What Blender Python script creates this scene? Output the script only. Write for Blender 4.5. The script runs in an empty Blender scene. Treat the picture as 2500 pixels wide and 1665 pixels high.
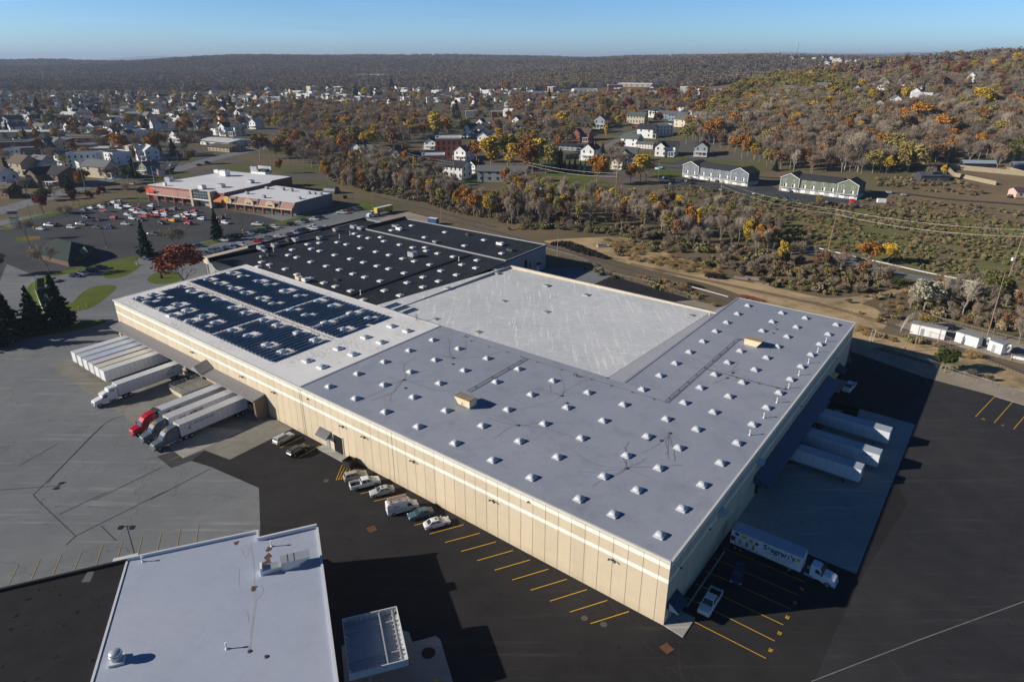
import bpy, bmesh, math, random
import numpy as np
from mathutils import Vector, Matrix
R_ = random.Random(11)
PI = math.pi
SC = bpy.context.scene
COL = SC.collection
# ---------- camera model used to survey the place: picture point + height -> real position ----------
F, VH, CH = 1632.0, 141.0, 77.0
PIT = math.atan((832.5 - VH) / F)
def G(u, v, z=0.0):
    x = (u - 1250) / F; y = -(v - 832.5) / F
    d = Vector((x, math.cos(PIT) + y * math.sin(PIT), -math.sin(PIT) + y * math.cos(PIT)))
    t = (z - CH) / d.z
    return Vector((d.x * t, d.y * t, z))
def proj(p):
    X, Y, Z = p[0], p[1], p[2] - CH
    f = Y * math.cos(PIT) - Z * math.sin(PIT); up = Y * math.sin(PIT) + Z * math.cos(PIT)
    return 1250 + X / f * F, 832.5 - up / f * F
_s = 640 / 2355; _t = 500 / 2355
REG = {'W': (0, 0, 2500 / 2354), 'D1': (0, 1200, 700 / 2355), 'D2': (620, 1100, 640 / 1776), 'D3': (1240, 1200, 640 / 2158),
       'D4': (1800, 1200, 700 / 2355), 'G1': (1180, 360, 380 / 2355), 'G2': (340, 370, 380 / 2355), 'G3': (560, 1260, 580 / 2246)}
for i in range(4):
    for k, y in (('A', 100), ('B', 400), ('C', 800)):
        REG['%s%d' % (k, i + 1)] = ([0, 620, 1240, 1860][i], y, _s)
for k, a_, b_ in (('E1', 2000, 940), ('E2', 1560, 1280), ('E3', 160, 800), ('F1', 240, 640), ('F2', 700, 640), ('F3', 1700, 700), ('F4', 1200, 560)):
    REG[k] = (a_, b_, _t)
def px(r, x, y):
    a = REG[r]; return a[0] + x * a[2], a[1] + y * a[2]
def P(r, x, y, z=0.0):
    return G(*px(r, x, y), z)
# ---------- terrain ----------
def sstep(a, b, x):
    t = min(1, max(0, (x - a) / (b - a))); return t * t * (3 - 2 * t)
from mathutils import noise as _n
_AT = [-3, -.9, -.55, -.44, -.3, 0, .3, .6, 1, 3]
_AV = [30, 34, 36, 58, 66, 72, 74, 66, 60, 40]
def H(x, y):
    r = math.hypot(x, y)
    g = math.exp(-((x - 900) ** 2 / (2 * 520 ** 2) + (y - 1000) ** 2 / (2 * 500 ** 2)))
    h = 82 * max(0, (g - .2) / .8)
    if r > 1500:
        t = x / max(y, 1)
        a = float(np.interp(t, _AT, _AV))
        s = sstep(1600, 4300, r) * (1 - sstep(6000, 9000, r))
        h2 = s * (a + 32 * _n.noise(Vector((x / 1500, y / 520, 1.3))) + 10 * _n.noise(Vector((x / 420, y / 260, 4.3))))
        h2 += 58 * math.exp(-((x - 800) ** 2 / (2 * 480 ** 2) + (y - 2300) ** 2 / (2 * 330 ** 2)))
        h = max(h, h2)
    return h
def Gt(u, v):
    """ground point on the terrain seen at picture point u, v"""
    x = (u - 1250) / F; y = -(v - 832.5) / F
    d = Vector((x, math.cos(PIT) + y * math.sin(PIT), -math.sin(PIT) + y * math.cos(PIT))) ; t = 120.
    if v > 440: p = G(u, v, 0); p.z = H(p.x, p.y); return p
    while t < 6500:
        q = d * t
        if CH + q.z < H(q.x, q.y):
            lo = t / 1.02 - 2; hi = t
            for _ in range(9):
                m_ = (lo + hi) / 2; q = d * m_
                if CH + q.z < H(q.x, q.y): hi = m_
                else: lo = m_
            q = d * hi; return Vector((q.x, q.y, H(q.x, q.y)))
        t = t * 1.02 + 2
    q = d * 6000; return Vector((q.x, q.y, H(q.x, q.y)))
def T(r, x, y): return Gt(*px(r, x, y))
# ---------- warehouse frame: a runs along the front wall, b along the right wall ----------
O_ = G(1638, 1369, 12); O_.z = 0
A_ = (G(277.2, 731.7, 12) - G(1638, 1369, 12)).normalized(); B_ = (G(2087.5, 788.1, 12) - G(1638, 1369, 12)).normalized()
def W(a, b, z=0.0): return Vector((O_.x + A_.x * a + B_.x * b, O_.y + A_.y * a + B_.y * b, z))
ANG_A = math.atan2(A_.y, A_.x); ANG_B = math.atan2(B_.y, B_.x)
# ---------- objects ----------
def link(o, parent=None):
    COL.objects.link(o)
    if parent: o.parent = parent
    return o
def tag(o, label=None, cat=None, group=None, kind=None):
    for k, v in (('label', label), ('category', cat), ('group', group), ('kind', kind)):
        if v: o[k] = v
    return o
def thing(name, label, cat, loc=(0, 0, 0), rz=0.0, group=None):
    o = bpy.data.objects.new(name, None); link(o); o.empty_display_size = .5
    o.location = loc; o.rotation_euler = (0, 0, rz)
    return tag(o, label, cat, group)
def copy_tree(src, parent=None, loc=None, rz=None, label=None, group=None, cols=None, scale=None, dropk=()):
    o = src.copy(); link(o, parent)
    if loc is not None: o.location = loc
    if rz is not None: o.rotation_euler = (0, 0, rz)
    if scale is not None: o.scale = scale if hasattr(scale, '__len__') else (scale,) * 3
    if label: o['label'] = label
    if group: o['group'] = group
    b = src.name.split('.')[0]
    if cols and b in cols: o.color = cols[b]
    for ch in list(src.children):
        if ch.name.split('.')[0] in dropk: continue
        copy_tree(ch, o, cols=cols)
    return o
def setcol(root, cols):
    b = root.name.split('.')[0]
    if b in cols: root.color = cols[b]
    for c in root.children: setcol(c, cols)
class MB:
    def __init__(s): s.v = []; s.f = []; s.m = []
    def add(s, vs, fs, mi=0, M=None):
        n = len(s.v)
        s.v += [tuple(M @ Vector(p)) if M else tuple(p) for p in vs]
        for f in fs: s.f.append(tuple(i + n for i in f)); s.m.append(mi)
        return s
    def box(s, x0, x1, y0, y1, z0, z1, mi=0, M=None, nobot=False):
        v = [(x0, y0, z0), (x1, y0, z0), (x1, y1, z0), (x0, y1, z0), (x0, y0, z1), (x1, y0, z1), (x1, y1, z1), (x0, y1, z1)]
        f = [(4, 5, 6, 7), (0, 1, 5, 4), (1, 2, 6, 5), (2, 3, 7, 6), (3, 0, 4, 7)]
        if not nobot: f.append((3, 2, 1, 0))
        return s.add(v, f, mi, M)
    def prism(s, poly, z0, z1, mi=0, top=True, bot=False, M=None):
        n = len(poly)
        zz0 = z0 if hasattr(z0, '__len__') else [z0] * n; zz1 = z1 if hasattr(z1, '__len__') else [z1] * n
        v = [(p[0], p[1], zz0[i]) for i, p in enumerate(poly)] + [(p[0], p[1], zz1[i]) for i, p in enumerate(poly)]
        a = sum(poly[i][0] * poly[(i + 1) % n][1] - poly[(i + 1) % n][0] * poly[i][1] for i in range(n))
        f = [((i, (i + 1) % n, n + (i + 1) % n, n + i) if a > 0 else (n + i, n + (i + 1) % n, (i + 1) % n, i)) for i in range(n)]
        t = tuple(range(n, 2 * n)); b = tuple(range(n))
        if top: f.append(t if a > 0 else t[::-1])
        if bot: f.append(b[::-1] if a > 0 else b)
        return s.add(v, f, mi, M)
    def tube(s, p0, p1, r0, r1=None, n=6, mi=0, cap=True, M=None):
        p0 = Vector(p0); p1 = Vector(p1); r1 = r0 if r1 is None else r1
        d = (p1 - p0).normalized(); a = d.orthogonal().normalized(); b = d.cross(a)
        v = [p0 + (a * math.cos(2 * PI * i / n) + b * math.sin(2 * PI * i / n)) * r0 for i in range(n)]
        v += [p1 + (a * math.cos(2 * PI * i / n) + b * math.sin(2 * PI * i / n)) * r1 for i in range(n)]
        f = [(i, (i + 1) % n, n + (i + 1) % n, n + i) for i in range(n)]
        if cap: f += [tuple(range(n))[::-1], tuple(range(n, 2 * n))]
        return s.add(v, f, mi, M)
    def path(s, pts, r, n=5, mi=0):
        for a, b in zip(pts, pts[1:]): s.tube(a, b, r, r, n, mi, False)
        return s
    def loft(s, secs, mi=0, cap=True, M=None, closed=True):
        n = len(secs[0]); v = [p for q in secs for p in q]; f = []
        for i in range(len(secs) - 1):
            for j in range(n if closed else n - 1):
                k = (j + 1) % n
                f.append((i * n + j, (i + 1) * n + j, (i + 1) * n + k, i * n + k))
        if cap: f += [tuple(range(n)), tuple(range(len(v) - n, len(v)))[::-1]]
        return s.add(v, f, mi, M)
    def ribbon(s, pts, w, z=None, mi=0):
        """flat strip w wide along pts"""
        pts = [Vector(p) for p in pts]; L = []; Rr = []
        for i, p in enumerate(pts):
            d = (pts[min(i + 1, len(pts) - 1)] - pts[max(i - 1, 0)]); d.z = 0
            d = d.normalized() if d.length > 1e-6 else Vector((1, 0, 0)); nrm = Vector((-d.y, d.x, 0)) * (w / 2)
            for q, l in ((p + nrm, L), (p - nrm, Rr)):
                l.append((q.x, q.y, (p.z if z is None else z)))
        n = len(pts)
        return s.add(L + Rr, [(n + i, n + i + 1, i + 1, i) for i in range(n - 1)], mi)
    def build(s, name, mats, parent=None, smooth=False, loc=None, rz=None):
        me = bpy.data.meshes.new(name); me.from_pydata(s.v, [], s.f)
        for m in (mats if isinstance(mats, (list, tuple)) else [mats]): me.materials.append(m)
        if any(s.m): me.polygons.foreach_set('material_index', s.m)
        if smooth: me.polygons.foreach_set('use_smooth', [True] * len(s.f))
        me.update()
        o = bpy.data.objects.new(name, me); link(o, parent)
        if loc is not None: o.location = loc
        if rz is not None: o.rotation_euler = (0, 0, rz)
        return o
def lathe(mb, prof, n=16, mi=0, c=(0, 0, 0)):
    secs = [[(c[0] + r * math.cos(2 * PI * j / n), c[1] + r * math.sin(2 * PI * j / n), c[2] + z) for j in range(n)] for r, z in prof]
    mb.loft(secs[::-1], mi, True); return mb
def FR(loc, ang): return Matrix.Translation(Vector(loc)) @ Matrix.Rotation(ang, 4, 'Z')
# ---------- materials ----------
def nmat(name):
    m = bpy.data.materials.new(name); m.use_nodes = True
    nt = m.node_tree; b = nt.nodes['Principled BSDF']
    return m, nt, b
def _mix(nt, a, b, fac, mode='MIX'):
    n = nt.nodes.new('ShaderNodeMix'); n.data_type = 'RGBA'; n.blend_type = mode
    for sock, v in ((n.inputs[6], a), (n.inputs[7], b), (n.inputs[0], fac)):
        if hasattr(v, 'is_output') or isinstance(v, bpy.types.NodeSocket): nt.links.new(v, sock)
        elif hasattr(v, '__len__'): sock.default_value = (*v[:3], 1)
        else: sock.default_value = v
    return n.outputs[2]
def _noise(nt, scale, detail=3, rough=.6, vec=None, lo=.4, hi=.6, dist=0):
    n = nt.nodes.new('ShaderNodeTexNoise'); n.inputs['Scale'].default_value = scale; n.inputs['Detail'].default_value = detail
    n.inputs['Roughness'].default_value = rough; n.inputs['Distortion'].default_value = dist
    if vec: nt.links.new(vec, n.inputs['Vector'])
    return _ramp(nt, n.outputs['Fac'], lo, hi)
def _ramp(nt, s, lo, hi):
    r = nt.nodes.new('ShaderNodeMapRange'); r.inputs[1].default_value = lo; r.inputs[2].default_value = hi
    nt.links.new(s, r.inputs[0]); return r.outputs[0]
def _vec(nt, scale=(1, 1, 1), rot=0, kind='Object'):
    if kind == 'Position': o = nt.nodes.new('ShaderNodeNewGeometry').outputs['Position']
    else: o = nt.nodes.new('ShaderNodeTexCoord').outputs[kind]
    m = nt.nodes.new('ShaderNodeMapping'); m.inputs['Scale'].default_value = scale; m.inputs['Rotation'].default_value = (0, 0, rot)
    nt.links.new(o, m.inputs[0]); return m.outputs[0]
def _bump(nt, b, s, strength=.3, dist=.02):
    n = nt.nodes.new('ShaderNodeBump'); n.inputs['Strength'].default_value = strength; n.inputs['Distance'].default_value = dist
    nt.links.new(s, n.inputs['Height']); nt.links.new(n.outputs[0], b.inputs['Normal'])
def _math(nt, op, a, b=0.):
    n = nt.nodes.new('ShaderNodeMath'); n.operation = op
    for i, v in enumerate((a, b)):
        if isinstance(v, bpy.types.NodeSocket): nt.links.new(v, n.inputs[i])
        else: n.inputs[i].default_value = v
    return n.outputs[0]
MATS = {}
def M(name, col=(.5, .5, .5), rough=.75, metal=0, var=.12, scale=.7, spec=.35, objcol=False, rnd=0, col2=None, lo=.42, hi=.6, kind='Object'):
    if name in MATS: return MATS[name]
    m, nt, b = nmat(name)
    c = None
    if objcol:
        oi = nt.nodes.new('ShaderNodeObjectInfo'); c = oi.outputs['Color']
    v = _vec(nt, kind=kind)
    base = c if c is not None else col
    if col2: base = _mix(nt, base, col2, _noise(nt, scale * .35, 4, .6, v, lo, hi))
    if var:
        f = _noise(nt, scale, 5, .65, v, .25, .75)
        r = nt.nodes.new('ShaderNodeMapRange'); nt.links.new(f, r.inputs[0]); r.inputs[3].default_value = 1 - var; r.inputs[4].default_value = 1 + var
        mm = nt.nodes.new('ShaderNodeVectorMath'); mm.operation = 'SCALE'
        if isinstance(base, bpy.types.NodeSocket): nt.links.new(base, mm.inputs[0])
        else: mm.inputs[0].default_value = base[:3]
        nt.links.new(r.outputs[0], mm.inputs['Scale']); base = mm.outputs[0]
    if rnd:
        oi = nt.nodes.new('ShaderNodeObjectInfo')
        hs = nt.nodes.new('ShaderNodeHueSaturation')
        nt.links.new(_ramp2(nt, oi.outputs['Random'], 1 - rnd, 1 + rnd), hs.inputs['Value'])
        nt.links.new(_ramp2(nt, _math(nt, 'FRACT', _math(nt, 'MULTIPLY', oi.outputs['Random'], 17.3)), .5 - rnd * .09, .5 + rnd * .09), hs.inputs['Hue'])
        if isinstance(base, bpy.types.NodeSocket): nt.links.new(base, hs.inputs['Color'])
        else: hs.inputs['Color'].default_value = (*base[:3], 1)
        base = hs.outputs[0]
    if isinstance(base, bpy.types.NodeSocket): nt.links.new(base, b.inputs['Base Color'])
    else: b.inputs['Base Color'].default_value = (*base[:3], 1)
    b.inputs['Roughness'].default_value = rough; b.inputs['Metallic'].default_value = metal; b.inputs['Specular IOR Level'].default_value = spec
    MATS[name] = m; return m
def _ramp2(nt, s, a, b):
    r = nt.nodes.new('ShaderNodeMapRange'); r.inputs[3].default_value = a; r.inputs[4].default_value = b
    nt.links.new(s, r.inputs[0]); return r.outputs[0]
def text(body, size, mat, parent, loc, rot, name='lettering', align='LEFT', ext=.01, sx=1., shear=0., off=0.):
    c = bpy.data.curves.new(name, 'FONT'); c.body = body; c.size = size; c.align_x = align; c.extrude = ext; c.shear = shear; c.offset = off
    o0 = bpy.data.objects.new(name, c); COL.objects.link(o0)
    me = bpy.data.meshes.new_from_object(o0.evaluated_get(bpy.context.evaluated_depsgraph_get())); bpy.data.objects.remove(o0)
    me.materials.clear(); me.materials.append(mat); o = bpy.data.objects.new(name, me); link(o, parent)
    o.location = loc; o.rotation_euler = rot; o.scale = (sx, 1, 1); return o
import time as _tm
_t0 = _tm.time()
# ---------- camera, sun, sky ----------
cam = bpy.data.cameras.new('camera'); co = bpy.data.objects.new('camera', cam); link(co)
cam.sensor_width = 36; cam.lens = F / 2500 * 36; cam.clip_end = 120000; cam.clip_start = 1
co.location = (0, 0, CH); co.rotation_euler = (PI / 2 - PIT, 0, 0); SC.camera = co
SUN_EL = math.radians(22.7); SUN_AZ = math.radians(187.7)   # direction towards the sun, from +X
sd = Vector((math.cos(SUN_EL) * math.cos(SUN_AZ), math.cos(SUN_EL) * math.sin(SUN_AZ), math.sin(SUN_EL)))
sl = bpy.data.lights.new('sun', 'SUN'); so = bpy.data.objects.new('sun', sl); link(so)
sl.energy = 5.0; sl.angle = math.radians(.5); sl.color = (1, .915, .80)
so.rotation_euler = sd.to_track_quat('Z', 'Y').to_euler(); so.location = (0, -50, 200)
w = bpy.data.worlds.new('World'); SC.world = w; w.use_nodes = True
nt = w.node_tree; bg = nt.nodes['Background']
sky = nt.nodes.new('ShaderNodeTexSky'); sky.sky_type = 'NISHITA'; sky.sun_disc = False
sky.sun_elevation = SUN_EL; sky.sun_rotation = PI / 2 - SUN_AZ
sky.altitude = 100; sky.air_density = 1.0; sky.dust_density = .35; sky.ozone_density = 3.0
tc = nt.nodes.new('ShaderNodeTexCoord')
mp = nt.nodes.new('ShaderNodeMapping'); mp.inputs['Scale'].default_value = (1.0, 1.6, 14); mp.inputs['Rotation'].default_value = (.0, .06, .3)
nt.links.new(tc.outputs['Generated'], mp.inputs[0])
f1 = _noise(nt, 1.7, 6, .62, mp.outputs[0], .47, .78, .6)
sep = nt.nodes.new('ShaderNodeSeparateXYZ'); nt.links.new(tc.outputs['Generated'], sep.inputs[0])
f2 = _math(nt, 'MULTIPLY', f1, _ramp(nt, sep.outputs['X'], .25, -.55))
f3 = _math(nt, 'MULTIPLY', _math(nt, 'MULTIPLY', f2, _ramp(nt, sep.outputs['Z'], .0, .06)), .55)
cl = _mix(nt, sky.outputs[0], (7.5, 8.2, 9.2), f3)
gr_ = _mix(nt, (1.0, 1.55, 2.5), (.045, .25, .50), _ramp(nt, sep.outputs['Z'], .03, .32))
cl = _mix(nt, cl, gr_, 1., 'MULTIPLY')
nt.links.new(cl, bg.inputs['Color']); bg.inputs['Strength'].default_value = .062
SC.view_settings.view_transform = 'Standard'; SC.view_settings.look = 'None'; SC.view_settings.exposure = .22; SC.view_settings.gamma = 1
SC.cycles.max_bounces = 5; SC.cycles.diffuse_bounces = 2; SC.cycles.glossy_bounces = 2; SC.cycles.transparent_max_bounces = 4
SC.cycles.volume_bounces = 0; SC.cycles.use_denoising = True
# ---------- terrain ----------
def ground_mat():
    m, nt, b = nmat('ground_soil'); v = _vec(nt)
    big = _noise(nt, .012, 5, .6, v, .38, .62); mid = _noise(nt, .06, 5, .65, v, .35, .65); fine = _noise(nt, .9, 6, .7, v, .2, .8)
    c = _mix(nt, (.15, .115, .075), (.10, .11, .05), mid)
    c = _mix(nt, c, (.21, .155, .095), big)
    sp = nt.nodes.new('ShaderNodeSeparateXYZ'); nt.links.new(v, sp.inputs[0])
    vo = nt.nodes.new('ShaderNodeTexVoronoi'); vo.inputs['Scale'].default_value = .036; nt.links.new(v, vo.inputs['Vector'])
    sc_ = nt.nodes.new('ShaderNodeSeparateColor'); nt.links.new(vo.outputs['Color'], sc_.inputs[0])
    lot = _mix(nt, (.09, .11, .035), (.105, .105, .11), _ramp(nt, sc_.outputs[0], .5, .52)); lot = _mix(nt, lot, (.16, .12, .075), _ramp(nt, sc_.outputs[1], .6, .62))
    c = _mix(nt, c, lot, _math(nt, 'MULTIPLY', _math(nt, 'MULTIPLY', _ramp(nt, sp.outputs['Y'], 430, 480), _ramp(nt, sp.outputs['X'], 260, 160)), .75))
    far = _ramp(nt, sp.outputs['Y'], 1500, 2300)
    c = _mix(nt, c, (.085, .068, .055), far)
    k = _mix(nt, (.72, .72, .72), (1.25, 1.25, 1.25), fine); c = _mix(nt, c, k, 1., 'MULTIPLY')
    nt.links.new(c, b.inputs['Base Color']); b.inputs['Roughness'].default_value = .95; b.inputs['Specular IOR Level'].default_value = .1
    return m
ys = list(np.arange(-240, 1500, 20.)) ; y = 1500.
while y < 34000: ys.append(y); y *= 1.03
xs = [math.sinh(t) * 160 for t in np.linspace(-6.0, 6.0, 241)]
vv = [(x, y, H(x, y) - .03) for y in ys for x in xs]; nx = len(xs)
ff = [(j * nx + i, j * nx + i + 1, (j + 1) * nx + i + 1, (j + 1) * nx + i) for j in range(len(ys) - 1) for i in range(nx - 1)]
g = MB(); g.v = vv; g.f = ff; g.m = [0] * len(ff)
tag(g.build('ground', ground_mat(), smooth=True), 'brown and green open ground under the town and woods', kind='structure')
# far blue ridges on the skyline
rm = M('far_ridge_woods', (.05, .055, .06), var=.2, scale=.002)
def ridge(pts, dist, thick):
    mb = MB(); n = len(pts); sec = []
    for u, v in pts:
        t = (u - 1250) / F; yy = dist / math.sqrt(1 + t * t); x = yy * t / (math.cos(PIT)) ; z = CH + (VH - v) / F * dist * 1.0
        dx = x / dist; dy = yy / dist
        sec.append([(x - dx * thick, yy - dy * thick, -60), (x - dx * thick * .4, yy - dy * thick * .4, z * .62 - 10), (x, yy, z), (x + dx * thick, yy + dy * thick, -60)])
    mb.loft(sec); return mb.build('distant_ridge', rm, smooth=True)
def wig(lst, step=18, amp=1.1, sd=3):
    us = np.arange(lst[0][0], lst[-1][0] + 1, step); return [(float(u), float(np.interp(u, [p[0] for p in lst], [p[1] for p in lst])) + amp * _n.noise(Vector((u / 60, sd, 0))) * 1.4) for u in us]
tag(ridge(wig([(-700, 146), (-60, 140), (10, 136), (60, 141), (100, 138), (150, 145), (330, 149), (480, 139), (560, 138), (640, 143), (800, 141), (1000, 146)], sd=2), 24000, 1800), 'pale blue distant mountain ridge on the left skyline', kind='structure')
tag(ridge(wig([(1450, 143), (1700, 133), (1800, 131), (1960, 134), (2150, 131), (2190, 133), (2280, 137), (2500, 134), (2900, 136), (3200, 140)], sd=9), 20000, 1500), 'low blue distant ridge on the right skyline', kind='structure')
# haze
hz = MB().box(-33000, 33000, -400, 34500, -110, 190)
m, nt, b = nmat('haze_air'); nt.nodes.remove(b)
pv = nt.nodes.new('ShaderNodeVolumePrincipled'); pv.inputs['Color'].default_value = (.62, .78, 1, 1); pv.inputs['Density'].default_value = .00007
pv.inputs['Anisotropy'].default_value = .1
nt.links.new(pv.outputs[0], nt.nodes['Material Output'].inputs['Volume'])
HZ = hz.build('haze', m); tag(HZ, 'thin blue haze in the air over the town and hills', kind='stuff')
# ---------- paving ----------
def asphalt(name, c1, c2, crack=.0, fine=.12, tracks=0, sc=1., rot=0.):
    m, nt, b = nmat(name); v = _vec(nt, rot=rot)
    big = _noise(nt, .035 * sc, 5, .6, v, .35, .65); mid = _noise(nt, .25 * sc, 5, .7, v, .3, .75)
    fn = _noise(nt, 3.0, 5, .8, v, .15, .85)
    c = _mix(nt, c1, c2, big); k = _mix(nt, (1 - fine,) * 3, (1 + fine,) * 3, mid); c = _mix(nt, c, k, 1., 'MULTIPLY')
    k = _mix(nt, (1 - fine * 1.3,) * 3, (1 + fine * 1.3,) * 3, fn); c = _mix(nt, c, k, 1., 'MULTIPLY')
    if crack:
        vo = nt.nodes.new('ShaderNodeTexVoronoi'); vo.feature = 'DISTANCE_TO_EDGE'; vo.inputs['Scale'].default_value = .055
        wv = nt.nodes.new('ShaderNodeTexNoise'); wv.inputs['Scale'].default_value = .35; wv.inputs['Detail'].default_value = 4; nt.links.new(v, wv.inputs['Vector'])
        ad = nt.nodes.new('ShaderNodeVectorMath'); ad.operation = 'ADD'; sm = nt.nodes.new('ShaderNodeVectorMath'); sm.operation = 'SCALE'; sm.inputs['Scale'].default_value = 5
        nt.links.new(wv.outputs['Color'], sm.inputs[0]); nt.links.new(v, ad.inputs[0]); nt.links.new(sm.outputs[0], ad.inputs[1]); nt.links.new(ad.outputs[0], vo.inputs['Vector'])
        cr = _ramp(nt, vo.outputs['Distance'], .008, .0)
        c = _mix(nt, c, (c1[0] * .5, c1[1] * .5, c1[2] * .5), _math(nt, 'MULTIPLY', cr, crack))
    sp_ = _noise(nt, .7, 3, .5, v, .67, .72); c = _mix(nt, c, (c1[0] * .5, c1[1] * .5, c1[2] * .5), _math(nt, 'MULTIPLY', sp_, .6))
    sc2 = _noise(nt, 1.0, 5, .7, _vec(nt, (.035, .8, 1), rot=rot + .9), .56, .72); c = _mix(nt, c, (c2[0] * 1.8, c2[1] * 1.75, c2[2] * 1.7), _math(nt, 'MULTIPLY', sc2, .55))
    if tracks:   # long faint curved tyre scuffs
        for ctr, rr, sw in (((-8, 82), 26, .9), ((38, 66), 15, .7), ((60, 96), 48, 1.2), ((-40, 60), 78, 1.6)):
            su = nt.nodes.new('ShaderNodeVectorMath'); su.operation = 'SUBTRACT'; nt.links.new(v, su.inputs[0]); su.inputs[1].default_value = (ctr[0], ctr[1], 0)
            ln = nt.nodes.new('ShaderNodeVectorMath'); ln.operation = 'LENGTH'; nt.links.new(su.outputs[0], ln.inputs[0])
            dd = _math(nt, 'ABSOLUTE', _math(nt, 'SUBTRACT', ln.outputs['Value'], rr))
            wvv = _math(nt, 'PINGPONG', dd, .85)
            g1 = _math(nt, 'MULTIPLY', _ramp(nt, wvv, .12, .0), _ramp(nt, dd, 3.2 * sw, .5))
            g1 = _math(nt, 'MULTIPLY', g1, _noise(nt, .11, 4, .7, v, .48, .62))
            c = _mix(nt, c, (c2[0] * 1.5, c2[1] * 1.45, c2[2] * 1.4), _math(nt, 'MULTIPLY', g1, .9 * tracks))
    nt.links.new(c, b.inputs['Base Color']); b.inputs['Roughness'].default_value = .9; b.inputs['Specular IOR Level'].default_value = .14
    _bump(nt, b, fn, .15, .02)
    return m
ASP_OLD = asphalt('old_grey_asphalt', (.165, .18, .19), (.215, .225, .23), .5, .10, 0)
ASP_NEW = asphalt('new_black_asphalt', (.024, .023, .024), (.038, .036, .036), 0, .16, 1)
ASP_MID = asphalt('worn_dark_asphalt', (.055, .057, .064), (.080, .080, .084), .35, .12, 0)
ASP_R = asphalt('right_lot_asphalt', (.032, .033, .037), (.048, .047, .050), 0, .16, .8)
CONC = asphalt('dock_concrete', (.20, .19, .165), (.27, .26, .225), .6, .14, 0)
CONC2 = asphalt('pale_concrete', (.34, .33, .30), (.42, .41, .37), .3, .1, 0)
def grassmat(name, a, b_, c_=None):
    m, nt, b = nmat(name); v = _vec(nt)
    c = _mix(nt, a, b_, _noise(nt, .12, 5, .65, v, .35, .65))
    if c_: c = _mix(nt, c, c_, _noise(nt, .05, 5, .7, v, .48, .62))
    k = _mix(nt, (.7,) * 3, (1.3,) * 3, _noise(nt, 1.6, 6, .8, v, .2, .8)); c = _mix(nt, c, k, 1., 'MULTIPLY')
    nt.links.new(c, b.inputs['Base Color']); b.inputs['Roughness'].default_value = .95; b.inputs['Specular IOR Level'].default_value = .1
    return m
LAWN = grassmat('lawn_grass', (.085, .12, .018), (.12, .15, .03))
LAWN2 = grassmat('field_grass', (.07, .115, .02), (.10, .145, .035), (.26, .15, .055))
DRY = grassmat('dry_gold_grass', (.56, .41, .23), (.42, .31, .17), (.22, .18, .10))
WEED = grassmat('rough_weeds', (.18, .17, .065), (.13, .16, .045), (.23, .165, .10))
GRAV = grassmat('pale_gravel', (.30, .25, .19), (.38, .33, .26))
BALL = grassmat('track_ballast', (.16, .14, .125), (.20, .18, .155))
DIRT = grassmat('bare_dirt', (.34, .25, .15), (.44, .33, .20))
YEL = M('yellow_line_paint', (.72, .42, .02), var=.15, scale=2, rough=.7)
YELW = M('worn_yellow_paint', (.42, .30, .12), var=.3, scale=2, rough=.8)
WHT = M('white_line_paint', (.62, .62, .60), var=.2, scale=2, rough=.7)
from mathutils.geometry import delaunay_2d_cdt
_zc = 0
def sheet(name, pts, z, mat, label, kind='structure'):
    pts = [(p[0], p[1]) for p in pts]
    a = sum(pts[i][0] * pts[(i + 1) % len(pts)][1] - pts[(i + 1) % len(pts)][0] * pts[i][1] for i in range(len(pts)))
    if a < 0: pts = pts[::-1]
    global _zc
    _zc += 1; z = z + .0006 * _zc
    vs, _, fs, _, _, _ = delaunay_2d_cdt([Vector(p) for p in pts], [], [list(range(len(pts)))], 1, 1e-4)
    mb = MB(); mb.v = [(q.x, q.y, z) for q in vs]; mb.f = [tuple(f) for f in fs]; mb.m = [0] * len(mb.f)
    return tag(mb.build(name, mat), label, kind=kind)
def curve(pts, n=8, closed=False):
    """Catmull-Rom through points"""
    P0 = [Vector(p) for p in pts]; out = []; N = len(P0)
    rng = range(N) if closed else range(N - 1)
    for i in rng:
        a = P0[(i - 1) % N] if closed or i else P0[0]; b = P0[i]; c = P0[(i + 1) % N]; d = P0[(i + 2) % N] if closed or i + 2 < N else P0[-1]
        for k in range(n):
            t = k / n; out.append(.5 * ((2 * b) + (c - a) * t + (2 * a - 5 * b + 4 * c - d) * t * t + (3 * b - a - 3 * c + d) * t ** 3))
    if not closed: out.append(P0[-1])
    return out
def crop(r, pts, z=0): return [P(r, x, y, z) for x, y in pts]
Z1 = .004
# old grey lot: everything left of and behind the warehouse
sheet('paved_lot', crop('B1', [(-700, 400), (-300, 560), (200, 480), (700, 390), (1330, 330), (2355, 460)]) + [G(900, 500), G(1010, 545), G(1130, 570)] + [G(1333, 655), P('F4', 1050, 440), P('F4', 1385, 535), P('F4', 1190, 625), W(95, 60), W(60, -30), G(620, 1800), G(-900, 2300), G(-1400, 900)],
      Z1, ASP_OLD, 'old grey asphalt of the truck yard and the plaza lots')
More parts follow.
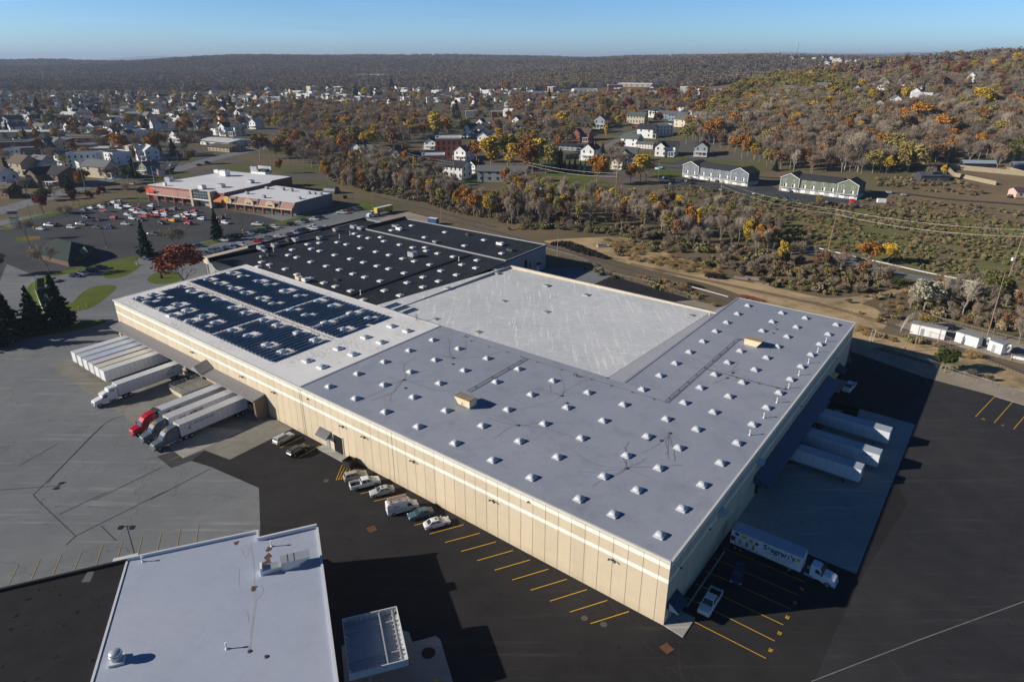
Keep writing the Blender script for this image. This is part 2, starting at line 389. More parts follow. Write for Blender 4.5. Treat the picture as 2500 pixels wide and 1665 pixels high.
# darker worn asphalt of the plaza lot
sheet('plaza_lot', crop('B1', [(-500, 800), (-60, 620), (100, 590), (300, 480), (540, 420), (760, 380), (940, 340), (1330, 300), (2355, 470), (2700, 560), (2355, 575), (1700, 730), (1250, 830), (700, 960), (300, 1000), (60, 900), (-100, 1300), (-500, 1300)]), Z1 * 2, ASP_MID, 'worn dark asphalt of the shopping plaza lot')
NA = [G(383, 1114), G(418, 1142), G(467, 1125), G(516, 1140), G(575, 1166), G(632, 1191), G(635, 1280), G(630, 1900), G(2000, 2700), G(3300, 2100), G(3300, 1190), G(2500, 988), G(2428, 966), G(2262, 922), G(2077, 857), W(-1, 116), W(30, 116), P('F4', 2310, 805), P('F4', 1385, 535), P('F4', 1190, 625), W(60, 40), W(60, 1), W(98, 1), P('C1', 2355, 1035), P('C1', 2065, 1185), P('C1', 1840, 1100), P('C1', 1650, 1170)]
sheet('new_asphalt', NA, Z1 * 2, ASP_NEW, 'fresh black asphalt around the near corner of the warehouse')
sheet('right_yard', [G(2150, 1100), P('D4', 1400, 100), P('D4', 1060, 640), P('D4', 900, 960), P('D4', 760, 1250), P('D4', 640, 1560), G(1900, 1900), G(3200, 2000), G(3200, 1190), G(2500, 990), G(2428, 968), G(2262, 924), G(2240, 960)], Z1 * 3, ASP_R, 'greyer scuffed asphalt of the right yard')
sheet('patch_asphalt', crop('C1', [(1410, 1155), (1540, 1260), (1720, 1195), (1840, 1100), (1650, 1170), (1560, 1112)]), Z1 * 3, ASP_MID, 'dark asphalt patch beside the dock apron')
sheet('dock_apron', [W(172.9, -21.3), W(172.9, -2), W(99.6, -2), W(99.7, -21.4)], Z1 * 4, CONC, 'stained concrete apron of the left loading docks')
sheet('dock_apron', [W(111, -21.2), W(111, -14), W(99.7, -7), W(99.6, -21.6)], Z1 * 5, CONC2, 'paler concrete slab beside the grey semi trucks')
sheet('dock_apron', [W(99.5, -20), W(99.5, -.2), W(91.6, -.2), W(91.4, -15.8), W(98.9, -17.2)], Z1 * 4, CONC, 'concrete slab between the docks and the parked cars')
sheet('dock_apron', [W(0, 89.2), W(-20.3, 89.2), W(-20.3, 29.2), W(0, 29.2)], Z1 * 4, CONC2, 'concrete apron of the shaded right docks')
CR = M('tar_crack', (.045, .047, .052), var=.1)
def seams(name, lines, w, mat, label, z):
    mb = MB()
    for ln in lines: mb.ribbon(curve(ln, 6), w, z)
    return tag(mb.build(name, mat), label, kind='structure')
seams('asphalt_seam', [crop('C1', l) for l in ([(0, 1545), (420, 1400), (620, 1180), (930, 870), (1110, 790)][1:], [(300, 1500), (400, 1400), (930, 870)], [(850, 1545), (1460, 1250)], [(1350, 1545), (1900, 1260)], [(170, 1240), (520, 1040)])] +
      [crop('D1', l) for l in ([(270, 20), (330, 90), (620, 365)], [(620, 365), (830, 260), (1350, 0)], [(480, 190), (880, 0)], [(540, 440), (620, 365)], [(830, 280), (950, 400)])], .11, CR, 'dark sealed seams in the grey truck yard', .045)
ORD0 = 'first second third fourth fifth'.split()
# ---------- painted markings ----------
def marks(lst, w, mat, label, z=Z1 * 13, name='painted_lines'):
    mb = MB()
    for a, b in lst: mb.ribbon([a, b], w, z)
    return tag(mb.build(name, mat), label, kind='structure')
L = []
base0 = [(722, 293, 830, 266), (812, 344, 1032, 292), (1088, 505, 1320, 447), (1190, 565, 1420, 502), (1295, 622, 1530, 559), (1402, 683, 1640, 618), (1512, 745, 1755, 676), (1630, 810, 1870, 740)]
for x0, y0, x1, y1 in base0: L.append((P('D2', x0, y0), P('D2', x1, y1)))
for x0, y0, x1, y1 in [(35, 727, 333, 638), (187, 811, 487, 720), (346, 901, 650, 806), (510, 991, 818, 895), (680, 1086, 996, 987)]: L.append((P('D3', x0, y0), P('D3', x1, y1)))
for x0, y0, x1, y1 in [(165, 1040, 190, 1000), (238, 1080, 435, 980), (395, 1170, 590, 1062)]: L.append((P('C2', x0, y0), P('C2', x1, y1)))
marks(L, .13, YEL, 'yellow stall lines along the cream warehouse wall')
L = [(P('E2', a, b), P('E2', c, d)) for a, b, c, d in [(450, 1025, 1460, 1540), (850, 985, 1562, 1340), (540, 840, 850, 985), (650, 680, 1660, 1155), (760, 533, 1745, 973), (860, 390, 1830, 812), (960, 263, 1905, 663)]]
marks(L, .13, YEL, 'long yellow trailer stall lines by the near right corner')
L = [(P('E1', a, b), P('E1', c, d)) for a, b, c, d in [(1795, 367, 2013, 137), (2010, 437, 2222, 195), (2235, 508, 2450, 255), (2465, 580, 2680, 310)]]
marks(L, .14, YEL, 'yellow stall lines at the right edge of the yard')
marks([(P('E1', 2013, 130), P('E1', 2355, 232)), (P('E1', 2355, 232), P('E1', 2700, 335))], .28, WHT, 'white curb line at the gravel edge')
L = [(P('C1', a, b), P('C1', c, d)) for a, b, c, d in [(450, 433, 740, 345), (500, 467, 790, 370), (548, 502, 850, 402), (595, 537, 915, 430), (650, 572, 985, 455), (700, 612, 1030, 495), (740, 655, 880, 608), (925, 772, 1150, 697), (1140, 930, 1170, 915), (870, 730, 890, 722), (1517, 1195, 1612, 1155)]]
L += [(P('C1', a, b), P('C1', a + 42, b + 34)) for a, b in [(620, 135), (505, 155), (405, 190), (285, 215), (170, 235), (50, 250)]]
marks(L, .12, YELW, 'worn yellow trailer bay lines in the left truck yard')
L = [(P('D1', a, b), P('D1', c, d)) for a, b, c, d in [(70, 760, 150, 600), (255, 718, 327, 560), (435, 678, 503, 517), (610, 640, 675, 479), (788, 600, 843, 439), (960, 560, 1007, 404), (1130, 520, 1168, 370), (1290, 490, 1325, 335), (1452, 455, 1481, 300), (1608, 425, 1630, 270)]]
marks(L, .1, YELW, 'worn yellow stall lines above the low white-roofed building')
# hatched no-parking block
hb = [P('C2', 738, 1367), P('C2', 800, 1218)]; L = [(hb[0], hb[1]), (P('C2', 738, 1367), P('C2', 835, 1352))]
for i in range(1, 9):
    f = i / 9; L.append((P('C2', 738 + 10 * i, 1367 - 1 * i).lerp(P('C2', 738 + 60 * i, 1367 - 18 * i), 0.25), P('C2', 800 + 27 * i, 1218 + 10 * i)))
marks(L, .1, YEL, 'yellow hatched block beside the open dumpster')
marks([(P('D4', 610, 1558), P('D4', 1500, 1215)), (P('D4', 1500, 1215), P('D4', 2500, 850))], .14, M('faded_white_paint', (.22, .22, .22), var=.3), 'faded white line across the right yard')
for k_, (t_, c) in enumerate((('36', (260, 1293)), ('35', (333, 1153)), ('38', (398, 1023)), ('37', (458, 902)), ('39', (515, 792)))):
    o = text(t_, .75, YEL, None, P('D4', c[0], c[1], .06), (0, 0, ANG_B + PI), 'stall_number', 'CENTER', 0.002, off=.02); tag(o, 'yellow stall number %s, %s from the near corner' % (t_, ORD0[k_]), 'pavement number')
for c in ((1905, 395), (2126, 465)):
    o = text('50' if c[0] < 2000 else '51', .8, YEL, None, P('E1', c[0], c[1], .06), (0, 0, ANG_B), 'stall_number', 'CENTER', .002); tag(o, 'small yellow stall mark %s the right yard' % ('nearer the warehouse in' if c[0] < 2000 else 'farther out in'), 'pavement number')
# ---------- greens, gravel, tracks ----------
def gsheet(name, r, pts, mat, label, z=.016, n=6):
    return sheet(name, [p for p in curve([P(r, *q) for q in pts], n, True)], z, mat, label)
gsheet('lawn', 'B1', [(250, 1110), (400, 1010), (700, 930), (1000, 870), (1280, 820), (1200, 890), (1260, 920), (1120, 1010), (960, 1030), (935, 985), (1000, 930), (700, 975), (430, 1040), (400, 1250), (420, 1370), (300, 1250)], LAWN, 'bright lawn around the small parking bay')
gsheet('lawn', 'B1', [(735, 1160), (860, 1100), (1045, 1100), (960, 1200), (820, 1290), (640, 1330), (480, 1370), (470, 1300), (640, 1250)], LAWN, 'kidney shaped lawn beside the yard drive', .018)
gsheet('lawn', 'B1', [(430, 1480), (640, 1420), (960, 1400), (880, 1450), (660, 1500), (430, 1540), (200, 1560)], LAWN, 'grass patch beneath the leaning pine')
gsheet('lawn', 'B1', [(1320, 1040), (1400, 980), (1560, 965), (1640, 1020), (1560, 1070), (1400, 1078)], LAWN, 'small round lawn with shrubs by the red beech')
gsheet('lawn', 'B1', [(1290, 830), (1700, 740), (2100, 640), (2355, 570), (2355, 615), (2100, 672), (1750, 770), (1440, 850)], LAWN, 'long grass strip between the two car lots', .019)
gsheet('lawn', 'B2', [(0, 575), (400, 480), (800, 390), (1000, 340), (1200, 400), (1000, 425), (760, 420), (400, 510), (0, 605)], LAWN, 'grass strip beside the far cars', .019)
gsheet('lawn', 'B1', [(-40, 570), (300, 480), (560, 410), (800, 350), (1250, 320), (1330, 345), (1000, 345), (700, 395), (480, 470), (200, 520), (60, 560)], LAWN2, 'roadside verge above the plaza lot', .02)
gsheet('lawn', 'B1', [(140, 670), (220, 650), (350, 655), (340, 685), (160, 700)], LAWN2, 'traffic island with a bare tree', .02)
gsheet('lawn', 'B1', [(-200, 600), (0, 575), (120, 570), (100, 590), (-50, 600), (-200, 640)], LAWN, 'green verge by the road sign', .021)
gsheet('lawn', 'G1', [(690, 490), (1080, 370), (1550, 440), (1900, 540), (2100, 690), (2355, 820), (2200, 960), (1500, 900), (1000, 700)], LAWN2, 'mown green field behind the trees', .02)
gsheet('lawn', 'A3', [(1330, 1180), (1480, 1120), (1570, 1150), (1570, 1240), (1400, 1260)], LAWN, 'lawn left of the blue grey townhouses', .022)
gsheet('lawn', 'A2', [(1560, 1130), (1700, 1180), (2000, 1160), (2110, 1250), (1900, 1300), (1640, 1290), (1400, 1200)], LAWN2, 'grass around the white houses', .02)
gsheet('lawn', 'A4', [(-100, 1370), (100, 1370), (450, 1460), (440, 1490), (-100, 1430)], LAWN, 'grass edge below the green townhouses', .022)
gsheet('rough_ground', 'B4', [(-300, 430), (300, 460), (1000, 400), (1700, 440), (2500, 520), (3000, 700), (2900, 1100), (2100, 1120), (1500, 990), (1000, 880), (400, 730), (-300, 700)], WEED, 'steep weedy bank under the power lines', .010)
gsheet('dry_grass_ground', 'B3', [(350, 690), (1000, 660), (1250, 740), (1700, 900), (1950, 1020), (2355, 1100), (2700, 1180), (3300, 1300), (3300, 1500), (2355, 1280), (1900, 1110), (1300, 960), (900, 850), (500, 740)], DRY, 'band of dry golden grass along the rail siding', .012)
gsheet('dry_grass_ground', 'B4', [(-200, 1100), (300, 1170), (800, 1215), (1250, 1110), (1280, 1150), (900, 1260), (1000, 1480), (1300, 1600), (700, 1640), (0, 1300)], DRY, 'dry grass field crossed by wheel tracks', .013)
gsheet('dry_grass_ground', 'C4', [(800, 0), (1150, 60), (1500, 160), (2000, 280), (2355, 420), (3000, 700), (3000, 900), (2355, 600), (1480, 300), (820, 90)], DRY, 'dry grass beyond the chain link fence', .012)
sheet('dirt_track', [p for p in curve([P('B4', *q) for q in [(-100, 1120), (300, 1190), (700, 1205), (1050, 1160), (1280, 1105), (1290, 1120), (1050, 1185), (700, 1235), (300, 1225), (-100, 1160)]], 5, True)], .017, DIRT, 'worn dirt track curving through dry grass')
sheet('gravel_strip', [G(2077, 858), G(2262, 923), G(2428, 967), G(2500, 989), G(3000, 1130), G(3000, 1050), G(2500, 957), G(2262, 888), G(2077, 838)], .02, GRAV, 'pale gravel strip at the right yard edge')
sheet('gravel_strip', [P('B2', 1010, 545), P('B2', 1340, 420), P('B2', 1560, 480), P('B2', 1650, 540), P('B2', 2355, 690), P('B2', 2355, 720), P('B2', 1400, 520)], .018, GRAV, 'gravel edge between the black roof and the tracks')
sheet('gravel_strip', [P('B3', 1655, 1225), P('B3', 1990, 1300), P('B3', 1890, 1330), P('B3', 1500, 1240)], .02, GRAV, 'gravel wedge behind the white roof')
sheet('gravel_yard', [P('C4', 1190, -30), P('C4', 1500, -80), P('C4', 2355, 130), P('C4', 2355, 330), P('C4', 1900, 210), P('C4', 1450, 80)], .022, GRAV, 'gravel pad under the white equipment shelters')
# rail tracks
RAIL = M('rusty_rail', (.16, .10, .075), rough=.5, metal=.6); TIE = M('dark_rail_tie', (.07, .055, .045))
def track(r, pts, label):
    c = curve([Vector(P(r, *q)) for q in pts], 10)
    t = thing('railway_track', label, 'railway track', c[0], 0, 'rail lines behind the warehouse'); o0 = c[0]
    c = [p - o0 for p in c]
    MB().ribbon(c, 3.6, .026).build('ballast', BALL, t)
    for s in (-.72, .72):
        mb = MB(); q = []
        for i, p in enumerate(c):
            d = (c[min(i + 1, len(c) - 1)] - c[max(i - 1, 0)]).normalized(); q.append(p + Vector((-d.y, d.x, 0)) * s + Vector((0, 0, .16)))
        mb.path(q, .045, 4); mb.build('rail', RAIL, t)
    mb = MB(); acc = 0
    for a, b in zip(c, c[1:]):
        d = b - a; l = d.length; ang = math.atan2(d.y, d.x)
        while acc < l:
            mb.box(-.13, .13, -1.3, 1.3, .02, .1, M=FR(a + d * (acc / l), ang), nobot=True); acc += .9
        acc -= l
    tag(mb.build('ties', TIE, t), kind='stuff')
track('F4', [(-900, -190), (-400, -80), (0, 15), (620, 190), (1100, 320), (1560, 460), (2000, 590), (2500, 720), (2900, 850)], 'main rusty track passing the black tie pile')
track('B3', [(1100, 900), (1250, 935), (1700, 1030), (2355, 1170), (2900, 1290), (3400, 1440), (4000, 1640), (4700, 1900)], 'siding track running through the dry grass')
track('B2', [(1080, 290), (1280, 340), (1560, 410), (1860, 490), (2170, 570)], 'far end of the track between brush banks')
# roads
def road(name, pts, w, label, mat=None, z=.05, line=True):
    c = curve([Vector(p) for p in pts], 8)
    c = [Vector((p.x, p.y, H(p.x, p.y) + z)) for p in c]
    o = tag(MB().ribbon(c, w).build(name, mat or ASP_OLD), label, kind='structure')
    if line:
        c2 = [p + Vector((0, 0, .03)) for p in c]
        tag(MB().ribbon(c2, .22).build('painted_lines', YELW), 'yellow centre line of the ' + label, kind='structure')
road('road', [P('B4', 330, 735), P('B4', 500, 800), P('B4', 800, 870), P('B4', 1200, 985), P('B4', 1550, 1050), P('B4', 1900, 1120), P('B4', 2300, 1210), P('B4', 3100, 1420)], 7.5, 'paved trail behind the white guard rail', ASP_OLD, .03, False)
road('road', [T('A4', -900, 1130), T('A4', -300, 1175), T('A4', 0, 1220), T('A4', 180, 1255), T('A4', 600, 1290), T('A4', 930, 1360), T('A4', 1300, 1400), T('A4', 1700, 1450), T('A4', 2355, 1510), T('A4', 3000, 1600)], 6.5, 'lane passing behind the townhouses', ASP_MID)
road('road', [T('A3', 1220, 800), T('A3', 1100, 830), T('A3', 980, 900), T('A3', 880, 960), T('A3', 760, 1010)], 8, 'side street between the white houses', ASP_OLD)
road('road', [T('A3', 1050, 1130), T('A3', 1280, 1085), T('A3', 1500, 1100), T('A3', 1700, 1060), T('A3', 2100, 1190)], 7, 'street in front of the grey houses', ASP_MID)
road('road', [T('A1', -400, 1640), T('A1', 0, 1530), T('A1', 350, 1430), T('A1', 700, 1330), T('A1', 1100, 1220), T('A1', 1500, 1180), T('A1', 1850, 1080), T('A1', 2355, 960), T('A2', 300, 900), T('A2', 600, 850)], 15, 'main highway curving past the plaza', ASP_OLD)
road('road', [T('A1', 1480, 1180), T('A1', 1560, 1050), T('A1', 1600, 950), T('A1', 1560, 900), T('A1', 1400, 850), T('A1', 900, 830)], 11, 'street joining the highway junction', ASP_MID)
road('road', [T('B1', -300, 760), T('B1', 0, 700), T('B1', 60, 640), T('B1', 20, 600), T('B1', -200, 560)], 10, 'entrance drive of the plaza', ASP_MID, .03, False)
for i, (r, a, b_) in enumerate((('A1', (-200, 660), (1000, 700)), ('A1', (0, 830), (900, 810)), ('A2', (-300, 610), (1400, 610)), ('A2', (0, 500), (2300, 560)), ('A1', (300, 560), (2355, 600)), ('A3', (-200, 640), (900, 560)), ('A3', (200, 500), (1900, 520)))):
    road('road', [T(r, *a), T(r, (a[0] + b_[0]) / 2, (a[1] + b_[1]) / 2 + 8), T(r, *b_)], 9, 'town street number %s seen between house rows' % ('one two three four five six seven'.split()[i]), ASP_OLD, .06, False)
sheet('parking_pad', [T('A3', *q) for q in [(1330, 1235), (1570, 1230), (2150, 1320), (2340, 1240), (2500, 1320), (2500, 1420), (2100, 1390), (1800, 1330), (1400, 1290)]] , .06, ASP_MID, 'asphalt pad in front of the blue grey townhouses')
sheet('parking_pad', [T('A4', *q) for q in [(-60, 1340), (160, 1350), (860, 1430), (900, 1500), (700, 1510), (300, 1440), (-60, 1390)]], .062, ASP_MID, 'asphalt pad in front of the green townhouses')
sheet('gravel_yard', [T('A4', *q) for q in [(2100, 1270), (2200, 1280), (2180, 1400), (2260, 1500), (1800, 1450), (2040, 1380)]], .045, GRAV, 'pale gravel drive by the pink shed')
# ---------- main warehouse ----------
def wallmat(name, col, seam, pitch=.305):
    m, nt, b = nmat(name); v = _vec(nt)
    c = _mix(nt, tuple(x * .95 for x in col), tuple(min(1, x * 1.04) for x in col), _noise(nt, .5, 5, .7, v, .3, .7))
    st = _noise(nt, 1., 4, .7, _vec(nt, (1.2, 1.2, .08)), .55, .8); c = _mix(nt, c, tuple(x * .82 for x in col), _math(nt, 'MULTIPLY', st, .35))
    sx = nt.nodes.new('ShaderNodeSeparateXYZ'); nt.links.new(_vec(nt, rot=-ANG_A), sx.inputs[0]); wn = nt.nodes.new('ShaderNodeTexWhiteNoise'); wn.noise_dimensions = '2D'
    cb = nt.nodes.new('ShaderNodeCombineXYZ'); [nt.links.new(_math(nt, 'FLOOR', _math(nt, 'DIVIDE', sx.outputs[k], 2.5)), cb.inputs[k]) for k in (0, 1)]; nt.links.new(cb.outputs[0], wn.inputs[0])
    c = _mix(nt, c, _mix(nt, (.93,) * 3, (1.04,) * 3, wn.outputs[0]), 1., 'MULTIPLY')
    gz = _math(nt, 'MULTIPLY', _ramp(nt, sx.outputs['Z'], 1.6, .0), _noise(nt, .5, 5, .7, v, .35, .7)); c = _mix(nt, c, tuple(x * .5 for x in col), _math(nt, 'MULTIPLY', gz, .55))
    nt.links.new(c, b.inputs['Base Color']); b.inputs['Roughness'].default_value = .6; b.inputs['Specular IOR Level'].default_value = .3
    return m
CREAM = wallmat('cream_metal_wall', (.63, .53, .38), .0); STRIPE = wallmat('pale_stripe_wall', (.90, .86, .76), 0)
SEAM = M('wall_seam_dark', (.33, .27, .19), var=.1); TRIM = M('white_roof_trim', (.80, .76, .66), var=.05)  # seam colour: panel joints darker than the cream wall
def roofmat(name, c1, c2, stain, amt, sc=1., rot=ANG_A, seam=.25, lines=3.05, streak=0):
    m, nt, b = nmat(name); v = _vec(nt, rot=-rot)
    c = _mix(nt, c1, c2, _noise(nt, .04 * sc, 5, .6, v, .35, .65))
    c = _mix(nt, c, stain, _math(nt, 'MULTIPLY', _noise(nt, .22 * sc, 6, .75, v, .50, .72), amt))
    k = _mix(nt, (.93,) * 3, (1.06,) * 3, _noise(nt, 1.5, 5, .8, v, .2, .8)); c = _mix(nt, c, k, 1., 'MULTIPLY')
    if seam:
        sp = nt.nodes.new('ShaderNodeSeparateXYZ'); nt.links.new(v, sp.inputs[0])
        pp = _math(nt, 'PINGPONG', sp.outputs['X'], lines); l1 = _ramp(nt, pp, .09, .0)
        pq = _math(nt, 'PINGPONG', sp.outputs['Y'], lines * 4); l2 = _ramp(nt, pq, .09, .0)
        l = _math(nt, 'MAXIMUM', l1, l2); l = _math(nt, 'MULTIPLY', l, _noise(nt, .2, 3, .6, v, .45, .6))
        c = _mix(nt, c, tuple(x * .55 for x in c1), _math(nt, 'MULTIPLY', l, seam))
    if streak:
        s = _math(nt, 'MAXIMUM', _math(nt, 'MULTIPLY', _noise(nt, 1.0, 7, .8, _vec(nt, (1.2, .07, 1), rot=-rot), .55, .62), .8), _noise(nt, 1.0, 7, .8, _vec(nt, (.4, 1.6, 1), rot=-rot), .55, .64))
        c = _mix(nt, c, streak, _math(nt, 'MULTIPLY', s, .8))
    nt.links.new(c, b.inputs['Base Color']); b.inputs['Roughness'].default_value = .7; b.inputs['Specular IOR Level'].default_value = .15
    return m
GREYROOF = roofmat('grey_membrane_roof', (.29, .32, .385), (.345, .37, .425), (.20, .215, .25), .5)
LITEROOF = roofmat('light_membrane_roof', (.38, .39, .43), (.43, .44, .47), (.30, .30, .33), .2, seam=.12)
def mudmat():
    m, nt, b = nmat('weathered_white_roof'); v = _vec(nt, rot=-ANG_A)
    vo = nt.nodes.new('ShaderNodeTexVoronoi'); vo.feature = 'DISTANCE_TO_EDGE'; vo.inputs['Scale'].default_value = .8
    n2 = nt.nodes.new('ShaderNodeTexNoise'); n2.inputs['Scale'].default_value = .9; n2.inputs['Detail'].default_value = 5; nt.links.new(v, n2.inputs['Vector'])
    ad = nt.nodes.new('ShaderNodeVectorMath'); ad.operation = 'ADD'; nt.links.new(v, ad.inputs[0]); nt.links.new(n2.outputs['Color'], ad.inputs[1]); nt.links.new(ad.outputs[0], vo.inputs['Vector'])
    cr = _ramp(nt, vo.outputs['Distance'], .13, .02)
    area = _noise(nt, .06, 5, .7, v, .48, .60)
    c = _mix(nt, (.78, .77, .75), (.86, .85, .83), _noise(nt, .2, 5, .7, v, .3, .7))
    c = _mix(nt, c, (.36, .34, .31), _math(nt, 'MULTIPLY', _math(nt, 'MULTIPLY', cr, area), .5))
    c = _mix(nt, c, (.42, .36, .29), _math(nt, 'MULTIPLY', _noise(nt, .35, 6, .8, v, .66, .8), .6))
    nt.links.new(c, b.inputs['Base Color']); b.inputs['Roughness'].default_value = .7; return m
MUDROOF = mudmat()
WHITEROOF = roofmat('white_standing_roof', (.56, .58, .585), (.65, .665, .67), (.46, .48, .48), .7, streak=(.96, .96, .94), seam=.0)
BLACKROOF = roofmat('black_rubber_roof', (.020, .023, .029), (.034, .037, .043), (.062, .064, .066), .55, sc=1., seam=0, streak=(.05, .053, .06))
PARB = M('black_parapet', (.008, .008, .009)); METAL = M('galvanised_metal', (.52, .55, .56), rough=.4, metal=.5); DKMET = M('dark_metal', (.06, .06, .065), rough=.5)
WHITE = M('white_paint', (.80, .80, .78), var=.06); TAN = M('tan_sheet_metal', (.80, .62, .40), var=.08, rough=.5); GREYM = M('grey_sheet_metal', (.36, .38, .40), var=.12, rough=.5, metal=.2)
GREYCAN = M('grey_canopy_metal', (.22, .215, .225), var=.1, rough=.5, metal=.2); NAVY = M('navy_canopy_metal', (.045, .07, .13), var=.1, rough=.5, metal=.2)
BLACK = M('black_opening', (.006, .006, .007), rough=.9); RUBBER = M('black_rubber', (.015, .015, .016), rough=.8); GLASS = M('dark_glass', (.03, .045, .055), rough=.12, spec=.6, var=.0)
ZR = 12.0
WH = thing('warehouse', 'huge warehouse with cream striped walls and grey, white and solar-covered roofs', 'warehouse', (0, 0, 0))
poly = [(0, 0), (176.9, 0), (178.2, 43.8), (106, 44.4), (106, 99.6), (32, 99.6), (32, 114.8), (0, 114.6)]
ext = [W(*p) for p in poly]
mb = MB(); mb.prism(ext, 0, ZR - .25, top=False); mb.build('wall', CREAM, WH)
# roofs as parts
def flat(pts, zs, name, mat, parent=WH):
    v = [W(*p) for p in pts]; zs = zs if hasattr(zs, '__len__') else [zs] * len(v)
    mb = MB(); mb.prism(v, [z - .25 for z in zs], zs, bot=True); return mb.build(name, mat, parent)
flat([(0, 0), (86.5, 0), (86.5, 44.2), (36.3, 44.6), (32, 45), (31.9, 114.8), (0, 114.6)], ZR, 'grey_roof', GREYROOF)
flat([(86.5, 0), (176.9, 0), (178.2, 43.8), (86.5, 44.2)], ZR + .003, 'solar_roof', MUDROOF)
w1 = G(*px('F4', 235, 415), 10.9); w2 = G(*px('F3', 185, 280), 11.4); w3 = G(919.7, 745.1, 11.6)
mb = MB(); c = [W(36.3, 44.9), W(86.6, 44.4), w3, w1, w2]; zz = [11.8, 11.8, 11.6, 10.9, 11.4]
mb.prism(c, [z - 1.2 for z in zz], zz, bot=True); mb.build('white_roof', WHITEROOF, WH)
mb = MB(); c = [W(32.05, 45), W(36.2, 44.9), w2, W(32.05, 114)]; zz = [11.9, 11.8, 11.35, 11.3]; mb.prism(c, [z - 1.5 for z in zz], zz, bot=True); mb.build('valley_roof', LITEROOF, WH)
# edge trims
mb = MB()
for a, b in (((-.12, -.12), (177, -.12)), ((-.12, -.12), (-.12, 114.7)), ((-.12, 114.7), (32, 114.9)), ((176.9, 0), (178.2, 43.8)), ((178.2, 43.9), (86.5, 44.3))):
    mb.ribbon([W(*a), W(*b)], .35, ZR + .06)
    p, q_ = W(*a), W(*b); d = (q_ - p).normalized(); n_ = Vector((-d.y, d.x, 0)) * .175
    for s in (1, -1): mb.add([p + n_ * s + Vector((0, 0, ZR - .3)), q_ + n_ * s + Vector((0, 0, ZR - .3)), q_ + n_ * s + Vector((0, 0, ZR + .06)), p + n_ * s + Vector((0, 0, ZR + .06))], [(0, 1, 2, 3)])
mb.build('roof_edge', M('pale_edge', (.62, .61, .56), var=.1), WH)
mb = MB()   # rims between the roof levels
for a, b in (((86.5, 0), (86.5, 44.2)), ((86.5, 44.3), (36.3, 44.7)), ((32, 45), (32, 114.8)), ((110, 44.5), (86.5, 44.3))):
    mb.ribbon([W(*a), W(*b)], .5, ZR + .09)
mb.build('roof_joint', GREYROOF, WH)
# stripes
for z0, z1, nm in ((10.43, 11.19, 'upper_stripe'), (7.84, 8.57, 'lower_stripe')):
    mb = MB()
    for side in (0, 1):
        a0, b0, a1, b1 = (0, -.02, 176.9, -.02) if side == 0 else (-.02, 114.6, -.02, -.02)
        p, q_ = W(a0, b0), W(a1, b1); mb.add([(p.x, p.y, z0), (q_.x, q_.y, z0), (q_.x, q_.y, z1), (p.x, p.y, z1)], [(3, 2, 1, 0)])
    mb.build(nm, STRIPE, WH)
mb = MB()
for i in range(72):
    a = 1.6 + i * 2.5
    if a > 176: break
    p = W(a, -.03); q_ = W(a + .05, -.03); mb.add([(p.x, p.y, 0), (q_.x, q_.y, 0), (q_.x, q_.y, ZR - .3), (p.x, p.y, ZR - .3)], [(3, 2, 1, 0)])
for a in (57.8, 86.3, 87.1, 147.6):
    p = W(a, -.04); q_ = W(a + .09, -.04); mb.add([(p.x, p.y, 0), (q_.x, q_.y, 0), (q_.x, q_.y, ZR - .3), (p.x, p.y, ZR - .3)], [(3, 2, 1, 0)])
for i in range(46):
    b = 1.5 + i * 2.5
    p = W(-.03, b); q_ = W(-.03, b + .05); mb.add([(p.x, p.y, 0), (q_.x, q_.y, 0), (q_.x, q_.y, ZR - .3), (p.x, p.y, ZR - .3)], [(0, 1, 2, 3)])
tag(mb.build('panel_seams', SEAM, WH), kind='stuff')
# loading canopies
def canopy(name, p0, p1, out, zi, zo, mat, parent, ov=.0, tk=.3):
    p0 = Vector(p0); p1 = Vector(p1); d = (p1 - p0).normalized(); n_ = Vector(out)
    mb = MB(); q0 = p0 + n_; q1 = p1 + n_
    pts = [[(p.x, p.y, zi), (q.x, q.y, zo), (q.x, q.y, zo - tk), (p.x, p.y, zo - tk)] for p, q in ((p0, q0), (p1, q1))]
    mb.loft(pts); return mb.build(name, mat, parent)
oa = -B_; ob = -A_
canopy('dock_canopy', W(175.6, -.1), W(101.2, -.1), oa * 3.2, 5.6, 5.0, GREYCAN, WH)
canopy('dock_canopy', W(-.1, 37.2), W(-.1, 90.7), ob * 3.0, 5.9, 4.6, NAVY, WH)
mb = MB(); # gable vent over stairs
p = W(125.5, -.1); mb.loft([[W(129.5, -.2, 5.7), W(123.5, -.2, 5.7), W(126.5, -.2, 7.2)], [W(129.5, -3.6, 5.1), W(123.5, -3.6, 5.1), W(126.5, -3.6, 6.6)]]); mb.build('canopy_gable', GREYCAN, WH)
mb = MB()
for i in range(7): mb.box(-.06, .06, -.04, .04, 5.25, 6.3 - abs(i - 3) * .3, M=FR(W(125.0 + i * .5, -3.66), ANG_A))
tag(mb.build('gable_grille', WHITE, WH), kind='stuff')
